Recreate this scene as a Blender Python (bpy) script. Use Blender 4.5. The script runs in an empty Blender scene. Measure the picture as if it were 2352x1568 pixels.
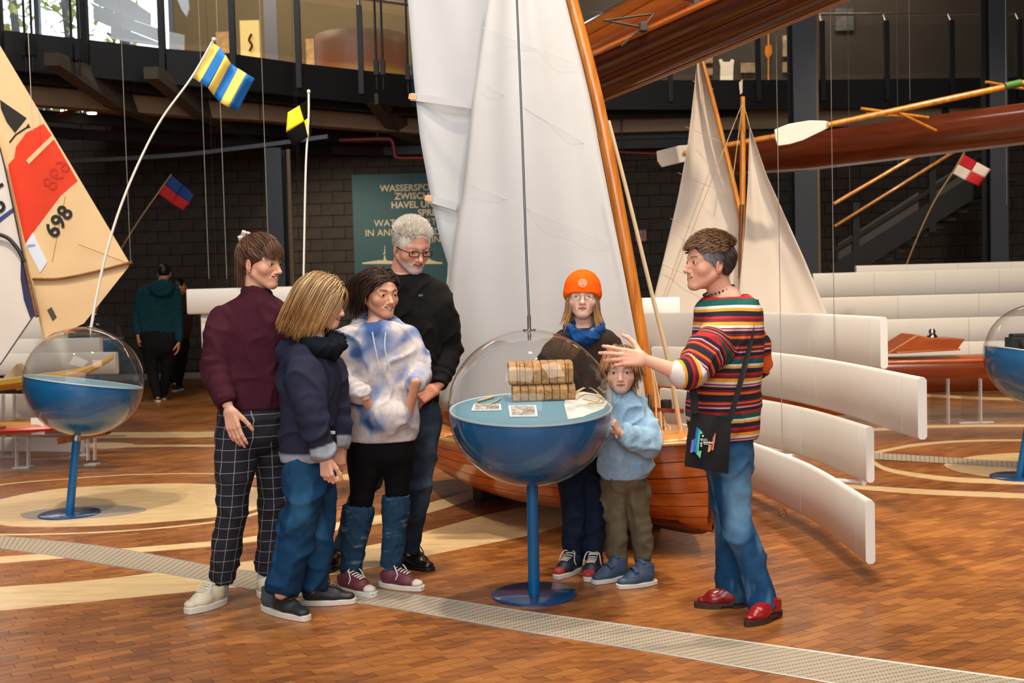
import bpy, bmesh, math, random
import numpy as np
from mathutils import Vector, Matrix, Euler
random.seed(7); RNG = np.random.default_rng(7)
S = bpy.context.scene
COL = S.collection

# ------------------------------------------------------------------ camera
F_PX, CX, CY, CAM_Z = 2680.0, 1176.0, 784.0, 1.45
cam_d = bpy.data.cameras.new('camera'); cam = bpy.data.objects.new('camera', cam_d); COL.objects.link(cam)
cam_d.sensor_width = 36.0; cam_d.lens = 36.0 * F_PX / 2352.0
cam_d.clip_start = 0.05; cam_d.clip_end = 200
CAM_M = Matrix.Rotation(math.radians(90 - 2.76), 4, 'X') @ Matrix.Rotation(math.radians(-1.5), 4, 'Z')
cam.matrix_world = Matrix.Translation((0, 0, CAM_Z)) @ CAM_M
cam_d.dof.use_dof = True; cam_d.dof.focus_distance = 5.4; cam_d.dof.aperture_fstop = 4.5
S.camera = cam
R3 = np.array(CAM_M.to_3x3())

def ray(px, py):
    return R3 @ np.array([(px - CX) / F_PX, -(py - CY) / F_PX, -1.0])
def P(px, py, Y):
    d = ray(px, py); return np.array([0, 0, CAM_Z]) + d * (Y / d[1])
def Zp(px, py, z):
    d = ray(px, py); return np.array([0, 0, CAM_Z]) + d * ((z - CAM_Z) / d[2])
def G(px, py):
    return Zp(px, py, 0.0)

# ------------------------------------------------------------------ world, lights, exposure
S.view_settings.view_transform = 'Standard'; S.view_settings.look = 'None'
S.view_settings.gamma = 1.0; S.view_settings.use_curve_mapping = False
S.view_settings.exposure = 0.0
W = bpy.data.worlds.new('world'); S.world = W; W.use_nodes = True
W.node_tree.nodes['Background'].inputs[0].default_value = (0.80, 0.90, 1.0, 1)
W.node_tree.nodes['Background'].inputs[1].default_value = 0.6
S.cycles.max_bounces = 8; S.cycles.transparent_max_bounces = 24
S.cycles.caustics_reflective = False; S.cycles.caustics_refractive = False
S.cycles.sample_clamp_indirect = 4.0

def area(name, loc, target, sx, sy, power, color):
    d = bpy.data.lights.new(name, 'AREA'); d.shape = 'RECTANGLE'; d.size = sx; d.size_y = sy
    d.energy = power; d.color = color
    o = bpy.data.objects.new(name, d); COL.objects.link(o); o.location = loc
    o.rotation_euler = (Vector(target) - Vector(loc)).to_track_quat('-Z', 'Y').to_euler()
    return o
def spot(name, loc, target, power, color, angle, blend=0.6, radius=0.12):
    d = bpy.data.lights.new(name, 'SPOT'); d.energy = power; d.color = color
    d.spot_size = math.radians(angle); d.spot_blend = blend; d.shadow_soft_size = radius
    o = bpy.data.objects.new(name, d); COL.objects.link(o); o.location = loc
    o.rotation_euler = (Vector(target) - Vector(loc)).to_track_quat('-Z', 'Y').to_euler()
    return o
WARM = (1.0, 0.83, 0.62); COOL = (0.88, 0.94, 1.0)
area('facade_daylight', (-1.5, -5.0, 4.2), (0.0, 6.0, 1.2), 9.0, 5.0, 600, (0.95, 0.98, 1.0))
area('skylight_front', (-1.6, 1.5, 7.6), (-0.2, 5.6, 0.8), 4.5, 3.0, 330, (1.0, 0.96, 0.88))
area('skylight_side', (3.6, 3.0, 7.6), (1.0, 6.5, 0.5), 3.0, 3.0, 240, (1.0, 0.93, 0.84))
spot('spot_key', (0.2, 6.0, 8.4), (0.4, 5.7, 0.0), 1500, (1.0, 0.88, 0.72), 74, 0.5, 0.18)
spot('spot_floor', (0.9, 4.6, 7.5), (1.9, 7.0, 0.0), 800, WARM, 60)
spot('spot_right', (4.2, 5.5, 7.5), (3.0, 9.5, 0.3), 1900, WARM, 70)
spot('spot_left', (-3.4, 4.5, 7.5), (-3.2, 9.0, 1.0), 1600, (1.0, 0.86, 0.68), 60)
spot('spot_sail', (-1.0, 3.5, 7.5), (0.2, 7.3, 2.4), 60, (0.97, 0.98, 1.0), 50)
spot('spot_poster', (-2.9, 17.0, 3.4), (-2.75, 19.6, 1.6), 260, WARM, 80, 0.8)
spot('spot_far_right', (5.5, 11.0, 8.0), (6.2, 14.4, 0.8), 1500, WARM, 70)
spot('spot_left_back', (-3.6, 9.0, 8.2), (-4.3, 11.6, 0.6), 1100, (1.0, 0.92, 0.8), 60)
area('gallery_front_fill', (-4.4, 14.0, 7.6), (-5.2, 18.2, 5.4), 3.0, 1.0, 130, COOL)  # added fill light without a fitting, brightens the white gallery fins

# ------------------------------------------------------------------ object helpers
def empty(name, loc, label, cat, group=None):
    o = bpy.data.objects.new(name, None); COL.objects.link(o); o.location = [float(v) for v in loc]
    o.empty_display_size = 0.1
    o['label'] = label; o['category'] = cat
    if group: o['group'] = group
    return o
def tag(o, label, cat, group=None):
    o['label'] = label; o['category'] = cat
    if group: o['group'] = group
    return o
def origin_of(o):
    v = np.zeros(3)
    while o is not None:
        v += np.array(o.location); o = o.parent
    return v
def mesh_np(name, V, Fq, smooth=True, Ft=None):
    """numpy verts + quads (N,4) and/or triangles (M,3) -> mesh"""
    me = bpy.data.meshes.new(name)
    V = np.asarray(V, np.float32)
    nq = 0 if Fq is None else len(Fq); nt = 0 if Ft is None else len(Ft)
    me.vertices.add(len(V)); me.vertices.foreach_set('co', V.ravel())
    idx = []; starts = []; tot = 0
    if nq: idx.append(np.asarray(Fq).ravel()); starts.append(np.arange(nq) * 4); tot = nq * 4
    if nt: idx.append(np.asarray(Ft).ravel()); starts.append(tot + np.arange(nt) * 3); tot += nt * 3
    me.loops.add(tot); me.loops.foreach_set('vertex_index', np.concatenate(idx).astype(np.int32))
    me.polygons.add(nq + nt); me.polygons.foreach_set('loop_start', np.concatenate(starts).astype(np.int32))
    me.polygons.foreach_set('use_smooth', np.full(nq + nt, bool(smooth)))
    me.update(calc_edges=True); me.validate()
    return me
def set_col(me, C, name='Col'):
    a = me.color_attributes.new(name, 'FLOAT_COLOR', 'POINT')
    C = np.asarray(C, np.float32)
    if C.shape[1] == 3: C = np.concatenate([C, np.ones((len(C), 1), np.float32)], 1)
    a.data.foreach_set('color', C.ravel())
def set_f(me, vals, name):
    a = me.attributes.new(name, 'FLOAT', 'POINT'); a.data.foreach_set('value', np.asarray(vals, np.float32))
def link(name, me, mat, parent=None, kind=None):
    o = bpy.data.objects.new(name, me); COL.objects.link(o)
    if mat is not None and len(me.materials) == 0: me.materials.append(mat)
    if parent is not None: o.parent = parent
    if kind: o['kind'] = kind
    return o

class MB:
    """collects polygons in world space; build() makes ONE mesh object"""
    def __init__(s): s.v = []; s.f = []
    def add(s, V, Fs):
        b = len(s.v); s.v += [tuple(map(float, p)) for p in V]; s.f += [tuple(b + i for i in f) for f in Fs]; return s
    def box(s, c, size, M=None):
        hx, hy, hz = [q / 2 for q in size]
        V = [(x, y, z) for x in (-hx, hx) for y in (-hy, hy) for z in (-hz, hz)]
        if M is not None: V = [np.array(M) @ np.array(p) for p in V]
        V = [np.array(c) + np.array(p) for p in V]
        return s.add(V, [(0, 1, 3, 2), (4, 6, 7, 5), (0, 4, 5, 1), (2, 3, 7, 6), (0, 2, 6, 4), (1, 5, 7, 3)])
    def beam(s, a, b, w, h, up=(0, 0, 1)):
        a = np.array(a, float); b = np.array(b, float); d = b - a; d /= np.linalg.norm(d)
        x = np.cross(d, up); x /= np.linalg.norm(x); u = np.cross(x, d)
        V = [p + x * i * w / 2 + u * j * h / 2 for p in (a, b) for i, j in ((-1, -1), (1, -1), (1, 1), (-1, 1))]
        return s.add(V, [(3, 2, 1, 0), (4, 5, 6, 7), (0, 1, 5, 4), (1, 2, 6, 5), (2, 3, 7, 6), (3, 0, 4, 7)])
    def tube(s, pts, r, n=10, cap=True, flat=1.0):
        pts = np.array(pts, float); m = len(pts); r = np.broadcast_to(np.array(r, float), (m,))
        T = np.gradient(pts, axis=0); T /= np.linalg.norm(T, axis=1)[:, None] + 1e-12
        u = np.cross(T[0], (0, 0, 1.0))
        if np.linalg.norm(u) < 1e-3: u = np.cross(T[0], (0, 1.0, 0))
        V = []
        for i in range(m):
            u = u - T[i] * np.dot(u, T[i]); u /= np.linalg.norm(u) + 1e-12; w = np.cross(T[i], u)
            for k in range(n):
                a = 2 * math.pi * k / n
                V.append(pts[i] + r[i] * (math.cos(a) * u + flat * math.sin(a) * w))
        Fs = [(i * n + k, i * n + (k + 1) % n, (i + 1) * n + (k + 1) % n, (i + 1) * n + k) for i in range(m - 1) for k in range(n)]
        if cap: Fs += [tuple(range(n - 1, -1, -1)), tuple((m - 1) * n + k for k in range(n))]
        return s.add(V, Fs)
    def lathe(s, prof, n=32, M=None, c=(0, 0, 0)):
        V = []
        for r, z in prof:
            for k in range(n):
                a = 2 * math.pi * k / n; V.append((r * math.cos(a), r * math.sin(a), z))
        if M is not None: V = [np.array(M) @ np.array(p) for p in V]
        V = [np.array(c) + np.array(p) for p in V]
        m = len(prof)
        return s.add(V, [(i * n + k, i * n + (k + 1) % n, (i + 1) * n + (k + 1) % n, (i + 1) * n + k) for i in range(m - 1) for k in range(n)])
    def prism(s, poly, off):
        """poly: 3-D points of a flat polygon; off: extrusion vector"""
        n = len(poly); V = [np.array(p, float) for p in poly]; V += [p + np.array(off, float) for p in V]
        return s.add(V, [tuple(range(n)), tuple(range(2 * n - 1, n - 1, -1))] + [(i, n + i, n + (i + 1) % n, (i + 1) % n) for i in range(n)])
    def grid(s, pts, closed=False):
        """pts: [rows][cols] points"""
        r = len(pts); c = len(pts[0]); V = [p for row in pts for p in row]
        return s.add(V, [(i * c + j, i * c + j + 1, (i + 1) * c + j + 1, (i + 1) * c + j) for i in range(r - 1) for j in range(c - 1)])
    def build(s, name, mat, parent=None, smooth=False, kind=None, bevel=0, solid=0, fix=True):
        o0 = origin_of(parent)
        me = bpy.data.meshes.new(name)
        me.from_pydata([tuple(np.array(p) - o0) for p in s.v], [], s.f)
        if fix:
            bm = bmesh.new(); bm.from_mesh(me); bmesh.ops.recalc_face_normals(bm, faces=bm.faces); bm.to_mesh(me); bm.free()
        if smooth: me.polygons.foreach_set('use_smooth', np.ones(len(me.polygons), bool))
        me.update()
        o = link(name, me, mat, parent, kind)
        if bevel:
            m = o.modifiers.new('bevel', 'BEVEL'); m.width = bevel; m.segments = 2; m.limit_method = 'ANGLE'; m.angle_limit = 0.6
        if solid:
            m = o.modifiers.new('solid', 'SOLIDIFY'); m.thickness = solid; m.offset = 0
        if smooth and len(me.polygons):
            try: me.set_sharp_from_angle(angle=math.radians(50))
            except Exception: pass
        return o

# ------------------------------------------------------------------ materials
MATS = {}
def srgb(r, g, b):
    return tuple(((c / 255) / 12.92 if c / 255 <= 0.04045 else ((c / 255 + 0.055) / 1.055) ** 2.4) for c in (r, g, b))
def nmat(name):
    m = bpy.data.materials.new(name); m.use_nodes = True; nt = m.node_tree
    b = nt.nodes['Principled BSDF']; return m, nt, b
def mat(name, rgb, rough=0.5, metal=0.0, var=0.0, scale=20.0, bump=0.0, bscale=None, spec=None, stretch=None, coat=0.0, sss=0.0, rgb2=None):
    if name in MATS: return MATS[name]
    m, nt, b = nmat(name); N = nt.nodes; L = nt.links
    c = srgb(*rgb); b.inputs['Roughness'].default_value = rough; b.inputs['Metallic'].default_value = metal
    b.inputs['Base Color'].default_value = (*c, 1)
    if spec is not None: b.inputs['Specular IOR Level'].default_value = spec
    if coat: b.inputs['Coat Weight'].default_value = coat; b.inputs['Coat Roughness'].default_value = 0.08
    if sss: b.inputs['Subsurface Weight'].default_value = sss; b.inputs['Subsurface Radius'].default_value = (0.01, 0.004, 0.002)
    if var or bump or rgb2:
        tc = N.new('ShaderNodeTexCoord'); mp = N.new('ShaderNodeMapping'); L.new(tc.outputs['Object'], mp.inputs[0])
        if stretch: mp.inputs['Scale'].default_value = stretch
        nz = N.new('ShaderNodeTexNoise'); nz.inputs['Scale'].default_value = scale; nz.inputs['Detail'].default_value = 5
        L.new(mp.outputs[0], nz.inputs['Vector'])
        if var or rgb2:
            cr = N.new('ShaderNodeValToRGB')
            c2 = srgb(*rgb2) if rgb2 else tuple(min(1, q * (1 + var)) for q in c)
            c1 = c if rgb2 else tuple(q * (1 - var) for q in c)
            cr.color_ramp.elements[0].position = 0.32; cr.color_ramp.elements[1].position = 0.68
            cr.color_ramp.elements[0].color = (*c1, 1); cr.color_ramp.elements[1].color = (*c2, 1)
            L.new(nz.outputs[0], cr.inputs[0]); L.new(cr.outputs[0], b.inputs['Base Color'])
        if bump:
            n2 = N.new('ShaderNodeTexNoise'); n2.inputs['Scale'].default_value = bscale or scale; n2.inputs['Detail'].default_value = 4
            L.new(mp.outputs[0], n2.inputs['Vector'])
            bp = N.new('ShaderNodeBump'); bp.inputs['Strength'].default_value = bump; bp.inputs['Distance'].default_value = 0.01
            L.new(n2.outputs[0], bp.inputs['Height']); L.new(bp.outputs[0], b.inputs['Normal'])
    MATS[name] = m; return m
def vmat(name, rough=0.5, bump=0.0, bscale=400, sss=0.0, var=0.0, vscale=30, spec=None, stretch=None, coat=0.0):
    """colour from the vertex colour attribute"""
    if name in MATS: return MATS[name]
    m, nt, b = nmat(name); N = nt.nodes; L = nt.links
    a = N.new('ShaderNodeVertexColor'); a.layer_name = 'Col'
    out = a.outputs['Color']; b.inputs['Roughness'].default_value = rough
    if spec is not None: b.inputs['Specular IOR Level'].default_value = spec
    if coat: b.inputs['Coat Weight'].default_value = coat
    if sss: b.inputs['Subsurface Weight'].default_value = sss; b.inputs['Subsurface Radius'].default_value = (0.01, 0.004, 0.002)
    tc = N.new('ShaderNodeTexCoord'); mp = N.new('ShaderNodeMapping'); L.new(tc.outputs['Object'], mp.inputs[0])
    if stretch: mp.inputs['Scale'].default_value = stretch
    if var:
        nz = N.new('ShaderNodeTexNoise'); nz.inputs['Scale'].default_value = vscale; nz.inputs['Detail'].default_value = 4
        L.new(mp.outputs[0], nz.inputs['Vector'])
        mr = N.new('ShaderNodeMapRange'); mr.inputs[1].default_value = 0.3; mr.inputs[2].default_value = 0.7
        mr.inputs[3].default_value = 1 - var; mr.inputs[4].default_value = 1 + var
        L.new(nz.outputs[0], mr.inputs[0])
        vm = N.new('ShaderNodeVectorMath'); vm.operation = 'SCALE'
        L.new(out, vm.inputs[0]); L.new(mr.outputs[0], vm.inputs['Scale']); out = vm.outputs[0]
    L.new(out, b.inputs['Base Color'])
    if bump:
        n2 = N.new('ShaderNodeTexNoise'); n2.inputs['Scale'].default_value = bscale; n2.inputs['Detail'].default_value = 3
        L.new(mp.outputs[0], n2.inputs['Vector'])
        bp = N.new('ShaderNodeBump'); bp.inputs['Strength'].default_value = bump; bp.inputs['Distance'].default_value = 0.004
        L.new(n2.outputs[0], bp.inputs['Height']); L.new(bp.outputs[0], b.inputs['Normal'])
    MATS[name] = m; return m
def glass(name, tint=(1, 1, 1), fres=1.45, rough=0.0, haze=0.0):
    """thin clear sheet: fresnel reflection over a see-through body"""
    if name in MATS: return MATS[name]
    m, nt, b = nmat(name); N = nt.nodes; L = nt.links; N.remove(b)
    t = N.new('ShaderNodeBsdfTransparent'); t.inputs[0].default_value = (*tint, 1)
    g = N.new('ShaderNodeBsdfGlossy'); g.inputs['Roughness'].default_value = rough
    lw = N.new('ShaderNodeLayerWeight'); lw.inputs[0].default_value = 0.5
    pw = N.new('ShaderNodeMath'); pw.operation = 'POWER'; pw.inputs[1].default_value = 3.0; L.new(lw.outputs['Facing'], pw.inputs[0])
    fr = N.new('ShaderNodeMath'); fr.operation = 'MULTIPLY_ADD'; fr.inputs[1].default_value = 0.75; fr.inputs[2].default_value = ((fres - 1) / (fres + 1)) ** 2; L.new(pw.outputs[0], fr.inputs[0])
    mx = N.new('ShaderNodeMixShader'); L.new(fr.outputs[0], mx.inputs[0]); L.new(t.outputs[0], mx.inputs[1]); L.new(g.outputs[0], mx.inputs[2])
    out = mx.outputs[0]
    if haze:
        d = N.new('ShaderNodeBsdfDiffuse'); d.inputs[0].default_value = (0.9, 0.92, 0.95, 1)
        m2 = N.new('ShaderNodeMixShader'); m2.inputs[0].default_value = haze
        L.new(out, m2.inputs[1]); L.new(d.outputs[0], m2.inputs[2]); out = m2.outputs[0]
    L.new(out, N['Material Output'].inputs[0]); MATS[name] = m; return m
def emit(name, rgb, strength):
    m, nt, b = nmat(name); c = srgb(*rgb)
    b.inputs['Base Color'].default_value = (*c, 1); b.inputs['Emission Color'].default_value = (*c, 1); b.inputs['Emission Strength'].default_value = strength
    return m
def wood(name, dark, light, scale=6.0, stretch=(1, 8, 8), rough=0.25, coat=0.3, bump=0.05):
    if name in MATS: return MATS[name]
    m, nt, b = nmat(name); N = nt.nodes; L = nt.links
    tc = N.new('ShaderNodeTexCoord'); mp = N.new('ShaderNodeMapping'); mp.inputs['Scale'].default_value = stretch
    L.new(tc.outputs['Object'], mp.inputs[0])
    nz = N.new('ShaderNodeTexNoise'); nz.inputs['Scale'].default_value = scale; nz.inputs['Detail'].default_value = 6; nz.inputs['Distortion'].default_value = 0.6
    L.new(mp.outputs[0], nz.inputs['Vector'])
    cr = N.new('ShaderNodeValToRGB'); cr.color_ramp.elements[0].position = 0.3; cr.color_ramp.elements[1].position = 0.72
    cr.color_ramp.elements[0].color = (*srgb(*dark), 1); cr.color_ramp.elements[1].color = (*srgb(*light), 1)
    L.new(nz.outputs[0], cr.inputs[0]); L.new(cr.outputs[0], b.inputs['Base Color'])
    b.inputs['Roughness'].default_value = rough; b.inputs['Coat Weight'].default_value = coat; b.inputs['Coat Roughness'].default_value = 0.1
    if bump:
        bp = N.new('ShaderNodeBump'); bp.inputs['Strength'].default_value = bump; bp.inputs['Distance'].default_value = 0.004
        L.new(nz.outputs[0], bp.inputs['Height']); L.new(bp.outputs[0], b.inputs['Normal'])
    MATS[name] = m; return m

def text_mesh(body, size, align='LEFT', bold=0.0, extrude=0.002, space=1.0):
    cu = bpy.data.curves.new('lettering', 'FONT'); cu.body = body; cu.size = size; cu.align_x = align
    cu.offset = bold; cu.extrude = extrude; cu.space_character = space; cu.resolution_u = 3
    o = bpy.data.objects.new('tmp_text', cu); COL.objects.link(o)
    dg = bpy.context.evaluated_depsgraph_get(); dg.update()
    me = bpy.data.meshes.new_from_object(o.evaluated_get(dg))
    bpy.data.objects.remove(o); bpy.data.curves.remove(cu)
    return me
def place_mesh(name, me, M, m, parent):
    """M: 4x4 world matrix applied to the mesh, stored relative to the parent's root"""
    me.transform(Matrix.Translation(-Vector(origin_of(parent))) @ M)
    me.materials.clear(); me.materials.append(m)
    return link(name, me, None, parent)
def lerp(a, b, t): return np.array(a, float) * (1 - t) + np.array(b, float) * t
def resample(pts, n):
    pts = np.array(pts, float); d = np.r_[0, np.cumsum(np.linalg.norm(np.diff(pts, axis=0), axis=1))]
    t = np.linspace(0, d[-1], n); return np.stack([np.interp(t, d, pts[:, k]) for k in range(pts.shape[1])], 1)
def smooth_path(pts, n):
    """Catmull-Rom through points"""
    pts = np.array(pts, float); q = np.vstack([2 * pts[0] - pts[1], pts, 2 * pts[-1] - pts[-2]]); out = []
    m = len(pts) - 1
    for s in np.linspace(0, m, n):
        i = min(int(s), m - 1); t = s - i; a, b, c, d = q[i], q[i + 1], q[i + 2], q[i + 3]
        out.append(0.5 * (2 * b + (c - a) * t + (2 * a - 5 * b + 4 * c - d) * t ** 2 + (3 * b - a - 3 * c + d) * t ** 3))
    return np.array(out)
# ================================================================== SETTING
def strip(name, top, bot, m, n=40, z=0.0015, label=None, parent=None, kind='structure', ground=True, thick=0.003):
    a = resample(smooth_path([G(*p) for p in top], 60), n); b = resample(smooth_path([G(*p) for p in bot], 60), n)
    a[:, 2] = z; b[:, 2] = z
    mb = MB()
    lo = np.array([0, 0, thick])
    V = list(a) + list(b) + list(a - lo) + list(b - lo); Fs = []
    for i in range(n - 1):
        Fs += [(i, i + 1, n + i + 1, n + i), (2 * n + i, 3 * n + i, 3 * n + i + 1, 2 * n + i + 1),
               (i, 2 * n + i, 2 * n + i + 1, i + 1), (n + i, n + i + 1, 3 * n + i + 1, 3 * n + i)]
    Fs += [(0, n, 3 * n, 2 * n), (n - 1, 3 * n - 1, 4 * n - 1, 2 * n - 1)]
    mb.add(V, Fs); return mb.build(name, m, parent, kind=kind)
def disc_px(name, pts, m, z=0.0014, kind='structure'):
    q = smooth_path([G(*p) for p in pts] + [G(*pts[0])], 64)[:-1]; q[:, 2] = z
    return MB().prism(q, (0, 0, -0.003)).build(name, m, kind=kind)

# ---- floor material family: oiled hardwood blocks
def plank_material(name, src):
    m, nt, b = nmat(name); N = nt.nodes; L = nt.links
    if src == 'object':
        oi = N.new('ShaderNodeObjectInfo'); rnd = oi.outputs['Random']
        tc = N.new('ShaderNodeNewGeometry'); pos = tc.outputs['Position']
    else:
        at = N.new('ShaderNodeAttribute'); at.attribute_name = 'rnd'; rnd = at.outputs['Fac']
        tc = N.new('ShaderNodeNewGeometry'); pos = tc.outputs['Position']
    if src == 'far':
        mp0 = N.new('ShaderNodeMapping'); mp0.inputs['Rotation'].default_value = (0, 0, math.radians(-35)); L.new(pos, mp0.inputs[0])
        br = N.new('ShaderNodeTexBrick'); br.inputs['Scale'].default_value = 1.0; br.inputs['Brick Width'].default_value = 0.155; br.inputs['Row Height'].default_value = 0.056
        br.inputs['Mortar Size'].default_value = 0.0015; br.inputs['Color1'].default_value = (0, 0, 0, 1); br.inputs['Color2'].default_value = (1, 1, 1, 1); br.inputs['Mortar'].default_value = (0.0, 0.0, 0.0, 1)
        L.new(mp0.outputs[0], br.inputs[0]); rnd = br.outputs['Color']
    mp = N.new('ShaderNodeMapping'); mp.inputs['Rotation'].default_value = (0, 0, math.radians(-35)); mp.inputs['Scale'].default_value = (1.0, 7.0, 1)
    L.new(pos, mp.inputs[0])
    nz = N.new('ShaderNodeTexNoise'); nz.inputs['Scale'].default_value = 5; nz.inputs['Detail'].default_value = 6; L.new(mp.outputs[0], nz.inputs['Vector'])
    big = N.new('ShaderNodeTexNoise'); big.inputs['Scale'].default_value = 1.1; big.inputs['Detail'].default_value = 5; L.new(pos, big.inputs['Vector'])
    a1 = N.new('ShaderNodeMath'); a1.operation = 'MULTIPLY_ADD'; L.new(rnd, a1.inputs[0]); a1.inputs[1].default_value = 0.22
    m1 = N.new('ShaderNodeMath'); m1.operation = 'MULTIPLY_ADD'; L.new(nz.outputs[0], m1.inputs[0]); m1.inputs[1].default_value = 0.55
    m2 = N.new('ShaderNodeMath'); m2.operation = 'MULTIPLY_ADD'; L.new(big.outputs[0], m2.inputs[0]); m2.inputs[1].default_value = 0.75; m2.inputs[2].default_value = -0.34
    L.new(m2.outputs[0], m1.inputs[2]); L.new(m1.outputs[0], a1.inputs[2])
    cr = N.new('ShaderNodeValToRGB'); e = cr.color_ramp.elements
    e[0].position = 0.12; e[0].color = (*srgb(78, 44, 20), 1); e[1].position = 0.85; e[1].color = (*srgb(204, 142, 78), 1)
    x = e.new(0.38); x.color = (*srgb(138, 82, 38), 1); x = e.new(0.6); x.color = (*srgb(170, 108, 52), 1)
    L.new(a1.outputs[0], cr.inputs[0]); L.new(cr.outputs[0], b.inputs['Base Color'])
    mr = N.new('ShaderNodeMapRange'); mr.inputs[3].default_value = 0.28; mr.inputs[4].default_value = 0.45; L.new(nz.outputs[0], mr.inputs[0]); L.new(mr.outputs[0], b.inputs['Roughness'])
    b.inputs['Coat Weight'].default_value = 0.15; b.inputs['Coat Roughness'].default_value = 0.22
    bp = N.new('ShaderNodeBump'); bp.inputs['Strength'].default_value = 0.06; bp.inputs['Distance'].default_value = 0.003; L.new(nz.outputs[0], bp.inputs['Height']); L.new(bp.outputs[0], b.inputs['Normal'])
    return m
M_PL_OBJ = plank_material('floor_block_wood', 'object'); M_PL_ST = plank_material('floor_block_wood_joined', 'attr'); M_FAR = plank_material('floor_far_wood', 'far')
M_DARKJ = mat('floor_joint', (46, 26, 12), 0.7)

floor = MB().box((1.5, 7.0, -0.06), (36, 44, 0.10)).build('floor', M_DARKJ, kind='structure')
# planks: rotated lattice inside the camera's ground view up to Y = 9
PLW, PLL, ANG = 0.056, 0.155, math.radians(35)
ca, sa = math.cos(ANG), math.sin(ANG)
cells = []
for r in range(-190, 340):
    off = (r * 0.618) % 1.0 * PLL
    for c in range(-110, 110):
        u = c * PLL + off; v = r * PLW
        x = ca * u - sa * v; y = sa * u + ca * v
        if 3.35 < y < 9.0 and abs(x) < 0.50 * y + 0.35: cells.append((x, y))
cells.sort(key=lambda p: p[1] + 0.10 * abs(p[0]))
vis = [p for p in cells if abs(p[0]) < 0.445 * p[1] + 0.05 and p[1] > 4.25 - 0.0]
near = set(vis[:300])
rot = np.array([[ca, -sa, 0], [sa, ca, 0], [0, 0, 1]])
pm = MB().box((0, 0, -0.0075), (PLL - 0.002, PLW - 0.002, 0.015), rot)
pme = None
stV = []; stF = []; stR = []
base = np.array(MB().box((0, 0, -0.0075), (PLL - 0.002, PLW - 0.002, 0.015), rot).v)
bf = np.array([(0, 1, 3, 2), (4, 6, 7, 5), (0, 4, 5, 1), (2, 3, 7, 6), (0, 2, 6, 4), (1, 5, 7, 3)])
for (x, y) in cells:
    dz = random.uniform(-0.0006, 0.0)
    if (x, y) in near:
        if pme is None:
            o = pm.build('plank', M_PL_OBJ, floor); pme = o.data
            o0 = origin_of(floor)
        else:
            o = bpy.data.objects.new('plank', pme); COL.objects.link(o); o.parent = floor
        o.location = (x, y, dz)
    else:
        stF.append(bf + len(stV) * 8); stV.append(base + np.array([x, y, dz])); stR.append(np.full(8, random.random()))
me = mesh_np('planks_joined', np.concatenate(stV), np.concatenate(stF), smooth=False); set_f(me, np.concatenate(stR), 'rnd')
link('planks_joined', me, M_PL_ST, floor, kind='stuff')
MB().add([(-22, 8.7, -0.0012), (24, 8.7, -0.0012), (24, 28, -0.0012), (-22, 28, -0.0012)], [(0, 1, 2, 3)]).build('floor_far', M_FAR, floor)
MB().add([(-22, -12, -0.0012), (24, -12, -0.0012), (24, 3.4, -0.0012), (-22, 3.4, -0.0012)], [(0, 1, 2, 3)]).build('floor_entrance', M_FAR, floor)

# ---- pale inlays
M_PALE = wood('pale_inlay_wood', (214, 178, 124), (240, 210, 162), 4, (1, 6, 1), 0.3, 0.2, 0.02)
M_GREYIN = mat('grey_inlay', (150, 138, 124), 0.35, var=0.1, scale=8)
strip('trim_1', [(-40, 1351), (204, 1333), (357, 1315), (561, 1290), (740, 1269), (883, 1246), (1020, 1209), (1145, 1176), (1290, 1150)],
      [(-40, 1406), (255, 1376), (459, 1356), (638, 1338), (867, 1302), (1000, 1272), (1210, 1230), (1300, 1204), (1400, 1185)], M_PALE)
strip('trim_2', [(-40, 1281), (245, 1262), (510, 1241), (597, 1229), (735, 1206), (883, 1181), (1000, 1151), (1090, 1125)],
      [(-40, 1296), (306, 1269), (490, 1254), (597, 1242), (740, 1222), (883, 1201), (1010, 1171), (1100, 1140)], M_PALE)
disc_px('trim_3', [(-90, 1182), (0, 1147), (153, 1121), (408, 1110), (597, 1121), (650, 1138), (602, 1165), (510, 1185), (306, 1203), (102, 1210), (0, 1205)], M_PALE)
disc_px('trim_4', [(45, 1180), (110, 1169), (250, 1160), (325, 1166), (330, 1175), (250, 1187), (130, 1194), (60, 1191)], M_GREYIN, z=0.0026)
ring = [(-210, 1185), (-90, 1132), (0, 1112), (153, 1099), (306, 1089), (500, 1087), (610, 1096), (700, 1120), (705, 1140), (597, 1180), (485, 1202), (255, 1223), (0, 1230), (-150, 1222)]
q = smooth_path([G(*p) for p in ring] + [G(*ring[0])], 90); cq = q.mean(0)
inn = cq + (q - cq) * 0.958
mb = MB()
for i in range(len(q) - 1):
    qq = [q[i], q[i + 1], inn[i + 1], inn[i]]
    mb.add([(p[0], p[1], 0.0015) for p in qq], [(0, 1, 2, 3)])
mb.build('trim_5', M_PALE, kind='structure', fix=False)
strip('trim_6', [(200, 993), (480, 991), (800, 985), (1000, 978)], [(200, 1005), (480, 1003), (800, 996), (1000, 988)], M_PALE)
strip('trim_7', [(240, 1022), (480, 1021), (800, 1026), (960, 1030)], [(240, 1027), (480, 1025), (800, 1031), (960, 1035)], M_PALE)
disc_px('trim_8', [(180, 1022), (215, 1017), (260, 1016), (303, 1019), (306, 1023), (270, 1028), (215, 1029)], M_PALE)
disc_px('trim_9', [(765, 1096), (800, 1088), (850, 1087), (884, 1092), (884, 1098), (850, 1104), (800, 1103)], M_PALE)
strip('trim_10', [(1990, 1045), (2005, 1038), (2040, 1030), (2110, 1018), (2230, 1010), (2420, 1008)], [(2000, 1047), (2012, 1043), (2045, 1035), (2112, 1023), (2230, 1014), (2420, 1012)], M_PALE)
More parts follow.
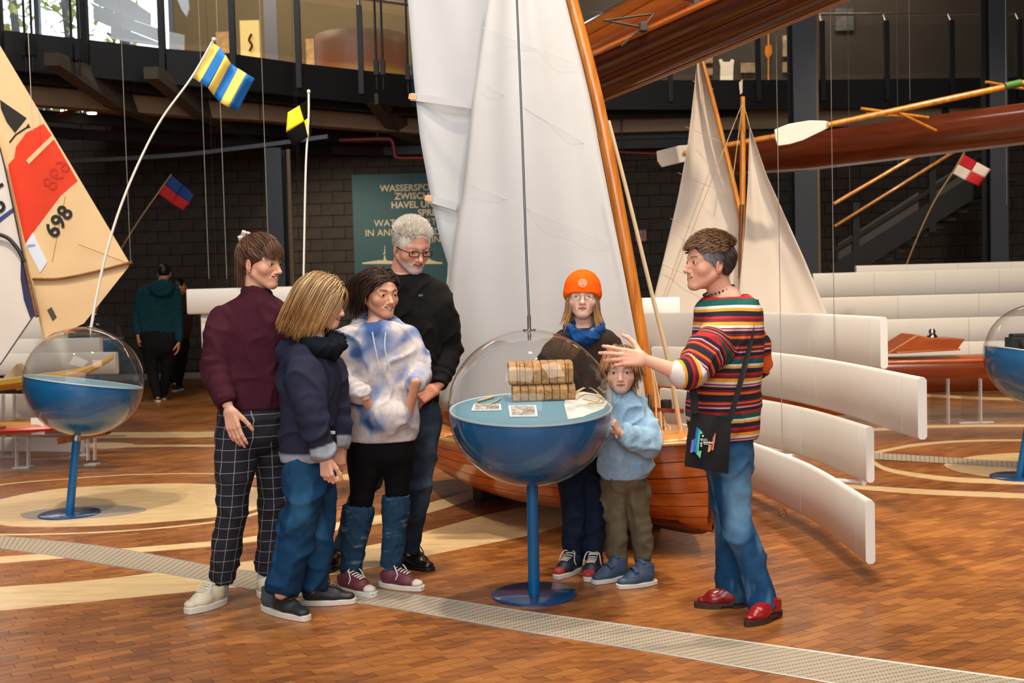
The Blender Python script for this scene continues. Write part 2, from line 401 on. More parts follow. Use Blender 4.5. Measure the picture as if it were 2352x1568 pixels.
strip('trim_11', [(1995, 1046), (2008, 1058), (2050, 1077), (2170, 1094), (2280, 1100), (2420, 1104)], [(1985, 1048), (1998, 1062), (2048, 1085), (2168, 1104), (2280, 1110), (2420, 1114)], M_PALE)
disc_px('trim_12', [(2168, 1067), (2190, 1056), (2260, 1045), (2380, 1038), (2500, 1040), (2580, 1055), (2560, 1080), (2450, 1098), (2330, 1100), (2220, 1087), (2180, 1076)], M_PALE)
strip('trim_13', [(1880, 1106), (1939, 1111), (2110, 1123), (2352, 1133), (2450, 1137)], [(1880, 1114), (1939, 1120), (2110, 1134), (2352, 1144), (2450, 1148)], M_PALE)
strip('trim_14', [(1960, 986), (2122, 977), (2250, 975), (2420, 975)], [(1960, 992), (2122, 983), (2250, 980), (2420, 980)], M_PALE)
strip('trim_15', [(2060, 899), (2122, 904), (2250, 911), (2420, 915)], [(2060, 904), (2122, 910), (2250, 917), (2420, 921)], M_PALE)

# ---- metal channel grating, laid in panels
def grate_material():
    m, nt, b = nmat('perforated_steel'); N = nt.nodes; L = nt.links
    at = N.new('ShaderNodeAttribute'); at.attribute_name = 'gu'; av = N.new('ShaderNodeAttribute'); av.attribute_name = 'gv'
    def band(src, per, frac, off=0.0):
        d = N.new('ShaderNodeMath'); d.operation = 'MULTIPLY_ADD'; d.inputs[1].default_value = 1 / per; d.inputs[2].default_value = off; L.new(src, d.inputs[0])
        f = N.new('ShaderNodeMath'); f.operation = 'FRACT'; L.new(d.outputs[0], f.inputs[0]); l = N.new('ShaderNodeMath'); l.operation = 'LESS_THAN'; l.inputs[1].default_value = frac; L.new(f.outputs[0], l.inputs[0]); return l.outputs[0]
    def mul(p, q):
        m_ = N.new('ShaderNodeMath'); m_.operation = 'MULTIPLY'; L.new(p, m_.inputs[0]); L.new(q, m_.inputs[1]); return m_.outputs[0]
    dash = mul(band(at.outputs['Fac'], .044, .16), band(av.outputs['Fac'], .0155, .62)); dots = mul(band(at.outputs['Fac'], .0148, .34), band(av.outputs['Fac'], .0155, .34, .3))
    c1 = N.new('ShaderNodeMix'); c1.data_type = 'RGBA'; c1.inputs[6].default_value = (*srgb(188, 174, 154), 1); c1.inputs[7].default_value = (*srgb(142, 126, 106), 1); L.new(dots, c1.inputs[0])
    c2 = N.new('ShaderNodeMix'); c2.data_type = 'RGBA'; c2.inputs[7].default_value = (*srgb(84, 66, 50), 1); L.new(dash, c2.inputs[0]); L.new(c1.outputs[2], c2.inputs[6]); L.new(c2.outputs[2], b.inputs['Base Color'])
    b.inputs['Metallic'].default_value = 0.25; b.inputs['Roughness'].default_value = 0.45
    return m
M_GRATE = grate_material(); M_STEEL = mat('brushed_steel', (176, 172, 166), 0.32, 0.9); M_EDGE = mat('channel_edge_steel', (190, 182, 170), 0.4, 0.5)
gt = [(-60, 1226), (0, 1231), (245, 1257), (485, 1300), (592, 1315), (867, 1356), (1020, 1376), (1200, 1404), (1445, 1437), (1690, 1471), (1935, 1505), (2352, 1562), (2500, 1582)]
gb = [(-60, 1250), (0, 1259), (158, 1282), (459, 1331), (597, 1356), (842, 1387), (1020, 1417), (1200, 1449), (1445, 1488), (1690, 1530), (1910, 1568), (2100, 1602), (2250, 1628)]
ga = resample(smooth_path([G(*p) for p in gt], 200), 121); gbp = resample(smooth_path([G(*p) for p in gb], 200), 121)
gr = empty('floor_grating', ga[60] * [1, 1, 0], 'perforated steel drain channel running diagonally across the wooden floor', 'grating')
for e in (ga, gbp):
    MB().tube([(p[0], p[1], 0.001) for p in e], 0.006, 6, flat=0.7).build('edge_rail', M_EDGE, gr, smooth=True)
nseg = 12; du = np.r_[0, np.cumsum(np.linalg.norm(np.diff(ga, axis=0), axis=1))]
for k in range(nseg):
    i0, i1 = k * 10, k * 10 + 10; V = []; U = []; Vv = []; Fs = []
    for i in range(i0, i1 + 1):
        for j in range(2):
            p = ga[i] if j == 0 else gbp[i]
            if i == i0: p = p + (ga[i + 1] - ga[i]) * 0.01
            V.append((p[0], p[1], 0.002)); U.append(du[i]); Vv.append(j * np.linalg.norm(ga[i] - gbp[i]))
    n = i1 - i0
    for i in range(n): Fs.append((2 * i, 2 * i + 1, 2 * i + 3, 2 * i + 2))
    V = np.array(V) - np.array([*ga[60][:2], 0]); 
    me = mesh_np('grating_panel', V, Fs, smooth=False); set_f(me, U, 'gu'); set_f(me, Vv, 'gv')
    link('grating_panel', me, M_GRATE, gr)
# the far channel at the right
g2 = empty('floor_grating', G(2200, 1060), 'far steel drain channel crossing the pale floor disc at the right', 'grating')
a = resample([G(2008, 1040), G(2200, 1052), G(2440, 1068)], 20); b_ = resample([G(2008, 1055), G(2200, 1066), G(2440, 1082)], 20)
V = []; U = []; Vv = []
for i in range(20): V += [a[i] * [1, 1, 0] + [0, 0, .003], b_[i] * [1, 1, 0] + [0, 0, .003]]; U += [i * 0.09] * 2; Vv += [0, 0.3]
me = mesh_np('grating_panel', np.array(V) - np.array(g2.location), [(2 * i, 2 * i + 1, 2 * i + 3, 2 * i + 2) for i in range(19)], smooth=False); set_f(me, U, 'gu'); set_f(me, Vv, 'gv'); link('grating_panel', me, M_GRATE, g2)

# ---- walls
WY = 20.0
M_BLOCK = mat('concrete_block', (64, 57, 49), 0.9, var=0.16, scale=9, bump=0.4, bscale=60); M_MORT = mat('mortar', (52, 46, 40), 0.95)
M_DARK = mat('dark_steel', (34, 33, 34), 0.5, 0.3); M_BLACK = mat('black_paint', (18, 18, 19), 0.55); M_CONC = mat('concrete', (152, 130, 104), 0.9, var=0.12, scale=3, bump=0.15, bscale=30)
M_COLUMN = mat('blue_grey_steel', (56, 60, 68), 0.5, 0.2, var=0.05); M_COLEDGE = mat('column_edge', (120, 92, 58), 0.5)
wall = MB().box((1.0, WY + 0.2, 2.2), (30, 0.3, 4.5)).build('wall_back', M_MORT, kind='structure')
BW, BH, BD = 0.40, 0.20, 0.06
bl_me = MB().box((0, 0, 0), (BW - 0.012, BD, BH - 0.012)).build('concrete_block', M_BLOCK, wall); bl0 = bl_me
def px_of(p):
    q = R3.T @ (np.array(p) - np.array([0, 0, CAM_Z])); return CX + F_PX * q[0] / -q[2], CY - F_PX * q[1] / -q[2]
seen = []; rest = []
for r in range(0, 21):
    for c in range(-34, 36):
        x = 1.0 + (c + 0.5 * (r % 2)) * BW - 0.2; z = 0.12 + (r + 0.5) * BH
        px, py = px_of((x, WY, z))
        (seen if ((270 < px < 985 and 360 < py < 870) or (1370 < px < 1560 and 380 < py < 690)) else rest).append((x, z))
def vis_rank(p):
    px, py = px_of((p[0], WY, p[1])); return (0 if (px < 700 or 740 < px < 1000) and py < 680 else 1 if px > 1300 and py < 560 else 2, -p[1])
seen.sort(key=vis_rank)
for i, (x, z) in enumerate(seen[:300]):
    o = bl0 if i == 0 else bpy.data.objects.new('concrete_block', bl0.data)
    if i: COL.objects.link(o); o.parent = wall
    o.location = (x, WY + 0.03 + random.uniform(-0.004, 0.004), z)
mb = MB()
for x, z in rest + seen[300:]: mb.box((x, WY + 0.03 + random.uniform(-0.004, 0.004), z), (BW - 0.012, BD, BH - 0.012))
mb.build('blocks_joined', M_BLOCK, wall, kind='stuff', fix=False)
MB().box((1.0, WY - 0.015, 0.05), (30, 0.03, 0.10)).build('baseboard_back', mat('pale_kerb', (150, 140, 128), 0.7), kind='structure')
# side walls, entrance front and roof beyond the picture
M_SIDE = mat('side_wall_concrete', (120, 106, 92), 0.9, var=0.1, scale=2)
wl = MB().box((-13.2, 6, 4.6), (0.3, 36, 9.2)).build('wall_left', M_SIDE, kind='structure')
wr = MB().box((15.2, 6, 4.6), (0.3, 36, 9.2)).build('wall_right', M_SIDE, kind='structure')
ceil = MB().box((1, 7.5, 9.3), (30, 34, 0.2)).build('ceiling', mat('ceiling_dark', (92, 86, 80), 0.9), kind='structure')
fr = MB()
for x in np.arange(-12.5, 14.6, 1.5): fr.box((x, -10.5, 4.6), (0.12, 0.16, 9.2))
for z in (0.1, 2.4, 4.7, 7.0, 9.1): fr.box((1, -10.5, z), (28, 0.16, 0.12))
fr.build('window_1', M_DARK, kind='structure', fix=False)

# ---- gallery: slab edge traced on its level
SZ = 4.65
edge_px = [(-160, 50), (0, 70), (205, 93), (380, 113), (540, 126), (690, 147), (835, 163), (940, 174), (1120, 184)]
eL = [Zp(x, y, SZ) for x, y in edge_px]
eR = [P(1320, 0, 18.6), P(1600, 0, 18.9), P(1900, 0, 19.2), P(2450, 0, 19.5)]
edge = [np.array([p[0], p[1], SZ]) for p in eL + eR]
mb = MB()
V = []
for p in edge: V += [(p[0], p[1], SZ), (p[0], p[1], SZ - 0.30)]
for p in edge: V += [(p[0], 22.6, SZ), (p[0], 22.6, SZ - 0.30)]
n = len(edge); Fs = []
for i in range(n - 1):
    a = 2 * i; b_ = 2 * n + 2 * i
    Fs += [(a, a + 2, b_ + 2, b_), (a + 1, b_ + 1, b_ + 3, a + 3), (a, a + 1, a + 3, a + 2)]
mb.add(V, Fs).build('trim_16', M_CONC, kind='structure')['label'] = 'concrete gallery slab above the hall'
# fascia beam
fa = MB()
for i in range(n - 1): fa.beam(edge[i] + [0, -0.05, -0.24], edge[i + 1] + [0, -0.05, -0.24], 0.10, 0.46)
fa.build('trim_17', M_BLACK, kind='structure')
# lower concrete ledge beams and dark steel joists below the slab
lb = MB()
for dz, dy, h in ((-0.52, 1.2, 0.40),):
    q = [np.array([p[0], min(p[1] + dy, 19.6), SZ + dz]) for p in edge]
    for i in range(n - 1): lb.beam(q[i], q[i + 1], 0.25, h)
ledge = lb.build('trim_18', M_CONC, kind='structure')
for px, py in ((1480, 262), (2172, 256)):
    c = P(px, py, 19.455); MB().prism([c + 0.062 * np.array([math.cos(a), 0, math.sin(a)]) for a in np.linspace(0, 2 * math.pi, 25)[:-1]], (0, 0.03, 0)).build('dark_hole_disc', M_BLACK, ledge)  # black discs paint the shade inside the round holes of the ledge
jo = MB()
for dy, dz in ((0.5, -0.45), (1.0, -0.42), (2.0, -0.75), (2.6, -0.9)):
    q = [np.array([p[0], min(p[1] + dy, 19.7), SZ + dz]) for p in edge]
    for i in range(n - 1): jo.beam(q[i], q[i + 1], 0.10, 0.14)
jo.build('trim_19', M_BLACK, kind='structure')
# cantilever brackets
for k, (px, py, Y0) in enumerate(((60, 105, 14.2), (300, 140, 15.4), (830, 205, 17.2), (1010, 230, 17.6))):
    p = Zp(px, py, SZ - 0.35); y1 = 19.7
    poly = [(p[0], p[1] + 0.5, SZ - 0.33), (p[0], p[1] + 0.5, SZ - 0.48), (p[0] + 0.2, p[1] + 2.0, SZ - 0.75), (p[0] + 0.5, y1, SZ - 0.8), (p[0] + 0.5, y1, SZ - 0.33)]
    MB().prism(poly, (0.18, 0, 0)).build('trim_%d' % (20 + k), mat('bracket_concrete', (84, 74, 62), 0.9), kind='structure')
# railing: posts and one glass pane between each pair of posts
M_PANE = glass('railing_glass', (0.93, 0.95, 0.95), 1.4)
cum = resample(np.array(eL), 400); posts = []
for px in (-170, 10, 205, 380, 540, 690, 832, 955):
    d = [abs(px_of(p)[0] - px) for p in cum]; posts.append(cum[int(np.argmin(d))])
for px in (1290, 1545, 1757, 1915, 2072, 2232, 2400):
    x = P(px, 150, 18.4)[0]; posts.append(np.array([x, np.interp(x, [p[0] for p in eR], [p[1] for p in eR]), SZ]))
rail = empty('glass_railing', posts[3], 'glass gallery railing with black posts along the upper floor', 'railing')
for i, p in enumerate(posts):
    po = MB().beam(p + [0, -0.12, -0.36], p + [0, -0.12, 0.92], 0.075, 0.10, (0, 1, 0)).build('post', M_BLACK, rail)
    MB().tube([p + [0, -0.12, 0.9], p + [0, -0.05, 0.98], p + [0, 0.02, 1.06]], 0.022, 8).build('handrail_bracket', M_STEEL, po, smooth=True)
    if i < len(posts) - 1:
        q = posts[i + 1]; t = (q - p) / np.linalg.norm(q - p)
        MB().beam(p + t * 0.06 + [0, -0.12, 0.46], q - t * 0.06 + [0, -0.12, 0.46], 0.012, 0.80).build('pane', M_PANE, rail)
MB().tube([p + [0, 0.02, 1.06] for p in posts], 0.024, 8).build('handrail', M_STEEL, rail, smooth=True)

# ---- upper wall with windows to the trees
UW = 22.2
M_UP = mat('upper_wall_tan', (112, 96, 68), 0.85, var=0.08, scale=1.5)
M_UPR = mat('upper_wall_dark', (66, 58, 50), 0.85, var=0.08, scale=1.5)
xa = P(0, 0, UW)[0] - 3.5; xb = P(395, 60, UW)[0]; xc = P(1260, 60, UW)[0]; xd = 14.8
uw = MB().box(((xb + xc) / 2, UW + 0.1, 6.2), (xc - xb, 0.2, 3.1)).build('wall_upper', M_UP, kind='structure')
MB().box(((xc + xd) / 2, UW + 0.1, 6.6), (xd - xc, 0.2, 4.4)).build('wall_upper_right', M_UPR, kind='structure')
# strip windows above the tan wall and the tall windows on the left
M_DAY = emit('daylight_sky', (232, 240, 250), 3.2); M_WFR = mat('window_frame_grey', (96, 104, 116), 0.5); M_WGL = glass('window_glass', (0.96, 0.98, 1), 1.45)
sky = MB().box(((xa + xb) / 2 - 2, 27.5, 6.5), (xb - xa + 12, 0.05, 8)).build('sky_backdrop', M_DAY, kind='structure')
sky['label'] = 'bright overcast sky outside the windows'; sky['category'] = 'sky'
MB().box((1.0, 24.0, 8.5), (26, 0.05, 1.6)).build('sky_backdrop_high', M_DAY, kind='structure')
def window(n_, x0, x1, z0, z1, Y, mull):
    f = MB()
    for x in np.linspace(x0, x1, mull + 1): f.box((x, Y, (z0 + z1) / 2), (0.09, 0.12, z1 - z0))
    for z in (z0, z1): f.box(((x0 + x1) / 2, Y, z), (x1 - x0, 0.12, 0.09))
    o = f.build('window_%d' % n_, M_WFR, kind='structure', fix=False)
    xs = np.linspace(x0, x1, mull + 1)
    for i in range(mull): MB().box(((xs[i] + xs[i + 1]) / 2, Y, (z0 + z1) / 2), (xs[i + 1] - xs[i] - 0.09, 0.012, z1 - z0 - 0.09)).build('pane', M_WGL, o)
window(2, xa, xb, SZ + 0.02, 8.6, UW, 8)
window(3, xb, xc, 7.8, 8.9, UW, 9)
# ================================================================== GLOBE SHOWCASES
M_BLUE = mat('globe_blue_lacquer', (0, 92, 146), 0.35); M_DISC = mat('globe_disc_teal', (92, 132, 150), 0.55)
M_BASE = mat('base_plate_blue', (24, 62, 104), 0.25, coat=0.5); M_DOME = glass('acrylic_dome', (0.985, 0.985, 0.985), 1.40, haze=0.004)
M_ROD = mat('white_rod', (222, 216, 206), 0.4); M_CHROME = mat('chrome', (200, 200, 202), 0.15, 1.0)
def frame_to(ax):
    ax = np.array(ax, float); ax /= np.linalg.norm(ax); x = np.cross((0, 1, 0), ax); x /= np.linalg.norm(x); y = np.cross(ax, x)
    return np.stack([x, y, ax], 1)
def globe(base, C, ax, label, R=0.379, sq=0.945, base_r=0.20, pole_r=0.027, collar=True):
    t = empty('globe_showcase', base, label, 'display globe', 'globe showcases')
    Mx = frame_to(ax); ax = Mx[:, 2]; C = np.array(C)
    MB().lathe([(0, 0.012), (base_r * 0.97, 0.012), (base_r, 0.008), (base_r, 0.0)], 48, c=base).build('base_plate', M_BASE, t, smooth=True)
    foot = np.array(base) + [0, 0, 0.01]; bot = C - ax * R * sq * 0.96
    MB().tube([foot, bot], pole_r, 20).build('pole', M_BLUE, t, smooth=True)
    if collar: MB().tube([bot - ax * 0.045, bot - ax * 0.01], pole_r * 1.12, 20).build('collar', M_STEEL, t, smooth=True)
    n = 24
    prof = [(R * 0.972 * math.sin(a), -R * sq * 0.972 * math.cos(a)) for a in np.linspace(0.001, math.pi / 2, n)]
    bowl = MB().lathe(prof, 64, Mx, C).build('bowl', M_BLUE, t, smooth=True)
    MB().lathe([(0.0005, 0), (R * 0.965, 0), (R * 0.97, -0.004)], 64, Mx, C).build('display_disc', M_DISC, t, smooth=True)
    MB().lathe([(R * 0.955, 0.0), (R * 0.985, 0.002), (R * 0.985, -0.006), (R * 0.955, -0.006)], 64, Mx, C).build('rim', mat('rim_pale', (190, 204, 212), 0.3), t, smooth=True)
    prof = [(R * math.sin(a), -R * sq * math.cos(a)) for a in np.linspace(0.02, math.pi - 0.03, 48)]
    MB().lathe(prof, 72, Mx, C).build('dome', M_DOME, t, smooth=True, fix=False)
    return t, Mx, C, R, sq
def top_fitting(t, C, ax, R, sq):
    top = C + ax * R * sq
    fit = MB().lathe([(0.0, -0.045), (0.009, -0.045), (0.009, 0.0), (0.028, 0.0), (0.03, 0.003), (0.028, 0.007), (0.0085, 0.008), (0.0085, 0.07), (0, 0.07)], 20, frame_to(ax), top).build('top_fitting', M_CHROME, t, smooth=True)
    return top
# the showcase in the middle
b0 = G(1227, 1366); C0 = P(1219, 937, b0[1] - 0.085); ax0 = C0 - b0; ax0 = ax0 / np.linalg.norm(ax0)
gA, MA, CA, RA, SQ = globe(b0, C0, ax0, 'large blue globe showcase with cork life vest inside, in the middle of the group', collar=False)
tp = top_fitting(gA, CA, ax0, RA, SQ)
pth = smooth_path([tp + ax0 * 0.06, P(1208, 560, tp[1]), P(1199, 300, tp[1]), P(1187, 0, tp[1]), P(1172, -300, tp[1])], 24)
MB().tube(pth, np.linspace(0.0058, 0.0045, 24), 8).build('flag_pole', mat('pole_steel', (120, 124, 126), 0.3, 0.6), gA, smooth=True)

def on_disc(px, py, h=0.0):
    """pixel -> point on the tilted disc plane of the middle showcase"""
    d = ray(px, py); o = np.array([0, 0, CAM_Z]); nrm = MA[:, 2]; c = CA + nrm * h
    return o + d * (np.dot(c - o, nrm) / np.dot(d, nrm))
# cork vest: two rows of cork blocks
M_CORK = mat('cork', (166, 124, 78), 0.9, var=0.30, scale=70, bump=0.8, bscale=90); M_CORK2 = mat('cork_pale', (178, 136, 86), 0.9, var=0.28, scale=66, bump=0.5, bscale=90)
cork = empty('cork_life_vest', on_disc(1245, 915), 'antique cork block life vest lying inside the middle globe', 'life vest')
nrm = MA[:, 2]; dX = MA[:, 0]
def cork_row(pl, pr, h, dep, lift, m, bow=0.0):
    a = on_disc(*pl); b = on_disc(*pr); n = 8; w = np.linalg.norm(b - a) / n; u = (b - a) / np.linalg.norm(b - a); back = np.cross(nrm, u)
    for i in range(n):
        c = a + u * w * (i + 0.5) + nrm * (lift + h / 2) + back * (dep / 2 - bow)
        Mr = np.stack([u, back, nrm], 1)
        V = []
        pr_ = [(-.5, -.42), (-.46, -.5), (.3, -.5), (.5, -.3), (.5, .3), (.36, .5), (-.46, .5), (-.5, .42)]   # section: depth x height
        prof = [(-0.50, -0.40), (-0.42, -0.5), (0.42, -0.5), (0.5, -0.4), (0.5, 0.28), (0.32, 0.5), (-0.28, 0.5), (-0.5, 0.22)]
        ww = w * (0.93 + 0.04 * random.random()); hh = h * (0.97 + 0.06 * random.random())
        pts = [c + Mr @ np.array([-ww / 2, y * dep, z * hh]) for y, z in prof]
        MB().prism(pts, u * ww).build('cork_block', m if (i + (0 if m is M_CORK else 1)) % 3 else M_CORK2, cork, bevel=0.004)
cork_row((1178, 924), (1323, 919), 0.075, 0.10, 0.0, M_CORK, 0)
cork_row((1170, 922), (1318, 917), 0.10, 0.13, 0.078, M_CORK, 0.012)
for k in (0.12, 0.88):
    p = on_disc(1178 + 145 * k, 923) + nrm * 0.11 - np.cross(nrm, dX) * 0.02
    MB().tube(smooth_path([p + nrm * 0.075, p + nrm * 0.03 - np.array([0, .02, 0]), p - nrm * 0.05 - np.array([0, .015, 0])], 10), 0.002, 6).build('cord', mat('cord_brown', (92, 60, 38), 0.8), cork, smooth=True)
M_CORD = mat('linen_cord', (196, 170, 128), 0.8)
for k, pts in enumerate(([(1318, 905), (1350, 890), (1375, 905), (1372, 922), (1340, 915)], [(1322, 918), (1345, 905), (1380, 912), (1384, 924), (1350, 926)], [(1324, 900), (1360, 884), (1388, 900)])):
    MB().tube(smooth_path([on_disc(x, y, 0.006) for x, y in pts], 24), 0.0035 if k < 2 else 0.006, 6).build('cord', M_CORD, cork, smooth=True)
# cards and sheets on the disc
M_CARD = mat('card_white', (226, 222, 214), 0.6); M_INK = mat('photo_print', (206, 196, 184), 0.6, scale=60, rgb2=(70, 58, 54))
def card(name, quad, m, label, print_quad=None, th=0.006):
    q = [on_disc(x, y, 0.002) for x, y in quad]
    o = empty(name, np.mean(q, 0), label, 'card')
    MB().prism(q, nrm * th).build('card_board', M_CARD, o)
    c = np.mean(q, 0); qq = [c + (p - c) * 0.86 + nrm * (th + 0.0006) for p in q]
    MB().prism(qq, nrm * 0.0006).build('printed_picture', m, o)
card('picture_card', [(1083, 944), (1152, 943), (1150, 930), (1088, 931)], M_INK, 'small printed card at the left on the middle globe disc')
card('picture_card', [(1171, 958), (1235, 957), (1231, 933), (1168, 934)], M_INK, 'photo card with dark figures at the front of the globe disc')
q = [on_disc(x, y, 0.001) for x, y in [(1304, 964), (1340, 957), (1385, 940), (1397, 925), (1380, 908), (1340, 900), (1300, 905), (1296, 930)]]
ms, nts, bs = nmat('map_sheet'); 
o = empty('map_sheet', np.mean(q, 0), 'curved pale drawing sheet at the right of the globe disc', 'sheet')
MB().prism(q, nrm * 0.002).build('paper', mat('sheet_paper', (224, 218, 206), 0.7, scale=9, rgb2=(150, 160, 162)), o)
p1, p2 = on_disc(1097, 921, 0.008), on_disc(1135, 910, 0.008)
tag(MB().tube([p1, lerp(p1, p2, .5), p2], 0.006, 8).build('wooden_peg', mat('peg_wood', (206, 176, 128), 0.6), smooth=True), 'short pale wooden peg lying on the left of the disc', 'peg')
p1, p2 = on_disc(1090, 926, 0.005), on_disc(1140, 921, 0.005)
tag(MB().tube(smooth_path([p1, on_disc(1112, 930, .005), p2, on_disc(1150, 914, .005)], 16), 0.003, 6).build('cord_loop', M_CORD, smooth=True), 'thin pale cord loop on the left of the globe disc', 'cord')

# ---- flags: cells coloured by vertex grid
def flag(name, parent, grid_px, Y, cols, n=6, wave=0.03):
    """grid_px: rows (along hoist) of pixel columns (along fly); cols[r][c] material per cell"""
    R_ = len(grid_px) - 1; C_ = len(grid_px[0]) - 1; mats = []; V = []; Fs = []; mi = []
    for r in range(R_):
        for c in range(C_):
            m = cols[r][c]
            if m not in mats: mats.append(m)
            b = len(V)
            for i in range(n + 1):
                for j in range(n + 1):
                    s, t = i / n, j / n
                    p = (1 - s) * ((1 - t) * np.array(grid_px[r][c]) + t * np.array(grid_px[r][c + 1])) + s * ((1 - t) * np.array(grid_px[r + 1][c]) + t * np.array(grid_px[r + 1][c + 1]))
                    yy = Y + wave * math.sin(2.2 * (c + t) + 0.8 * (r + s)) * min(1, (c + t))
                    V.append(P(p[0], p[1], yy) - origin_of(parent))
            for i in range(n):
                for j in range(n):
                    a = b + i * (n + 1) + j; Fs.append((a, a + 1, a + n + 2, a + n + 1)); mi.append(mats.index(m))
    me = mesh_np(name, V, Fs)
    for m in mats: me.materials.append(m)
    me.polygons.foreach_set('material_index', np.array(mi, np.int32))
    o = link(name, me, None, parent); md = o.modifiers.new('solid', 'SOLIDIFY'); md.thickness = 0.003
    return o
M_FY = mat('flag_yellow', (244, 208, 96), 0.7); M_FB = mat('flag_blue', (0, 100, 176), 0.7); M_FYY = mat('flag_strong_yellow', (246, 200, 0), 0.7); M_FK = mat('flag_black', (12, 11, 11), 0.95, spec=0.1)
M_FR = mat('flag_red', (196, 20, 30), 0.7); M_FDB = mat('flag_dark_blue', (10, 60, 128), 0.7); M_FW = mat('flag_white', (226, 210, 198), 0.7)
# left showcase
b1 = G(160, 1181); ax1 = np.array([0.150, 0.03, 0.985]); C1 = P(193, 876, b1[1] + 0.02)
gB, MBx, CB, RB, _ = globe(b1, C1, (0.145, 0.072, 0.98), 'blue globe showcase at the far left with striped flag', R=0.384)
axB = MBx[:, 2]; tpB = top_fitting(gB, CB, axB, RB, 0.945)
pY = tpB[1]
pth = smooth_path([tpB, P(222, 680, pY), P(243, 585, pY), P(275, 480, pY), P(318, 375, pY), P(370, 275, pY), P(440, 178, pY), P(490, 92, pY)], 40)
po = MB().tube(pth, np.linspace(0.0105, 0.007, 40), 8).build('flag_pole', M_ROD, gB, smooth=True)
MB().lathe([(0, -.014), (.013, -.006), (.015, .004), (.009, .014), (0, .016)], 12, c=P(491, 91, pY)).build('pole_knob', M_ROD, gB, smooth=True)
top = resample([(487, 97), (510, 112), (530, 146), (558, 164), (585, 180)], 7); bot = resample([(441, 177), (478, 202), (500, 232), (522, 245), (546, 255)], 7)
flag('flag', gB, [top.tolist(), bot.tolist()], pY, [[M_FY, M_FB, M_FY, M_FB, M_FY, M_FB]])['label'] = 'yellow and blue vertically striped signal flag'
# right showcase
b2 = G(2342, 1096); C2 = P(2392, 815, b2[1] - 0.02)
gC, MC, CC, RC, _ = globe(b2, C2, (0.20, 0.03, 0.97), 'blue globe showcase cut off by the right picture edge', R=0.384)
dC = CC + MC @ np.array([-0.20, -0.05, 0.0])
cm = MB(); cm.box(dC + [0.02, 0, 0.05], (0.16, 0.12, 0.08)); cm.box(dC + [0.02, 0, 0.10], (0.12, 0.08, 0.03)); cm.tube([dC + [0.02, -0.05, 0.05], dC + [0.02, -0.11, 0.05]], 0.032, 14)
tag(cm.build('instrument_case', M_BLACK, bevel=0.006), 'small black instrument case inside the right globe', 'instrument')
# showcases further back
def far_globe(px, py, label, Yc=None):
    b = G(px, py); C = b + np.array([0, 0, 0.87]); g = globe(b, C, (0.02, 0, 1), label); top_fitting(g[0], g[2], g[1][:, 2], g[3], g[4]); return g
b3 = np.array([P(219, 780, 16.0)[0], 16.0, 0.0]); g3 = globe(b3, b3 + [0, 0, 0.87], (0.02, 0, 1), 'distant globe showcase behind the left one with blue and red flag')[0]
MB().tube(smooth_path([b3 + [0.01, 0, 1.2], P(236, 672, 16), P(268, 592, 16), P(310, 520, 16), P(363, 443, 16), P(394, 400, 16)], 30), 0.010, 6).build('flag_pole', mat('far_rod', (170, 140, 110), 0.5), g3, smooth=True)
flag('flag', g3, [[(393, 402), (420, 424), (445, 447)], [(378, 423), (406, 446), (436, 466)], [(363, 444), (392, 466), (420, 483)]], 16, [[M_FDB] * 2, [M_FR] * 2], wave=0.02)['label'] = 'blue over red signal flag'
b4 = np.array([P(697, 800, 8.0)[0], 8.0, 0.0]); g4 = globe(b4, b4 + [0, 0, 0.87], (0.01, 0, 1), 'globe showcase hidden behind the visitors with yellow and black flag')[0]
MB().tube(smooth_path([b4 + [0, 0, 1.2], P(698, 600, 8), P(702, 400, 8), P(706, 315, 8), P(709, 265, 8), P(709, 213, 8)], 30), 0.0075, 8).build('flag_pole', M_ROD, g4, smooth=True)
MB().lathe([(0, -.014), (.011, -.006), (.013, .004), (.008, .014), (0, .016)], 12, c=P(709, 211, 8)).build('pole_knob', M_ROD, g4, smooth=True)
flag('flag', g4, [[(709, 226), (688, 242), (661, 258)], [(709, 268), (699, 278), (657, 304)], [(709, 314), (707, 313), (674, 338)]], 8.0, [[M_FK, M_FYY], [M_FYY, M_FK]], wave=0.03)['label'] = 'yellow and black quartered signal flag'
b5 = np.array([P(2060, 700, 15.6)[0], 15.6, 0.0]); g5 = globe(b5, b5 + [0, 0, 0.87], (0.02, 0, 1), 'globe showcase behind the far white benches with red and white flag')[0]
MB().tube(smooth_path([b5 + [0, 0, 1.2], P(2085, 600, 15.6), P(2118, 520, 15.6), P(2150, 455, 15.6), P(2188, 396, 15.6), P(2215, 350, 15.6)], 30), 0.011, 6).build('flag_pole', mat('far_rod_brown', (150, 118, 80), 0.5), g5, smooth=True)
flag('flag', g5, [[(2213, 354), (2244, 372), (2275, 389)], [(2200, 377), (2231, 393), (2262, 408)], [(2187, 398), (2217, 414), (2248, 428)]], 15.6, [[M_FR, M_FW], [M_FW, M_FR]], wave=0.02)['label'] = 'red and white quartered signal flag'

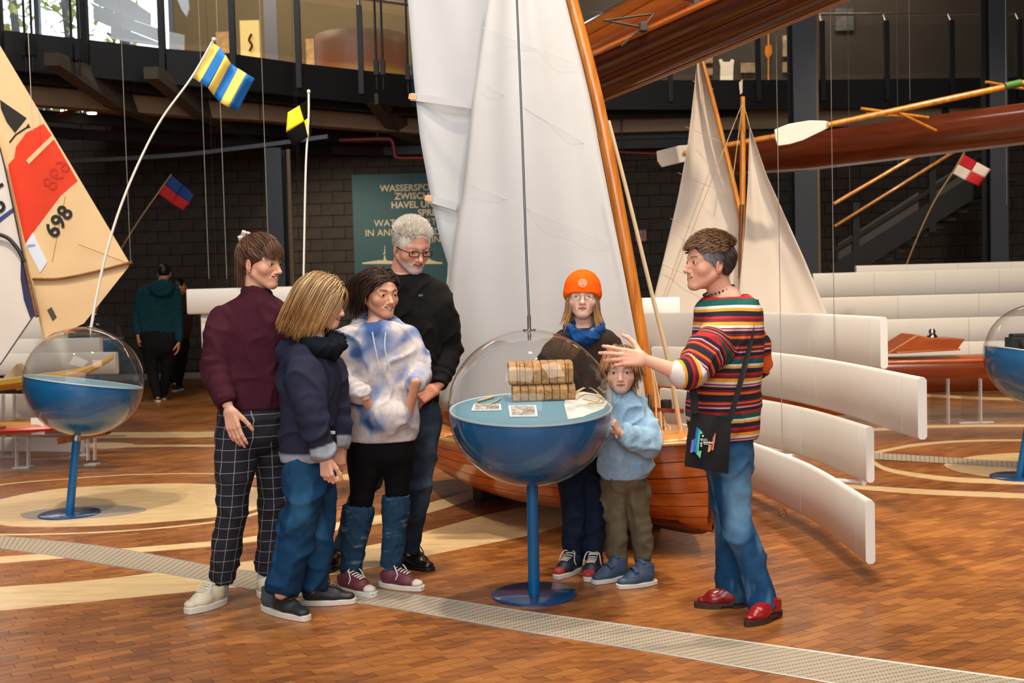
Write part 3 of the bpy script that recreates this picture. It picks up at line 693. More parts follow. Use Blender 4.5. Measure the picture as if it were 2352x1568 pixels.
# ================================================================== WHITE CURVED FINS
M_FIN = mat('fin_white', (226, 220, 212), 0.42); M_FINFAR = M_FIN
def fin(name, plan, ztop, h, th, label, group, seams=True, hang=False):
    """plan: list of (x, y) at the top edge"""
    q = smooth_path([(p[0], p[1], 0) for p in plan], 30); T = np.gradient(q, axis=0); T /= np.linalg.norm(T, axis=1)[:, None]
    Nn = np.stack([-T[:, 1], T[:, 0], 0 * T[:, 0]], 1); r = th / 2
    sec = [(-r, 0.0 + r * .6), (-r * .5, 0), (r * .5, 0), (r, r * .6), (r, h - r * .6), (r * .5, h), (-r * .5, h), (-r, h - r * .6)]
    t = empty(name, (q[len(q) // 2][0], q[len(q) // 2][1], ztop - h), label, 'curved fin', group)
    cuts = list(range(0, 29, 7)) + [29] if seams else [0, 29]
    for a, b in zip(cuts[:-1], cuts[1:]):
        V = []; m = len(sec); rows = list(range(a, b + 1))
        for i in rows:
            p = q[i].copy()
            if i == b and b != 29: p = p - T[i] * 0.003
            for u, w in sec: V.append(p + Nn[i] * u + [0, 0, ztop - h + w])
        Fs = [(i * m + k, i * m + (k + 1) % m, (i + 1) * m + (k + 1) % m, (i + 1) * m + k) for i in range(len(rows) - 1) for k in range(m)]
        Fs += [tuple(range(m - 1, -1, -1)), tuple((len(rows) - 1) * m + k for k in range(m))]
        MB().add(V, Fs).build('fin_panel', M_FIN, t, smooth=True)
    if hang:
        for i in (6, 23): MB().tube([q[i] + [0, 0, ztop - .01], q[i] + [0, 0, 9.2]], 0.0018, 5).build('hanging_cable', M_DARK, t)
    return t
def plan_px(pts, z):
    out = []
    for px, Y in pts: 
        p = P(px, 800, Y); d = ray(px, 800)
        # solve pixel row so that z matches at depth Y, then take x
        py = 800
        for _ in range(4):
            pz = P(px, py, Y); py += (pz[2] - z) * F_PX / Y
        out.append(P(px, py, Y)[:2])
    return out
fin1 = fin('curved_fin', plan_px([(1478, 9.0), (1600, 8.75), (1740, 8.3), (1880, 7.65), (2030, 6.75)], 1.21), 1.21, 0.30, 0.045, 'top white curved fin of the near stack, right of the mast', 'near white fins')
fin2 = fin('curved_fin', plan_px([(1500, 8.9), (1620, 8.55), (1740, 8.0), (1900, 7.0), (2118, 5.6)], 0.955), 0.955, 0.30, 0.045, 'second white fin from the top, reaching furthest right of the near stack', 'near white fins')
fin3 = fin('curved_fin', plan_px([(1520, 8.8), (1640, 8.3), (1740, 7.8), (1860, 7.1), (1998, 6.2)], 0.645), 0.645, 0.30, 0.045, 'third white fin from the top of the near stack', 'near white fins')
fin4 = fin('curved_fin', plan_px([(1560, 8.6), (1660, 8.0), (1735, 7.4), (1860, 6.5), (1998, 5.42)], 0.40), 0.40, 0.30, 0.045, 'lowest white fin curving close above the floor', 'near white fins')
for t, a, b in ((fin2, P(1848, 957, 7.3), P(1895, 957, 6.9)), (fin3, P(1905, 1103, 6.7), P(1985, 1108, 6.35)), (fin3, P(1775, 1048, 7.3), P(1822, 1048, 7.2))):
    MB().tube([a, lerp(a, b, .5), b], 0.016, 10).build('spacer_rod', M_FIN, t, smooth=True)
e = P(1797, 1178, 6.9)
MB().tube([e + 0.022 * np.array([math.cos(a), 0, math.sin(a)]) for a in np.linspace(0, 2 * math.pi, 16)], 0.004, 6, cap=False).build('eye_bolt', mat('brass', (150, 104, 50), 0.35, 0.8), fin4, smooth=True)
# far rows on the right (behind the runabout)
for k, (x0, y0, y1, Y, x1) in enumerate(((1965, 612, 597, 15.0, 2470), (1866, 629, 613, 14.7, 2470), (1700, 684, 675, 14.4, 2470), (1620, 737, 733, 14.1, 2470), (1620, 792, 790, 13.8, 2470))):
    a = P(x0, y0, Y); b = P(x1, y1 - 2, Y); z = (a[2] + b[2]) / 2
    fin('curved_fin', [a[:2], lerp(a, b, .33)[:2] + [0, 0.10], lerp(a, b, .66)[:2] + [0, 0.10], b[:2]], z, 0.31, 0.06,
        ('topmost', 'second highest', 'third', 'fourth', 'lowest')[k] + ' white fin of the far stack behind the wooden runabout', 'far white fins')
# piece behind the woman on the left, and left shelves behind the surf boards
a = P(430, 664, 14); b = P(760, 652, 14)
fin('curved_fin', [a[:2], lerp(a, b, .5)[:2], b[:2]], a[2], 0.30, 0.08, 'white fin behind the woman in the plum sweater, upper one', 'left white fins', seams=False, hang=True)
a = P(463, 720, 14.1); b = P(760, 715, 14.1)
fin('curved_fin', [a[:2], lerp(a, b, .5)[:2], b[:2]], a[2] - 0.01, 0.42, 0.08, 'white fin below, behind the sleeve of the plum sweater', 'left white fins', seams=False, hang=True)
for k, (x1, yt, Y, h) in enumerate(((232, 775, 12.0, 0.30), (268, 808, 11.7, 0.22), (150, 724, 12.4, 0.34), (95, 905, 11.4, 0.24), (190, 1005, 10.9, 0.24))):
    a = P(-80, yt, Y + 0.3); b = P(x1, yt, Y)
    fin('curved_fin', [a[:2], lerp(a, b, .5)[:2], b[:2]], b[2], h, 0.06, ('white fin seen through the left globe, upper', 'white fin seen through the left globe, ending at its right side', 'white fin behind the sail foot at the left edge', 'white fin under the yellow board', 'low white plinth under the red-edged board')[k], 'left white fins', seams=False)
a = P(1474, 684, 9.6); b = P(1560, 684, 9.6)
fin('curved_fin', [a[:2], lerp(a, b, .5)[:2], b[:2]], a[2], 0.3, 0.06, 'short white fin end between the mast and the small sail', 'near white fins', seams=False)

# ================================================================== CENTRE DINGHY
M_HULL = wood('dinghy_mahogany', (150, 66, 18), (204, 104, 34), 3, (1.2, 1.2, 10), 0.22, 0.5); M_DECK = wood('dinghy_deck_ply', (186, 112, 48), (216, 146, 76), 2.5, (6, 1, 1), 0.2, 0.5)
M_MAST = wood('varnished_spruce', (172, 92, 24), (214, 136, 52), 5, (6, 6, 0.6), 0.2, 0.6); M_STEMW = wood('stem_dark', (84, 36, 12), (128, 62, 24), 4, (4, 4, 1), 0.25, 0.4)
bowp = np.array([P(1636, 1100, 6.05)[0], 6.05, 0]); adir = np.array([-0.5, 0.866, 0]); adir /= np.linalg.norm(adir); sdir = np.array([adir[1], -adir[0], 0])  # starboard (image right)
LB = 2.9
dinghy = empty('sailing_dinghy', bowp + adir * 1.5, 'varnished wooden sailing dinghy with tall white sails behind the globe', 'sailboat')
def hb(s): 
    u = s / LB; return 0.68 * (math.sin(math.pi / 2 * min(1.0, (max(u, 0.0) / 0.55) ** 0.62))) * (1 - 0.32 * max(0, (u - 0.55) / 0.45) ** 2) + 0.025
def zk(s): u = s / LB; return 0.13 + 0.02 * math.sin(math.pi * u) * -1 + 0.14 * max(0, (u - 0.5) / 0.5) ** 2
def zs(s): u = s / LB; return 0.60 - 0.10 * math.sin(math.pi * min(1, u * 0.9))
def hull_pt(s, v, side):
    """v 0 keel .. 1 sheer"""
    a = v * math.pi / 2; fine = max(0.25, min(1, s / 1.3)); e = 0.55 + 0.75 * (1 - fine)
    y = hb(s) * (math.sin(a) ** e); z = zk(s) + (zs(s) - zk(s)) * (1 - math.cos(a) ** (1.0 + 0.25 * fine))
    return bowp + adir * s + sdir * side * y + np.array([0, 0, z])
ss = np.r_[np.linspace(0, 0.5, 8), np.linspace(0.6, LB, 22)]
NST = 8
for side in (-1, 1):
    for k in range(NST):
        v0, v1 = k / NST, (k + 1) / NST; mb = MB(); rows = []
        for s in ss: rows.append([hull_pt(s, v0 + 0.001, side), hull_pt(s, v0 + (v1 - v0) * .5, side), hull_pt(s, v1 - 0.005, side)])
        mb.grid(rows).build('hull_plank', M_HULL, dinghy, smooth=True)
core = MB(); rows = [[bowp * 1.0 + adir * s + sdir * sd * hb(s) * 0.985 * w + np.array([0, 0, zk(s) + (zs(s) - zk(s)) * zz]) for sd, w, zz in ((-1, .96, .98), (-1, .8, .45), (-1, .4, .08), (1, .0, .02), (1, .4, .08), (1, .8, .45), (1, .96, .98))] for s in ss[2:]]
core.grid(rows).build('hull_lining', M_STEMW, dinghy, smooth=True)
tr = [hull_pt(LB, v, -1) for v in np.linspace(0, 1, 8)] + [hull_pt(LB, v, 1) for v in np.linspace(1, 0, 8)]
MB().prism(tr, adir * 0.02).build('transom', M_STEMW, dinghy)
stem = [bowp + adir * 0.02 + [0, 0, zs(0) + 0.03], bowp + adir * 0.0 + [0, 0, 0.35], bowp + adir * 0.03 + [0, 0, 0.18], bowp + adir * 0.25 + [0, 0, 0.115], bowp + adir * 1.2 + [0, 0, 0.10], bowp + adir * 2.6 + [0, 0, 0.16]]
MB().tube(smooth_path(stem, 24), 0.028, 8).build('stem_post', M_STEMW, dinghy, smooth=True)
# deck ahead of the cockpit and side decks
rows = []
for s in np.linspace(0.02, 1.7, 22): rows.append([bowp + adir * s + sdir * w * (hb(s) + .01) + np.array([0, 0, zs(s) + 0.02 + 0.045 * (1 - w * w)]) for w in np.linspace(-1, 1, 13)])
MB().grid(rows).build('foredeck', M_DECK, dinghy, smooth=True, solid=0.012)
for sd in (-1, 1):
    rows = [[bowp + adir * s + sdir * sd * (hb(s) + .01) * w + np.array([0, 0, zs(s) + 0.02 + 0.04 * (1 - w * w)]) for w in (0.74, 0.87, 1.0)] for s in np.linspace(1.7, LB, 16)]
    MB().grid(rows).build('side_deck', M_DECK, dinghy, smooth=True, solid=0.012)
    rub = [bowp + adir * s + sdir * sd * (hb(s) + 0.012) + np.array([0, 0, zs(s) + 0.012]) for s in np.linspace(0, LB, 40)]
    MB().tube(rub, 0.013, 8).build('rubbing_strake', mat('strake_pale', (196, 150, 96), 0.3), dinghy, smooth=True)
    coam = [bowp + adir * s + sdir * sd * hb(s) * 0.74 + np.array([0, 0, zs(s) + 0.06]) for s in np.linspace(1.7, LB, 16)]
    MB().tube(coam, 0.014, 6).build('coaming', M_STEMW, dinghy, smooth=True)
MB().beam(bowp + adir * 1.7 - sdir * 0.5 + [0, 0, .585], bowp + adir * 1.7 + sdir * 0.5 + [0, 0, .585], 0.03, 0.07).build('coaming', M_STEMW, dinghy)
# cradle
for s in (0.8, 2.2):
    c = bowp + adir * s
    MB().beam(c - sdir * 0.22 + [0, 0, 0.05], c + sdir * 0.22 + [0, 0, 0.05], 0.12, 0.10).build('cradle_beam', M_BLACK, dinghy)
# mast, sails, battens
MY = 6.62
mast = smooth_path([P(1506, 985, MY), P(1475, 790, MY), P(1425, 500, MY), P(1372, 230, MY), P(1313, 0, MY), P(1240, -260, MY + .0)], 40)
MB().tube(mast, np.linspace(0.040, 0.034, 40), 16).build('mast', M_MAST, dinghy, smooth=True)
MB().tube(mast[:22] + np.array([-0.036, -0.01, 0]), 0.008, 8).build('mast_track', mat('mast_track', (150, 84, 30), 0.25, 0.1), dinghy, smooth=True)
fab = mat('sailcloth_white', (188, 188, 190), 0.75, bump=0.10, bscale=5, var=0.015, scale=3)
def sail(name, left, right, Y, m, parent, belly=0.06, n=40, k=24, dirx=None, thick=0.002):
    L_ = resample(left, n); R_ = resample(right, n); rows = []
    for i in range(n):
        row = []
        for j in range(k + 1):
            t = j / k; p = L_[i] * (1 - t) + R_[i] * t
            yy = Y + belly * math.sin(math.pi * t) * math.sin(math.pi * min(1, 0.15 + 0.85 * i / n)) + 0.010 * math.sin(9 * t + 3.1 * i / n) + 0.006 * math.sin(21 * t - 6 * i / n)
            row.append(P(p[0], p[1], yy))
        rows.append(row)
    return MB().grid(rows).build(name, m, parent, smooth=True, solid=thick)
sail('mainsail', [(925, -120), (937, 0), (950, 180), (965, 320), (985, 430), (1008, 540), (1030, 610), (1012, 760), (1000, 930)], [(1270, -120), (1303, 0), (1360, 230), (1412, 500), (1440, 640), (1470, 800), (1492, 940)], MY + 0.10, fab, dinghy)
fab2 = mat('sailcloth_bright', (196, 194, 193), 0.75, bump=0.12, bscale=4, var=0.012, scale=3)
sail('overlapping_sail', [(1135, -120), (1122, 0), (1085, 230), (1062, 440), (1042, 560), (1032, 640), (1022, 780), (1015, 945)], [(1266, -120), (1299, 0), (1356, 230), (1408, 500), (1436, 640), (1466, 800), (1488, 945)], MY - 0.03, fab2, dinghy, belly=-0.10)
for y, xl, xr in ((228, 953, 1090), (461, 990, 1050)):
    a = P(xl - 10, y - 6, MY + 0.09); b = P(xr, y + 14, MY + 0.085)
    MB().beam(a, b, 0.008, 0.042).build('batten_pocket', fab, dinghy)
    MB().beam(P(xl - 14, y - 7, MY + 0.088), P(xl + 4, y - 4, MY + 0.085), 0.010, 0.030).build('batten', mat('batten_wood', (214, 160, 110), 0.5), dinghy)
# seams on the sail
M_SEAM = mat('seam_thread', (190, 187, 186), 0.9)
for (x0, y0, x1, y1) in ((1110, 190, 1342, 330), (1100, 60, 1330, 150), (1075, 420, 1400, 560)):
    MB().tube([P(lerp(x0, x1, t), lerp(y0, y1, t), MY - 0.035 - 0.10 * math.sin(math.pi * (0.1 + .8 * t))) for t in np.linspace(0, 1, 16)], 0.0009, 4).build('seam', M_SEAM, dinghy)
# rigging hardware and coiled rope at the mast foot
M_ROPE = mat('rope_hemp', (196, 168, 124), 0.85, bump=0.3, bscale=300)
MB().beam(P(1500, 940, MY - .1), P(1570, 944, MY - .1), 0.03, 0.025).build('cleat_board', M_STEMW, dinghy)
MB().tube([P(1490, 905, MY - .05), P(1494, 950, MY - .05)], 0.012, 8).build('shackle', M_CHROME, dinghy, smooth=True)
MB().lathe([(0, -.03), (.03, -.03), (.035, 0), (.03, .03), (0, .03)], 14, c=P(1530, 930, MY - .08)).build('block', M_DARK, dinghy, smooth=True)
for k in range(9):
    c = P(1520 + random.uniform(-12, 10), 1000 + random.uniform(-12, 8), 6.5)
    a = np.linspace(0, 2 * math.pi, 20); r = 0.05 + 0.02 * random.random(); tz = random.uniform(0.3, 1.0)
    loop = [c + np.array([r * math.cos(x) * 0.8, 0.4 * r * math.sin(x), r * tz * math.sin(x) * 0.9]) for x in a]
    MB().tube(loop, 0.006, 6, cap=False).build('rope_coil', M_ROPE, dinghy, smooth=True)
for (p, q) in (((1500, 850), (1520, 985)), ((1490, 820), (1508, 960)), ((1505, 880), (1532, 1010))):
    MB().tube(smooth_path([P(*p, MY - .06), P((p[0] + q[0]) / 2 + 4, (p[1] + q[1]) / 2, MY - .09), P(*q, MY - .15)], 10), 0.005, 6).build('halyard', M_ROPE, dinghy, smooth=True)
MB().tube(smooth_path([P(1398, 277, 6.4), P(1440, 440, 6.4), P(1495, 665, 6.4), P(1535, 830, 6.4), P(1563, 985, 6.4)], 24), np.linspace(0.010, 0.013, 24), 8).build('pale_spar', mat('pale_spar', (206, 178, 140), 0.5), dinghy, smooth=True)

# ================================================================== SMALL GAFF BOAT BEHIND THE FINS
M_CANV = mat('canvas_cream', (212, 200, 186), 0.8, bump=0.12, bscale=7, var=0.03, scale=3); M_SPAR = wood('spar_yellow', (184, 112, 30), (222, 152, 58), 5, (5, 5, 0.7), 0.25, 0.5)
SY = 9.9
sb = empty('small_sailboat', P(1690, 800, SY) * [1, 1, 0], 'small gaff-rigged sailboat with cream sails behind the white fins', 'sailboat')
sail('gaff_sail', [(1604, 112), (1594, 210), (1580, 330), (1558, 450), (1530, 570), (1488, 740), (1482, 770)], [(1606, 112), (1650, 290), (1680, 400), (1699, 480), (1702, 570), (1704, 700), (1704, 770)], SY + .05, M_CANV, sb, belly=0.10)
sail('jib', [(1722, 295), (1718, 420), (1710, 540), (1700, 640), (1692, 740), (1690, 770)], [(1724, 295), (1760, 400), (1805, 500), (1850, 600), (1902, 725), (1915, 770)], SY - .05, M_CANV, sb, belly=0.10)
for k in range(5):
    MB().tube([P(lerp(1590 - 18 * k, 1640 + 14 * k, t), lerp(185 + 105 * k, 205 + 120 * k, t), SY + 0.01) for t in np.linspace(0.02, 0.98, 8)], 0.002, 4).build('seam', mat('canvas_seam', (208, 188, 162), 0.8), sb)
MB().tube(smooth_path([P(1602, 98, SY), P(1640, 240, SY), P(1672, 370, SY), P(1699, 490, SY), P(1702, 540, SY)], 24), np.linspace(0.018, 0.026, 24), 10).build('gaff', M_SPAR, sb, smooth=True)
MB().tube([P(1706, 222, SY), P(1706, 400, SY), P(1706, 560, SY), P(1704, 820, SY)], [0.020, 0.026, 0.028, 0.028], 12).build('mast', M_SPAR, sb, smooth=True)
MB().tube([P(1704, 470, SY - .05), P(1700, 560, SY - .06), P(1697, 640, SY - .06)], [0.02, 0.014, 0.006], 8).build('boom_jaw', M_STEMW, sb, smooth=True)
for a, b in (((1706, 235), (1640, 400)), ((1640, 400), (1517, 718)), ((1706, 235), (1682, 420)), ((1708, 240), (1724, 300))):
    MB().tube([P(*a, SY - .08), P(*b, SY - .08)], 0.004, 5).build('stay', M_CORD, sb)
MB().add([P(1697, 190, SY), P(1707, 180, SY), P(1707, 210, SY), P(1700, 218, SY)], [(0, 1, 2, 3)]).build('pennant', mat('pennant_pale', (206, 190, 172), 0.8), sb, solid=0.004)
MB().tube([P(1706, 165, SY), P(1706, 225, SY)], 0.004, 6).build('pennant_staff', M_DARK, sb)
rows = [[P(1480, 850, SY) * [0, 1, 0] + np.array([P(1480 + 470 * u, 850, SY)[0], w * 0.45 * math.sin(math.pi * (0.05 + 0.9 * u)) ** .6, 0.28 + 0.34 * abs(w) ** 1.5]) for w in np.linspace(-1, 1, 9)] for u in np.linspace(0, 1, 14)]
MB().grid(rows).build('hull', M_HULL, sb, smooth=True, solid=0.02)
MB().box((P(1700, 850, SY)[0], SY, 0.14), (0.9, 0.3, 0.28)).build('plinth', M_FIN, sb)
# ================================================================== WINDSURF SAILS AND BOARDS (LEFT)
M_BEIGE = mat('sail_beige', (222, 188, 142), 0.7, var=0.05, scale=2, bump=0.08, bscale=5); M_OFFW = mat('sail_offwhite', (222, 212, 204), 0.7, var=0.03, scale=2, bump=0.08, bscale=5)
M_SRED = mat('sail_red', (214, 52, 14), 0.7, var=0.06, scale=3); M_SREDD = mat('sail_ghost_red', (188, 38, 10), 0.7); M_SBLK = mat('print_black', (24, 20, 18), 0.7); M_NAVY = mat('sail_navy', (44, 46, 84), 0.7); M_SBLUE = mat('sail_stripe_blue', (52, 66, 128), 0.7)
M_BROWN = wood('boom_wood', (96, 56, 22), (140, 92, 46), 5, (1, 6, 6), 0.35, 0.2)
Y1 = 9.7
def flat_px(name, pts, Y, m, parent, th=0.004, off=0.0): 
    return MB().prism([P(x, y, Y - off) for x, y in pts], (0, th, 0)).build(name, m, parent)
ws = empty('windsurf_rig', P(95, 790, Y1) * [1, 1, 0], 'beige windsurf sail with red panel and number 698 at the left', 'windsurf sail')
flat_px('sailcloth', [(-60, 0), (0, 105), (297, 603), (295, 613), (193, 742), (100, 788), (88, 725), (54, 583), (11, 380), (-60, 90)], Y1, M_BEIGE, ws)
flat_px('red_panel', [(100, 284), (121, 315), (178, 415), (140, 448), (82, 525), (58, 560), (20, 392), (19, 378), (33, 362), (36, 338), (60, 305)], Y1, M_SRED, ws, 0.003, 0.004)
flat_px('batten_strip', [(118, 312), (124, 320), (66, 377), (60, 368)], Y1, M_BEIGE, ws, 0.003, 0.008)
flat_px('window_patch', [(75, 534), (58, 561), (92, 626), (108, 602)], Y1, mat('clear_patch', (214, 226, 240), 0.3), ws, 0.003, 0.008)
for a, b in ((0.15, 0.85), ):
    flat_px('patch_line', [(62, 562), (80, 560), (81, 565), (63, 568)], Y1, mat('patch_grey', (150, 160, 176), 0.4), ws, 0.002, 0.011)  # grey-blue line across the clear window patch
flat_px('sail_emblem', [(0, 229), (61, 271), (34, 305), (15, 280), (2, 250)], Y1, M_SBLK, ws, 0.003, 0.006)
MB().tube([P(22, 327, Y1 - .006), P(36, 309, Y1 - .006), P(62, 292, Y1 - .006), (P(69, 291, Y1 - .006))], 0.006, 6).build('sail_emblem', M_SBLK, ws)
MB().tube([P(62, 292, Y1 - .006), P(66, 285, Y1 - .006)], 0.006, 6).build('sail_emblem', M_SBLK, ws)
flat_px('maker_label', [(108, 712), (118, 705), (130, 728), (121, 737)], Y1, mat('label_dark', (78, 68, 58), 0.7), ws, 0.003, 0.006)
def text_px(name, body, px, py, Y, size_px, ang, m, parent, bold=0.0, align='LEFT', mirror=False, off=0.012):
    s = size_px * Y / F_PX; me = text_mesh(body, s / 0.70, align, bold * s, 0.0015)
    Rz = Matrix.Rotation(math.radians(90), 4, 'X') @ Matrix.Rotation(math.radians(ang), 4, 'Z')
    if mirror: Rz = Rz @ Matrix.Scale(-1, 4, (1, 0, 0))
    return place_mesh(name, me, Matrix.Translation(Vector(P(px, py, Y - off))) @ Rz, m, parent)
text_px('sail_number', '698', 127, 549, Y1, 35, 53, M_SBLK, ws, 0.03)
text_px('ghost_number', '698', 165, 380, Y1, 35, 53 + 0, M_SREDD, ws, 0.0, mirror=True, off=0.009)
bm_ = smooth_path([P(75, 641, Y1 - .03), P(140, 640, Y1 - .03), P(220, 624, Y1 - .03), P(304, 602, Y1 - .03)], 20)
MB().tube(bm_, 0.013, 10).build('boom', M_BROWN, ws, smooth=True)
MB().tube([P(62, 632, Y1 - .05), P(75, 700, Y1 - .05), P(86, 728, Y1 - .05)], 0.016, 8).build('mast_base', M_BROWN, ws, smooth=True)
for pts in ([(180, 560), (297, 605)], [(150, 450), (120, 600)], [(100, 780), (130, 762), (175, 764)]):
    MB().tube(smooth_path([P(x, y, Y1 - .004) for x, y in pts], 8), 0.003, 4).build('seam', mat('sail_seam', (196, 158, 112), 0.8), ws)
ws2 = empty('windsurf_rig', P(-20, 830, Y1 - .2) * [1, 1, 0], 'off-white windsurf sail cut off by the left picture edge', 'windsurf sail')
Y2 = Y1 - 0.15
flat_px('sailcloth', [(-90, 120), (0, 342), (11, 384), (50, 570), (54, 640), (75, 728), (0, 838), (-90, 900)], Y2, M_OFFW, ws2)
flat_px('navy_stripe', [(48, 575), (58, 640), (84, 724), (70, 732), (55, 690), (47, 640)], Y2, M_NAVY, ws2, 0.003, 0.006)
flat_px('blue_stripe', [(-30, 520), (32, 475), (34, 484), (-30, 534)], Y2, M_SBLUE, ws2, 0.003, 0.006)
text_px('sail_number', '5', -6, 492, Y2, 42, 30, M_SBLK, ws2, 0.02)
text_px('sail_number', '2', -16, 440, Y2, 42, 30, M_SBLK, ws2, 0.02)
MB().tube([P(0, 340, Y2 - .01), P(11, 384, Y2 - .01), P(50, 572, Y2 - .01), P(70, 660, Y2 - .01), P(87, 728, Y2 - .01)], 0.006, 6).build('luff_edge', M_BLACK, ws2, smooth=True)
MB().tube(smooth_path([P(-40, 534, Y2 - .06), P(10, 542, Y2 - .06), P(38, 568, Y2 - .06), P(57, 602, Y2 - .06)], 14), 0.016, 8).build('boom', M_BLACK, ws2, smooth=True)
MB().tube([P(56, 600, Y2 - .06), P(76, 690, Y2 - .06), P(84, 726, Y2 - .06)], 0.012, 8).build('boom_clamp', M_BROWN, ws2, smooth=True)
MB().tube([P(75, 728, Y2 - .01), P(0, 838, Y2 - .01)], 0.006, 6).build('foot_edge', mat('edge_grey', (90, 84, 92), 0.6), ws2)

def board(name, a, b, wid, th, m, label, tip=None, edge=None, stand=True):
    """surfboard along a->b (deck points), pointed tip at b"""
    a = np.array(a); b = np.array(b); d = (b - a); L = np.linalg.norm(d); d /= L; s = np.cross(d, (0, 0, 1)); s /= np.linalg.norm(s)
    t = empty(name, (a + b) / 2 * [1, 1, 0], label, 'surf board')
    rows = []
    us = np.linspace(0, 1, 24)
    for u in us:
        w = wid / 2 * (0.55 + 0.45 * math.sin(math.pi * min(1, u * 1.2))) * (1 - max(0, (u - .6) / .4) ** 2.2 * .97); z = 0.10 * max(0, (u - .75) / .25) ** 2
        c = a + d * L * u + np.array([0, 0, z]); h = th * (1 - .6 * max(0, (u - .7) / .3))
        rows.append([c + s * x * w + np.array([0, 0, y * h]) for x, y in ((-1, -.4), (-.9, 0), (0, .1), (.9, 0), (1, -.4), (.85, -.85), (0, -1), (-.85, -.85), (-1, -.4))])
    MB().grid(rows).build('board_body', m, t, smooth=True)
    if edge:
        for sd in (-1, 1):
            pts = [rows[i][0 if sd < 0 else 4] for i in range(24)]
            MB().tube(pts, 0.022, 6).build('edge_band', edge, t, smooth=True)
    return t, rows
M_YEL = mat('board_yellow', (226, 176, 60), 0.35, coat=0.3); M_BWOOD = wood('board_wood', (176, 112, 62), (206, 146, 92), 3, (1, 6, 6), 0.3, 0.3); M_EDGER = mat('board_edge_red', (176, 20, 26), 0.35)
M_ACR = glass('acrylic_clear', (0.98, 0.985, 0.985), 1.4, haze=0.012); M_ACRE = glass('acrylic_edge', (0.95, 0.96, 0.96), 1.5, haze=0.35)
t1, _ = board('surf_board', P(-160, 892, 10.6), P(262, 838, 10.6), 0.62, 0.10, M_YEL, 'yellow windsurf board behind the left globe')
t2, _ = board('surf_board', P(-260, 975, 10.0), P(306, 962, 10.0), 0.70, 0.09, M_BWOOD, 'wooden windsurf board with red edge at the left', edge=M_EDGER)
def acrylic(parent, px, py0, py1, Y, w=0.16):
    a = P(px, py0, Y); b = P(px, py1, Y); b[2] = max(b[2], 0.0)
    for dx in (-w / 2, w / 2): MB().beam(a + [dx, 0, 0], b + [dx, 0, 0], 0.012, 0.05, (0, 1, 0)).build('acrylic_leg', M_ACRE, parent)
    MB().box(((a[0] + b[0]) / 2, Y, 0.005), (w + .04, 0.12, 0.01)).build('acrylic_foot', M_ACRE, parent)
acrylic(t2, 52, 1005, 1072, 9.95, 0.10); acrylic(t2, 210, 1000, 1056, 10.0, 0.06); acrylic(t1, 20, 905, 1065, 10.6, 0.10); acrylic(t1, 180, 885, 1062, 10.6, 0.10)
o = MB().beam(P(138, 1012, 9.6), P(248, 990, 9.6), 0.12, 0.05).build('board_skeg', M_STEMW, t2)
o = MB().box(P(87, 978, 9.75), (0.11, 0.012, 0.14)).build('info_label', M_CARD, t2)
bx_ = MB().box(P(-4, 985, 9.7), (0.14, 0.10, 0.05)).build('mast_foot', M_STEMW, t2, bevel=0.005)
fb = MB().beam(P(30, 880, 11.2), P(60, 850, 11.2), 0.12, 0.18).build('fin_box', mat('cream_box', (206, 178, 134), 0.5), t1)

# ================================================================== RUNABOUT (RIGHT)
M_MAHOG = wood('runabout_mahogany', (150, 66, 20), (196, 98, 34), 2, (1, 5, 5), 0.35, 0.15); M_MAHD = wood('runabout_side', (104, 38, 14), (140, 58, 20), 2, (1, 5, 5), 0.3, 0.2)
RY = 11.6
x0 = P(1975, 830, RY)[0]; x1 = P(2560, 830, RY)[0]; zd = P(2250, 822, RY)[2]; zb = P(2250, 892, RY)[2]
ru = empty('runabout', ((x0 + x1) / 2, RY, 0), 'low glossy mahogany runabout on a clear acrylic stand at the right', 'motorboat')
rows = []; dk = []
for u in np.linspace(0, 1, 24):
    x = lerp(x0, x1, u); w = 0.34 * (0.75 + 0.25 * math.sin(math.pi * min(1, u * 1.1)))
    rows.append([np.array([x, RY + s * w, z]) for s, z in ((-1, zd), (-1.02, zd - .08), (-.9, zb + .1), (-.5, zb), (0, zb - .03), (.5, zb), (.9, zb + .1), (1.02, zd - .08), (1, zd))])
    dk.append([np.array([x, RY + s * w, zd + 0.03 * (1 - s * s)]) for s in np.linspace(-1, 1, 7)])
MB().grid(rows).build('hull', M_MAHD, ru, smooth=True, solid=0.015)
MB().grid(dk).build('deck', M_MAHOG, ru, smooth=True, solid=0.012)
MB().tube([r[0] for r in rows], 0.012, 6).build('rubbing_strake', M_MAHOG, ru, smooth=True)
cw = [P(2035, 812, RY - .25), P(2062, 795, RY - .25), P(2106, 768, RY - .25), P(2128, 775, RY - .25), P(2218, 778, RY - .25), P(2200, 802, RY - .25), P(2066, 812, RY - .25)]
MB().prism(cw, (0, 0.45, 0)).build('cockpit_coaming', M_MAHOG, ru, bevel=0.012)
MB().tube([P(2060, 810, RY - .3), P(2130, 806, RY - .32), P(2205, 802, RY - .3)], 0.010, 6).build('coaming_trim', M_MAHOG, ru, smooth=True)
MB().lathe([(0, 0), (.05, 0), (.05, .03), (.03, .05), (.035, .075), (.02, .10), (0, .10)], 16, c=P(2141, 778, RY - .1)).build('deck_lamp', M_CHROME, ru, smooth=True)
for px in (2170, 2244):
    a = P(px, 868, RY - .3); MB().box((a[0], RY - .38, a[2] / 2), (0.014, 0.05, a[2])).build('acrylic_leg', M_ACRE, ru); MB().box((a[0], RY - .1, a[2] / 2), (0.010, 0.4, a[2])).build('acrylic_side', M_ACR, ru)
MB().box((P(2207, 900, RY)[0], RY - .38, 0.008), (0.33, 0.05, 0.014)).build('acrylic_foot', M_ACRE, ru)

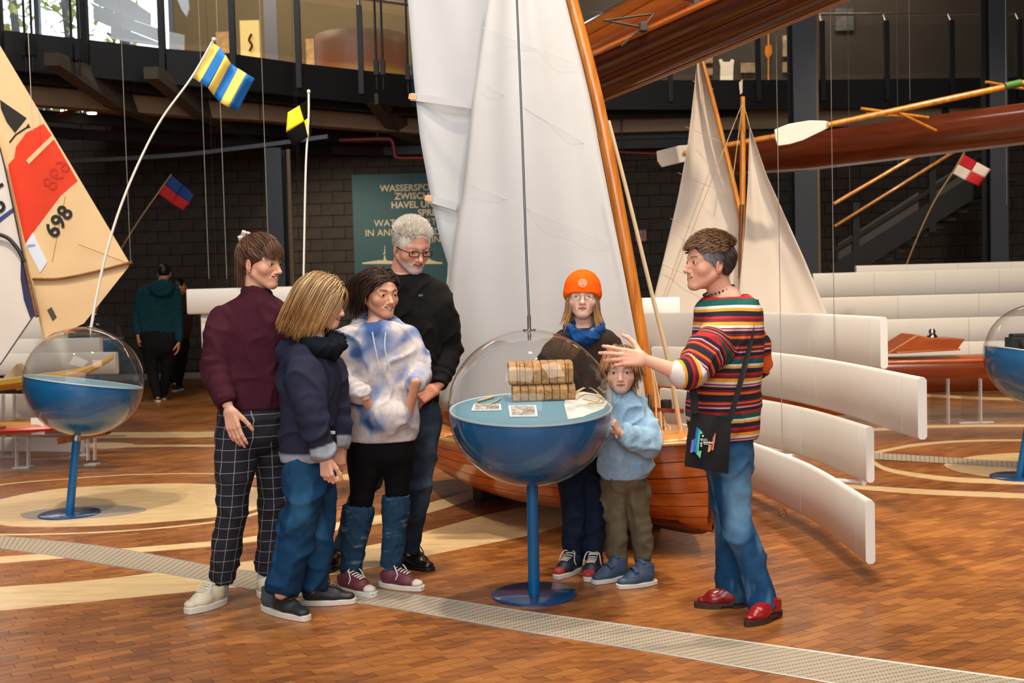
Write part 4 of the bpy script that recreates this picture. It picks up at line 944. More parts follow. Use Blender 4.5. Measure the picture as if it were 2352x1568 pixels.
# ================================================================== OVERHEAD BOATS
M_OVD = wood('overhead_hull', (50, 21, 10), (66, 29, 13), 2, (1.0, 1.0, 6), 0.2, 0.6); M_OVL = wood('overhead_deck', (138, 68, 24), (168, 90, 36), 2, (1.0, 1.0, 6), 0.14, 0.8)
def hull_sweep(name, A, B, wid, up, label, cat='rowing boat', secs=None, group=None, n=26, endtaper=0.12):
    A = np.array(A); B = np.array(B); d = B - A; L = np.linalg.norm(d); d /= L
    s = np.cross(d, (0, 0, 1)); s /= np.linalg.norm(s); u = np.cross(s, d)
    t = empty(name, (A + B) / 2, label, cat, group)
    for pname, m, sec in secs:
        rows = []
        for i in range(n):
            v = i / (n - 1); k = min(1, (v + 0.02) / endtaper) ** 0.5
            rows.append([A + d * L * v + s * x * wid * k + u * y * up * (0.5 + 0.5 * k) for x, y in sec])
        MB().grid(rows).build(pname, m, t, smooth=True, solid=0.01)
    return t, d, s, u
# front hull, bow end behind the big mast
A = P(1180, 262, 8.8); B = P(2150, -160, 6.6)
secs = [('hull_side', M_OVD, [(-1, .35), (-.97, .1), (-.8, -.3)]), ('hull_bottom', M_OVD, [(-.8, -.31), (-.45, -.62), (0, -.72), (.45, -.62), (.8, -.31)]), ('hull_side', M_OVD, [(.8, -.3), (.97, .1), (1, .35)]),
        ('gunwale', M_OVL, [(-1.02, .30), (-1.04, .36), (-.96, .40)]), ('gunwale', M_OVL, [(.96, .40), (1.04, .36), (1.02, .30)]), ('deck', M_OVL, [(-.96, .39), (-.6, .62), (0, .72), (.6, .62), (.96, .39)])]
t, d_, s_, u_ = hull_sweep('racing_shell', A, B, 0.20, 0.23, 'dark mahogany rowing boat hanging overhead at the top right', secs=secs)
MB().tube([A + s_ * 0.0 - u_ * 0.168, B + s_ * 0 - u_ * 0.168], 0.016, 6).build('keel_strip', mat('keel_pale', (150, 100, 64), 0.3), t, smooth=True)
M_RIG = mat('rigger_iron', (52, 36, 28), 0.7, 0.0)
for (px, py) in ((1478, 62), (1600, 2)):
    c = P(px, py, 7.7)
    for a, b in (((-90, -18), (0, 0)), ((-90, -16), (20, -30)), ((0, 0), (25, -30)), ((0, 0), (-50, 40))):
        MB().tube([c + np.array([a[0] * .0029, 0, -a[1] * .0029]), c + np.array([b[0] * .0029, 0.02, -b[1] * .0029])], 0.008, 6).build('rigger_rod', M_RIG, t, smooth=True)
    MB().box(c + [0, 0, 0], (0.05, 0.05, 0.06)).build('rowlock', M_RIG, t, bevel=0.008)
A2 = P(1180, 205, 10.2); B2 = P(1900, -180, 8.4)
secs2 = [('hull', M_OVL, [(-1, 0), (-.8, -.5), (0, -.8), (.8, -.5), (1, 0)]), ('deck', M_OVL, [(-1, .02), (-.8, .5), (-.3, .85), (.3, .85), (.8, .5), (1, .02)])]
hull_sweep('racing_shell', A2, B2, 0.24, 0.22, 'lighter glossy rowing boat hanging overhead behind the dark one', secs=secs2)
# rowing shell with oars on the right
A3 = P(1640, 372, 11.6); B3 = P(2480, 262, 9.8)
M_SH = wood('shell_red_brown', (80, 34, 18), (108, 48, 26), 2, (1.0, 1.0, 6), 0.2, 0.5)
secs3 = [('hull', M_SH, [(-1, .5), (-.95, 0), (-.6, -.6), (0, -.8), (.6, -.6), (.95, 0), (1, .5)]), ('deck', M_SH, [(-1, .5), (0, .62), (1, .5)])]
t3, d3, s3, u3 = hull_sweep('racing_shell', A3, B3, 0.24, 0.24, 'red-brown rowing shell with outriggers hanging at the right', secs=secs3, endtaper=0.3)
for a, b in (((1978, 249), (2132, 270)), ((1990, 262), (2110, 268)), ((2265, 188), (2360, 205)), ((2050, 252), (2150, 300))):
    MB().tube([P(*a, 9.9), P(*b, 10.1)], 0.014, 8).build('outrigger', M_SPAR, t3, smooth=True)
MB().tube([A3 - u3 * .1 + d3 * .5, B3 - u3 * .1], 0.008, 5).build('keel_strip', mat('keel_strip_brown', (150, 84, 44), 0.3), t3)
def oar(label, a, b, blade, Y, m=M_SPAR, handle=None):
    t = empty('oar', P(*a, Y), label, 'oar', 'oars on the rowing shell')
    MB().tube([P(*a, Y), P(*lerp(a, b, .5), Y - .05), P(*b, Y - .1)], [0.022, 0.026, 0.024], 10).build('shaft', m, t, smooth=True)
    MB().prism([P(x, y, Y - .0) for x, y in blade], (0, 0.02, 0)).build('blade', mat('oar_blade_white', (226, 214, 200), 0.5), t, bevel=0.006)
    if handle: MB().tube([P(*handle[0], Y - .1), P(*handle[1], Y - .1)], 0.030, 10).build('grip', mat('grip_green', (74, 120, 50), 0.5), t, smooth=True)
oar('wooden oar with large white blade and green grip at the right', (1900, 287), (2400, 180), [(1779, 297), (1812, 284), (1860, 276), (1895, 277), (1922, 283), (1905, 293), (1880, 305), (1845, 322), (1815, 331), (1787, 335), (1781, 318)], 9.3, handle=((2308, 198), (2345, 190)))
oar('wooden oar with white blade behind the small gaff sail', (1570, 352), (1840, 302), [(1508, 347), (1560, 334), (1610, 330), (1640, 338), (1610, 352), (1570, 372), (1520, 384), (1510, 370)], 10.4)
spr = empty('spar', P(2007, 414, 12.2), 'slanting wooden spar below the rowing shell at the right', 'spar')
MB().tube([P(1915, 468, 12.2), P(2100, 360, 12.2)], 0.018, 8).build('pole', M_SPAR, spr, smooth=True)
for t_ in (.2, .8): q_ = lerp(P(1915, 468, 12.2), P(2100, 360, 12.2), t_); MB().tube([q_, q_ * [1, 1, 0] + [0, 0, 9.2]], .003, 5).build('hanging_cable', M_STEEL, spr)

# ================================================================== COLUMNS, STAIR, SERVICES
def column(label, xl, xr, Y, edge_right=True, zt=9.2):
    a = P(xl, 640, Y)[0]; b = P(xr, 640, Y)[0]; w = b - a
    t = empty('steel_column', ((a + b) / 2, Y, 0), label, 'column')
    MB().box(((a + b) / 2, Y, zt / 2), (w, 0.03, zt)).build('flange', M_COLUMN, t); MB().box(((a + b) / 2, Y + .15, zt / 2), (0.03, 0.27, zt)).build('web', M_DARK, t)
    MB().box(((a + b) / 2, Y + .30, zt / 2), (w, 0.03, zt)).build('flange', M_DARK, t)
    MB().box((b + 0.06, Y + .22, zt / 2), (0.05, 0.05, zt)).build('downpipe', M_COLEDGE, t)
column('blue-grey steel column behind the woman in plum', 618, 656, 16.4, zt=3.45)
column('tall dark steel column right of the small sailboat', 1828, 1880, 15.6)
column('dark steel column near the right picture edge', 2276, 2316, 16.4)
st = empty('staircase', P(2000, 600, 17.5) * [1, 1, 0], 'dark steel staircase rising to the right behind the white fins', 'staircase')
YS = 17.4
for k, ((xa_, ya_), (xb_, yb_), h) in enumerate((((1915, 632), (2290, 395), 0.30), ((1915, 575), (2290, 340), 0.05))):
    MB().beam(P(xa_, ya_, YS), P(xb_, yb_, YS), 0.06, h).build('stringer' if k == 0 else 'side_rail', M_BLACK if k == 0 else M_DARK, st)
MB().tube([P(1917, 520, YS - .1), P(2330, 262, YS - .1)], 0.024, 8).build('handrail', M_SPAR, st, smooth=True)
for x_, y0_, y1_ in ((1965, 600, 465), (2140, 492, 352)):
    MB().beam(P(x_, y0_ + 40, YS), P(x_, y1_, YS), 0.10, 0.08, (0, 1, 0)).build('post', M_BLACK, st)
for k in range(14):
    p = lerp(P(1920, 650, YS + .6), P(2280, 420, YS + .6), k / 13); MB().box(p, (0.30, 1.1, 0.04)).build('tread', M_DARK, st)
for x_, y_ in ((1925, 640), (2290, 420)):
    p = P(x_, y_, YS + .3); MB().box((p[0], YS + .3, p[2] / 2), (0.14, 0.5, p[2])).build('support_post', M_BLACK, st)
MB().prism([P(1925, 560, YS + .02), P(2110, 440, YS + .02), P(2110, 500, YS + .02), P(1925, 612, YS + .02)], (0, .01, 0)).build('side_panel', mat('stair_panel', (66, 62, 58), 0.6), st)
MB().prism([P(2145, 420, YS + .02), P(2290, 330, YS + .02), P(2290, 390, YS + .02), P(2145, 482, YS + .02)], (0, .01, 0)).build('side_panel', mat('stair_panel', (66, 62, 58), 0.6), st)
# cables from the roof
M_CABLE = mat('cable_steel', (176, 168, 158), 0.4, 0.6)
def cable(a, Y, ztop=9.2, r=0.0024, label=''):
    p = P(*a, Y); return tag(MB().tube([p, p + [0, 0, (ztop - p[2])]], r, 5).build('suspension_cable', M_CABLE, smooth=True), label, 'cable', 'suspension cables')
for (px, py, Y, lab) in ((1797, 1036, 7.35, 'thin steel cable holding the third white fin'), (1917, 826, 7.35, 'thin steel cable ending at the second white fin'), (2312, 470, 11.0, 'thin steel cable at the far right of the picture'),
                    (619, 640, 12.0, 'thin steel cable in front of the blue-grey column'), (521, 640, 12.0, 'thin steel cable above the woman in plum'), (480, 640, 13.0, 'thin steel cable left of the woman in plum'), (75, 300, 9.5, 'thin steel cable crossing the beige sail'),
                    (300, 600, 13.2, 'thin steel cable beside the tip of the beige sail'), (2090, 230, 12.0, 'thin steel cable above the oar at the right')):
    cable((px, py), Y, label=lab)
# hanger rods of the gallery
for px, py, lab in ((60, 165, 'pair of dark hanger rods at the left end of the gallery'), (168, 175, 'pair of dark hanger rods in front of the gallery windows'), (866, 205, 'pair of dark hanger rods right of the curved screen'), (938, 215, 'pair of dark hanger rods next to the big white sail')):
    p = Zp(px, py, SZ - 0.55); hr = empty('hanger_rods', p, lab, 'hanger rod', 'gallery hanger rods')
    for dx in (0, 0.085):
        MB().tube([p + [dx, 0, 0], p + [dx, 0, 4.9]], 0.016, 8).build('rod', M_DARK, hr, smooth=True); MB().box(p + [dx, 0, 0.28], (0.06, 0.14, 0.20)).build('clevis', M_BLACK, hr)
# cable tray, red pipes, ceiling spot
M_TRAY = mat('galvanised_tray', (128, 134, 140), 0.4, 0.6, var=0.3, scale=60)
q = smooth_path([P(120, 372, 18.2), P(300, 363, 18.0), P(430, 354, 17.9), P(540, 341, 17.8), P(660, 326, 17.7), P(772, 310, 17.6)], 30)
tr = empty('cable_tray', q[15], 'curved galvanised cable tray under the gallery', 'cable tray')
for a, b in zip(q[:-1:2], q[2::2]): MB().beam(a, b, 0.02, 0.06).build('tray_section', M_TRAY, tr)
for i in (4, 15, 26): MB().tube([q[i], q[i] + [0, 0, SZ - .31 - q[i][2]]], .008, 6).build('tray_hanger', M_DARK, tr)
M_RED = mat('pipe_red', (112, 28, 24), 0.45)
def pipe(pts, Y, r, lab):
    q = smooth_path([P(x, y, Y) for x, y in pts], 30); t = empty('sprinkler_pipe', q[15], lab, 'pipe', 'red sprinkler pipes')
    MB().tube(q, r, 8).build('pipe_run', M_RED, t, smooth=True)
    for i in (4, 25): MB().tube([q[i], q[i] + [0, 0, SZ - .32 - q[i][2]]], 0.010, 6).build('pipe_hanger', M_DARK, t)
pipe([(90, 270), (150, 258), (205, 246)], 16.0, 0.022, 'short red sprinkler pipe beside the ceiling spot')
pipe([(120, 306), (220, 310), (345, 320), (450, 310), (640, 282), (760, 270)], 18.0, 0.028, 'long red sprinkler pipe under the gallery at the left')
pipe([(780, 322), (880, 319), (900, 324), (906, 350), (912, 362), (960, 363), (1030, 363)], 18.5, 0.035, 'bent red sprinkler pipe above the poster')
pipe([(1395, 348), (1480, 352), (1600, 354), (1760, 352)], 19.3, 0.03, 'red sprinkler pipe on the block wall behind the small sailboat')
sp = P(211, 262, 16.0); sl = empty('ceiling_spot', sp, 'small cylindrical ceiling spotlight glowing under the gallery', 'spotlight')
MB().tube([sp + [0, 0, .02], sp + [0, 0, .22]], 0.065, 14).build('housing', M_BLACK, sl, smooth=True); MB().lathe([(0, 0), (.062, 0.002), (.064, .02)], 14, c=sp).build('lamp_face', emit('lamp_glow', (255, 226, 170), 6), sl)
MB().tube([sp + [0, 0, .2], sp + [0, 0, .45]], 0.02, 8).build('stem', M_DARK, sl)
spot('spot_gallery', tuple(sp + [0, 0, -0.02]), tuple(sp + [0, 0, -3]), 25, WARM, 110, 0.8, 0.05)

# ================================================================== POSTER
PY = WY - 0.04
a = P(808, 402, PY); b = P(1046, 402, PY); c = P(812, 780, PY)
pw = empty('wall_poster', ((a[0] + b[0]) / 2, PY, c[2]), 'dark teal exhibition poster with cream lettering and city skyline on the block wall', 'poster')
MB().box(((a[0] + b[0]) / 2, PY, (a[2] + c[2]) / 2), (b[0] - a[0], 0.03, a[2] - c[2])).build('board', mat('poster_teal', (40, 84, 88), 0.6), pw)
M_CREAM = mat('poster_cream', (226, 208, 168), 0.6)
for body, y, sz, bold in (('WASSERSPORT', 436, 14.5, 0.035), ('ZWISCHEN', 455, 14.5, 0.035), ('HAVEL UND', 475, 14.5, 0.035), ('SPREE', 494, 14.5, 0.035), ('WATER SPORTS', 516, 15, 0.0), ('IN AND AROUND', 538, 15, 0.0), ('BERLIN', 556, 15, 0.0)):
    text_px('lettering', body, 1013, y, PY, sz, 0, M_CREAM, pw, bold, 'RIGHT', off=0.02)
sk = [(832, 606), (832, 603), (845, 601), (860, 599), (872, 597), (880, 598), (882, 590), (883, 566), (884, 562), (885, 590), (888, 598), (905, 600), (930, 599), (960, 598), (975, 594), (985, 592), (990, 597), (1005, 601), (1016, 602), (1016, 606)]
MB().prism([P(x, y, PY - .02) for x, y in sk], (0, .003, 0)).build('skyline', M_CREAM, pw); MB().lathe([(0, -.03), (.03, 0), (0, .03)], 10, c=P(883, 583, PY - .02)).build('tower_ball', M_CREAM, pw)
# exit sign
es = P(1472, 541, WY - .05); t = empty('exit_sign', es, 'small white and red pictogram sign on the block wall behind the pale spar', 'sign')
MB().box(es, (0.20, 0.02, 0.21)).build('plate', mat('sign_white', (176, 150, 140), 0.6), t)
fr_ = MB()
for dx, dz, w, h in ((0, .095, .20, .018), (0, -.095, .20, .018), (.092, 0, .018, .2), (-.092, 0, .018, .2), (-.02, -.02, .03, .12), (.04, 0.01, .02, .14), (-.05, .03, .03, .03)): fr_.box(es + [dx, -.012, dz], (w, .006, h))
fr_.build('pictogram', mat('sign_red', (150, 50, 40), 0.6), t, fix=False)

# ================================================================== GALLERY EXHIBITS
def board_up(name, x0, y0, x1, y1, Y, m, label, cat, parts=()):
    a = P(x0, y0, Y); b = P(x1, y1, Y); t = empty(name, ((a[0] + b[0]) / 2, Y, min(a[2], b[2])), label, cat)
    MB().box(((a[0] + b[0]) / 2, Y, (a[2] + b[2]) / 2), (abs(b[0] - a[0]), 0.05, abs(a[2] - b[2]))).build('board', m, t)
    return t
M_LIT = emit('lit_display', (250, 206, 120), 0.55); M_BRD = mat('board_warm', (214, 172, 112), 0.7, scale=8, rgb2=(170, 128, 80))
t = board_up('lit_display_case', 551, 48, 600, 200, 19.0, M_LIT, 'glowing yellow display case with a hook on the gallery', 'display case')
MB().tube(smooth_path([P(578, 78, 18.9), P(572, 92, 18.9), P(579, 104, 18.9), P(573, 118, 18.9)], 12), 0.02, 6).build('hook', M_STEMW, t, smooth=True)
board_up('picture_board', 496, 74, 536, 122, 22.17, M_BRD, 'warm picture board left of the glowing case on the gallery', 'picture')
board_up('picture_board', 702, 90, 730, 150, 22.17, M_BRD, 'narrow warm picture board left of the curved screen', 'picture')
board_up('partition', 605, 0, 640, 145, 20.5, mat('partition_grey', (120, 116, 122), 0.7), 'grey-violet partition on the gallery right of the glowing case', 'partition')
# curved screen: red fading to yellow
m, nt, b_ = nmat('screen_gradient'); N = nt.nodes; L = nt.links
tc = N.new('ShaderNodeTexCoord'); sx = N.new('ShaderNodeSeparateXYZ'); cr = N.new('ShaderNodeValToRGB'); L.new(tc.outputs['Generated'], sx.inputs[0]); L.new(sx.outputs['Z'], cr.inputs[0]); L.new(cr.outputs[0], b_.inputs['Base Color'])
e = cr.color_ramp.elements; e[0].position = 0.05; e[0].color = (*srgb(226, 186, 60), 1); e[1].position = 0.95; e[1].color = (*srgb(150, 112, 84), 1); x = e.new(0.45); x.color = (*srgb(170, 96, 60), 1)
cs = empty('curved_screen', P(840, 158, 19.5), 'curved free-standing screen with yellow and red print on the gallery', 'screen')
c = P(840, 150, 20.0); rows = []
zt_, zb_ = P(840, 64, 18.8)[2], SZ + 0.02
for z in np.linspace(zb_, zt_, 6): rows.append([np.array([c[0] + 0.75 * math.sin(a), 19.5 - 0.75 * math.cos(a), z]) for a in np.linspace(-1.5, 1.5, 24)])
MB().grid(rows).build('print', m, cs, smooth=True, solid=0.02)
for a in (-1.5, 1.5): MB().tube([np.array([c[0] + 0.75 * math.sin(a), 19.5 - 0.75 * math.cos(a), z]) for z in (zb_, zt_)], 0.03, 8).build('edge_post', M_STEEL, cs, smooth=True)
for k, (x0_, y0_, x1_, y1_, x2_, y2_, x3_, y3_, Y_) in enumerate(((215, -10, 420, 75, 420, 75, 215, 45, 18.5), )): pass
def gfin(pts, Y, label):
    t = empty('gallery_fin', P(*pts[0], Y), label, 'curved fin', 'gallery fins'); MB().prism([P(x, y, Y) for x, y in pts], (0, .05, 0)).build('fin_panel', mat('gallery_fin_white', (214, 214, 216), 0.5), t)
gfin([(214, -30), (290, -8), (345, 30), (345, 58), (290, 40), (214, 6)], 18.2, 'uppermost white fin on the gallery by the windows')
gfin([(214, 8), (260, 28), (310, 48), (372, 68), (372, 98), (300, 70), (245, 58), (214, 44)], 18.0, 'middle white fin on the gallery by the windows')
gfin([(254, 50), (300, 72), (372, 100), (372, 106), (300, 96), (254, 88)], 17.8, 'lower white fin on the gallery by the windows')
gfin([(388, 72), (422, 80), (422, 200), (388, 198)], 19.0, 'short white fin end beside the gallery post')
gfin([(395, -30), (430, -20), (434, 20), (428, 38), (418, 24)], 18.0, 'white pointed sail tip hanging above the gallery')
# right side of the gallery
YG = 22.17
sh = empty('rowing_jersey', P(1669, 190, YG), 'white sleeveless jersey in a lit showcase on the gallery', 'jersey')
MB().prism([P(x, y, YG) for x, y in ((1651, 137), (1657, 135), (1662, 142), (1676, 142), (1681, 135), (1687, 138), (1685, 150), (1684, 191), (1654, 191), (1655, 152))], (0, .06, 0)).build('cloth', mat('jersey_white', (250, 240, 220), 0.7), sh, bevel=0.01)
M_PH = mat('photo_sepia', (206, 176, 140), 0.6, scale=4, rgb2=(84, 66, 50))
for k, q in enumerate(((1701, 145, 1735, 167), (1797, 82, 1822, 130), (1797, 143, 1822, 166), (1620, 118, 1637, 145), (1622, 157, 1637, 173))):
    board_up('photograph', *q, YG, M_PH, ('sepia photograph right of the white jersey', 'tall sepia photograph by the tall dark column', 'low sepia photograph by the tall dark column', 'dim photograph above and left of the white jersey', 'dim small photograph low left of the white jersey')[k], 'photograph')
pd = empty('paddle', P(1765, 185, YG), 'orange paddle standing on the gallery left of the tall column', 'paddle')
MB().tube([P(1765, 60, YG), P(1765, 188, YG)], 0.02, 8).build('shaft', M_SPAR, pd, smooth=True); MB().prism([P(x, y, YG) for x, y in ((1759, 105), (1772, 103), (1774, 122), (1768, 133), (1761, 133), (1757, 122))], (0, .04, 0)).build('blade', mat('paddle_orange', (224, 128, 24), 0.5), pd, bevel=0.01)
board_up('info_panel', 1918, 20, 1960, 70, 22.17, mat('panel_grey', (108, 108, 104), 0.5, scale=6, rgb2=(70, 70, 68)), 'grey information panel on the right gallery', 'panel')
board_up('small_lit_card', 1451, 176, 1467, 186, YG, emit('card_glow', (250, 220, 160), 0.7), 'small bright card low on the gallery left of the small sail', 'card')
for k, (xa_, xb_, yt, yb) in enumerate(((1745, 1750, 25, 180), )): pass
area('gallery_lamps_left', (-3.6, 19.6, 8.3), (-3.6, 20.5, 5.0), 5.0, 1.5, 230, WARM)
area('gallery_lamps_right', (4.5, 20.6, 8.3), (4.5, 21.4, 5.0), 5.0, 0.8, 190, WARM)
# trees outside the windows
M_LEAF = mat('autumn_leaves', (150, 160, 90), 0.8, scale=3, rgb2=(206, 196, 120)); M_BARK = mat('bark', (96, 92, 92), 0.9)
for k, px in enumerate((30, 150, 275)):
    c = P(px, -10, 25.0); t = empty('tree', (c[0], 25.0, 3.5), ('leftmost autumn tree outside the gallery windows', 'middle autumn tree outside the gallery windows', 'autumn tree behind the gallery fins')[k], 'tree', 'trees outside')
    MB().tube(smooth_path([(c[0], 25, 3.5), (c[0] + .1, 25, 5.5), (c[0] - .1, 25.1, 8.5)], 8), 0.09, 8).build('trunk', M_BARK, t, smooth=True)
    mb = MB()
    for i in range(260):
        p = np.array([c[0] + random.gauss(0, .22), 25 + random.gauss(0, .3), random.uniform(4.9, 8.6)]); s1 = RNG.normal(size=3) * 0.09; s2 = RNG.normal(size=3) * 0.09
        mb.add([p, p + s1, p + s1 + s2, p + s2], [(0, 1, 2, 3)])
    mb.build('foliage', M_LEAF, t, fix=False, kind='stuff')
# ================================================================== FIGURE KIT: distance fields -> smooth continuous meshes
class Field:
    def __init__(s, lo, hi, h):
        s.lo = np.array(lo, float); s.h = float(h); s.n = np.maximum(4, np.ceil((np.array(hi) - s.lo) / h).astype(int) + 1)
        s.D = np.full(tuple(s.n), 1.0, np.float32)
        s.ax = [(s.lo[k] + np.arange(s.n[k]) * h).astype(np.float32) for k in range(3)]
    def sub(s, lo, hi):
        a = np.clip(np.floor((np.array(lo) - s.lo) / s.h).astype(int), 0, s.n - 1); b = np.clip(np.ceil((np.array(hi) - s.lo) / s.h).astype(int) + 1, 1, s.n)
        if np.any(b <= a): return None
        sl = tuple(slice(a[k], b[k]) for k in range(3))
        return sl, s.ax[0][sl[0]][:, None, None], s.ax[1][sl[1]][None, :, None], s.ax[2][sl[2]][None, None, :]
    def put(s, lo, hi, fn, k, op='u'):
        m = k + 3 * s.h; q = s.sub(np.array(lo) - m, np.array(hi) + m)
        if q is None: return s
        sl, x, y, z = q; d = fn(x, y, z).astype(np.float32); D = s.D[sl]
        if op == 'u':
            if k > 1e-6:
                hh = np.clip(0.5 + 0.5 * (D - d) / k, 0, 1); s.D[sl] = D * (1 - hh) + d * hh - k * hh * (1 - hh)
            else: s.D[sl] = np.minimum(D, d)
        elif op == 's':
            hh = np.clip(0.5 - 0.5 * (D + d) / max(k, 1e-6), 0, 1); s.D[sl] = D * (1 - hh) - d * hh + k * hh * (1 - hh)
        elif op == 'i': s.D[sl] = np.maximum(D, d)
        return s
    def cone(s, a, b, ra, rb, k=0.02, op='u', cut=False, cuta=False, flat=None):
        """tapered capsule a->b; cut: flat end at b (cuta: at a); flat=(dir, factor) squashes along dir"""
        a = np.array(a, float); b = np.array(b, float); d = b - a; L2 = max(np.dot(d, d), 1e-12); L = math.sqrt(L2); R = max(ra, rb)
        lo = np.minimum(a, b) - R; hi = np.maximum(a, b) + R
        def fn(x, y, z):
            px, py, pz = x - a[0], y - a[1], z - a[2]; t0 = (px * d[0] + py * d[1] + pz * d[2]) / L2; t = np.clip(t0, 0, 1)
            qx, qy, qz = px - t * d[0], py - t * d[1], pz - t * d[2]
            if flat is not None:
                f = np.array(flat[0], float); f /= np.linalg.norm(f); c = (qx * f[0] + qy * f[1] + qz * f[2]) * (1 / flat[1] - 1)
                qx, qy, qz = qx + c * f[0], qy + c * f[1], qz + c * f[2]
            r = np.sqrt(qx * qx + qy * qy + qz * qz) - (ra + (rb - ra) * t)
            if flat is not None: r = r * (flat[1] if flat[1] < 1 else 1)
            if cut: r = np.maximum(r, (t0 - 1) * L)
            if cuta: r = np.maximum(r, -t0 * L)
            return r
        return s.put(lo, hi, fn, k, op)
    def ball(s, c, r, k=0.02, op='u', R=None):
        c = np.array(c, float); r = np.broadcast_to(np.array(r, float), (3,)); M = None if R is None else np.array(R, float)
        ext = r if M is None else np.full(3, r.max())
        def fn(x, y, z):
            px, py, pz = x - c[0], y - c[1], z - c[2]
            if M is not None:
                px, py, pz = (M[0, 0] * px + M[1, 0] * py + M[2, 0] * pz, M[0, 1] * px + M[1, 1] * py + M[2, 1] * pz, M[0, 2] * px + M[1, 2] * py + M[2, 2] * pz)
            k0 = np.sqrt((px / r[0]) ** 2 + (py / r[1]) ** 2 + (pz / r[2]) ** 2); k1 = np.sqrt((px / r[0] ** 2) ** 2 + (py / r[1] ** 2) ** 2 + (pz / r[2] ** 2) ** 2) + 1e-9
            return k0 * (k0 - 1) / k1
        return s.put(c - ext, c + ext, fn, k, op)
    def stack(s, secs, k=0.03, cut_top=False, cut_bot=True, expo=2.3, op='u', round_=0.0):
        """upright body part from sections (x, y, z, half width, half depth[, yaw]) listed from top to bottom"""
        A = np.array([list(q) + [0] * (6 - len(q)) for q in secs], float)[::-1]
        zz = A[:, 2]; nz = 60; zi = np.linspace(zz[0], zz[-1], nz)
        sp = smooth_path(np.c_[A[:, 2], A[:, 0], A[:, 1], A[:, 3], A[:, 4], A[:, 5]], 120); o = np.argsort(sp[:, 0]); sp = sp[o]
        g = [np.interp(zi, sp[:, 0], sp[:, j]) for j in range(1, 6)]
        lo = [(g[0] - np.maximum(g[2], g[3])).min(), (g[1] - np.maximum(g[2], g[3])).min(), zz[0]]; hi = [(g[0] + np.maximum(g[2], g[3])).max(), (g[1] + np.maximum(g[2], g[3])).max(), zz[-1]]
        def fn(x, y, z):
            cx, cy, hw, hd, yw = [np.interp(z.ravel(), zi, q)[None, None, :] for q in g]
            px, py = x - cx, y - cy; c, s_ = np.cos(yw), np.sin(yw); u, v = px * c + py * s_, -px * s_ + py * c
            e = (np.abs(u / hw) ** expo + np.abs(v / hd) ** expo) ** (1 / expo)
            d = (e - 1) * np.minimum(hw, hd) * 0.9
            over = np.maximum(z - zz[-1], 0); under = np.maximum(zz[0] - z, 0)
            d = np.maximum(d, z - zz[-1]) if cut_top else np.where(z > zz[-1], np.sqrt(np.maximum(d + np.minimum(hw, hd) * .9, 0) ** 2 + over ** 2) - np.minimum(hw, hd) * .9, d)
            d = np.maximum(d, zz[0] - z) if cut_bot else d
            return d
        return s.put(lo, hi, fn, k, op)
    def mesh(s, smooth=1, level=0.0):
        D = s.D - level; D = np.pad(D, 1, constant_values=1.0); lo = s.lo - s.h; h = s.h
        ins = D < 0; n = np.array(D.shape)
        c = [(i, j, k) for i in (0, 1) for j in (0, 1) for k in (0, 1)]
        def cor(A, o): return A[o[0]:n[0] - 1 + o[0], o[1]:n[1] - 1 + o[1], o[2]:n[2] - 1 + o[2]]
        cnt = sum(cor(ins, o).astype(np.int8) for o in c); act = (cnt > 0) & (cnt < 8)
        idx = np.argwhere(act); vid = np.full(act.shape, -1, np.int64); vid[act] = np.arange(len(idx))
        vals = {o: D[idx[:, 0] + o[0], idx[:, 1] + o[1], idx[:, 2] + o[2]] for o in c}
        acc = np.zeros((len(idx), 3)); num = np.zeros(len(idx))
        for i, a in enumerate(c):
            for b in c[i + 1:]:
                if sum(abs(a[q] - b[q]) for q in range(3)) != 1: continue
                va, vb = vals[a], vals[b]; m = (va < 0) != (vb < 0); t = np.where(m, va / np.where(m, va - vb, 1), 0)
                p = np.array(a) + t[:, None] * (np.array(b) - np.array(a)); acc[m] += p[m]; num[m] += 1
        V = lo + h * (idx + acc / num[:, None]); Q = []
        for axis in range(3):
            o1, o2 = [q for q in range(3) if q != axis]
            A = np.take(ins, range(n[axis] - 1), axis); B = np.take(ins, range(1, n[axis]), axis); e = np.argwhere(A != B)
            e = e[(e[:, o1] > 0) & (e[:, o2] > 0) & (e[:, o1] < n[o1] - 1) & (e[:, o2] < n[o2] - 1)]
            def cell(d1, d2):
                q = e.copy(); q[:, o1] += d1; q[:, o2] += d2; return vid[q[:, 0], q[:, 1], q[:, 2]]
            q = np.stack([cell(-1, -1), cell(0, -1), cell(0, 0), cell(-1, 0)], 1)
            flip = A[e[:, 0], e[:, 1], e[:, 2]]
            if axis == 1: flip = ~flip
            q[~flip] = q[~flip][:, ::-1]; Q.append(q)
        Q = np.concatenate(Q)
        for _ in range(smooth): V = relax(V, Q)
        return V, Q
def relax(V, Q, w=0.5):
    E = np.concatenate([Q[:, [0, 1]], Q[:, [1, 2]], Q[:, [2, 3]], Q[:, [3, 0]]]); n = len(V)
    cnt = np.bincount(E[:, 0], minlength=n) + np.bincount(E[:, 1], minlength=n)
    S_ = np.stack([np.bincount(E[:, 0], V[E[:, 1], k], n) + np.bincount(E[:, 1], V[E[:, 0], k], n) for k in range(3)], 1)
    return V * (1 - w) + w * S_ / np.maximum(cnt, 1)[:, None]
def vnormals(V, Q):
    fn = np.cross(V[Q[:, 2]] - V[Q[:, 0]], V[Q[:, 3]] - V[Q[:, 1]]); N = np.zeros_like(V)
    for j in range(4):
        for k in range(3): N[:, k] += np.bincount(Q[:, j], fn[:, k], len(V))
    return N / (np.linalg.norm(N, axis=1)[:, None] + 1e-12)
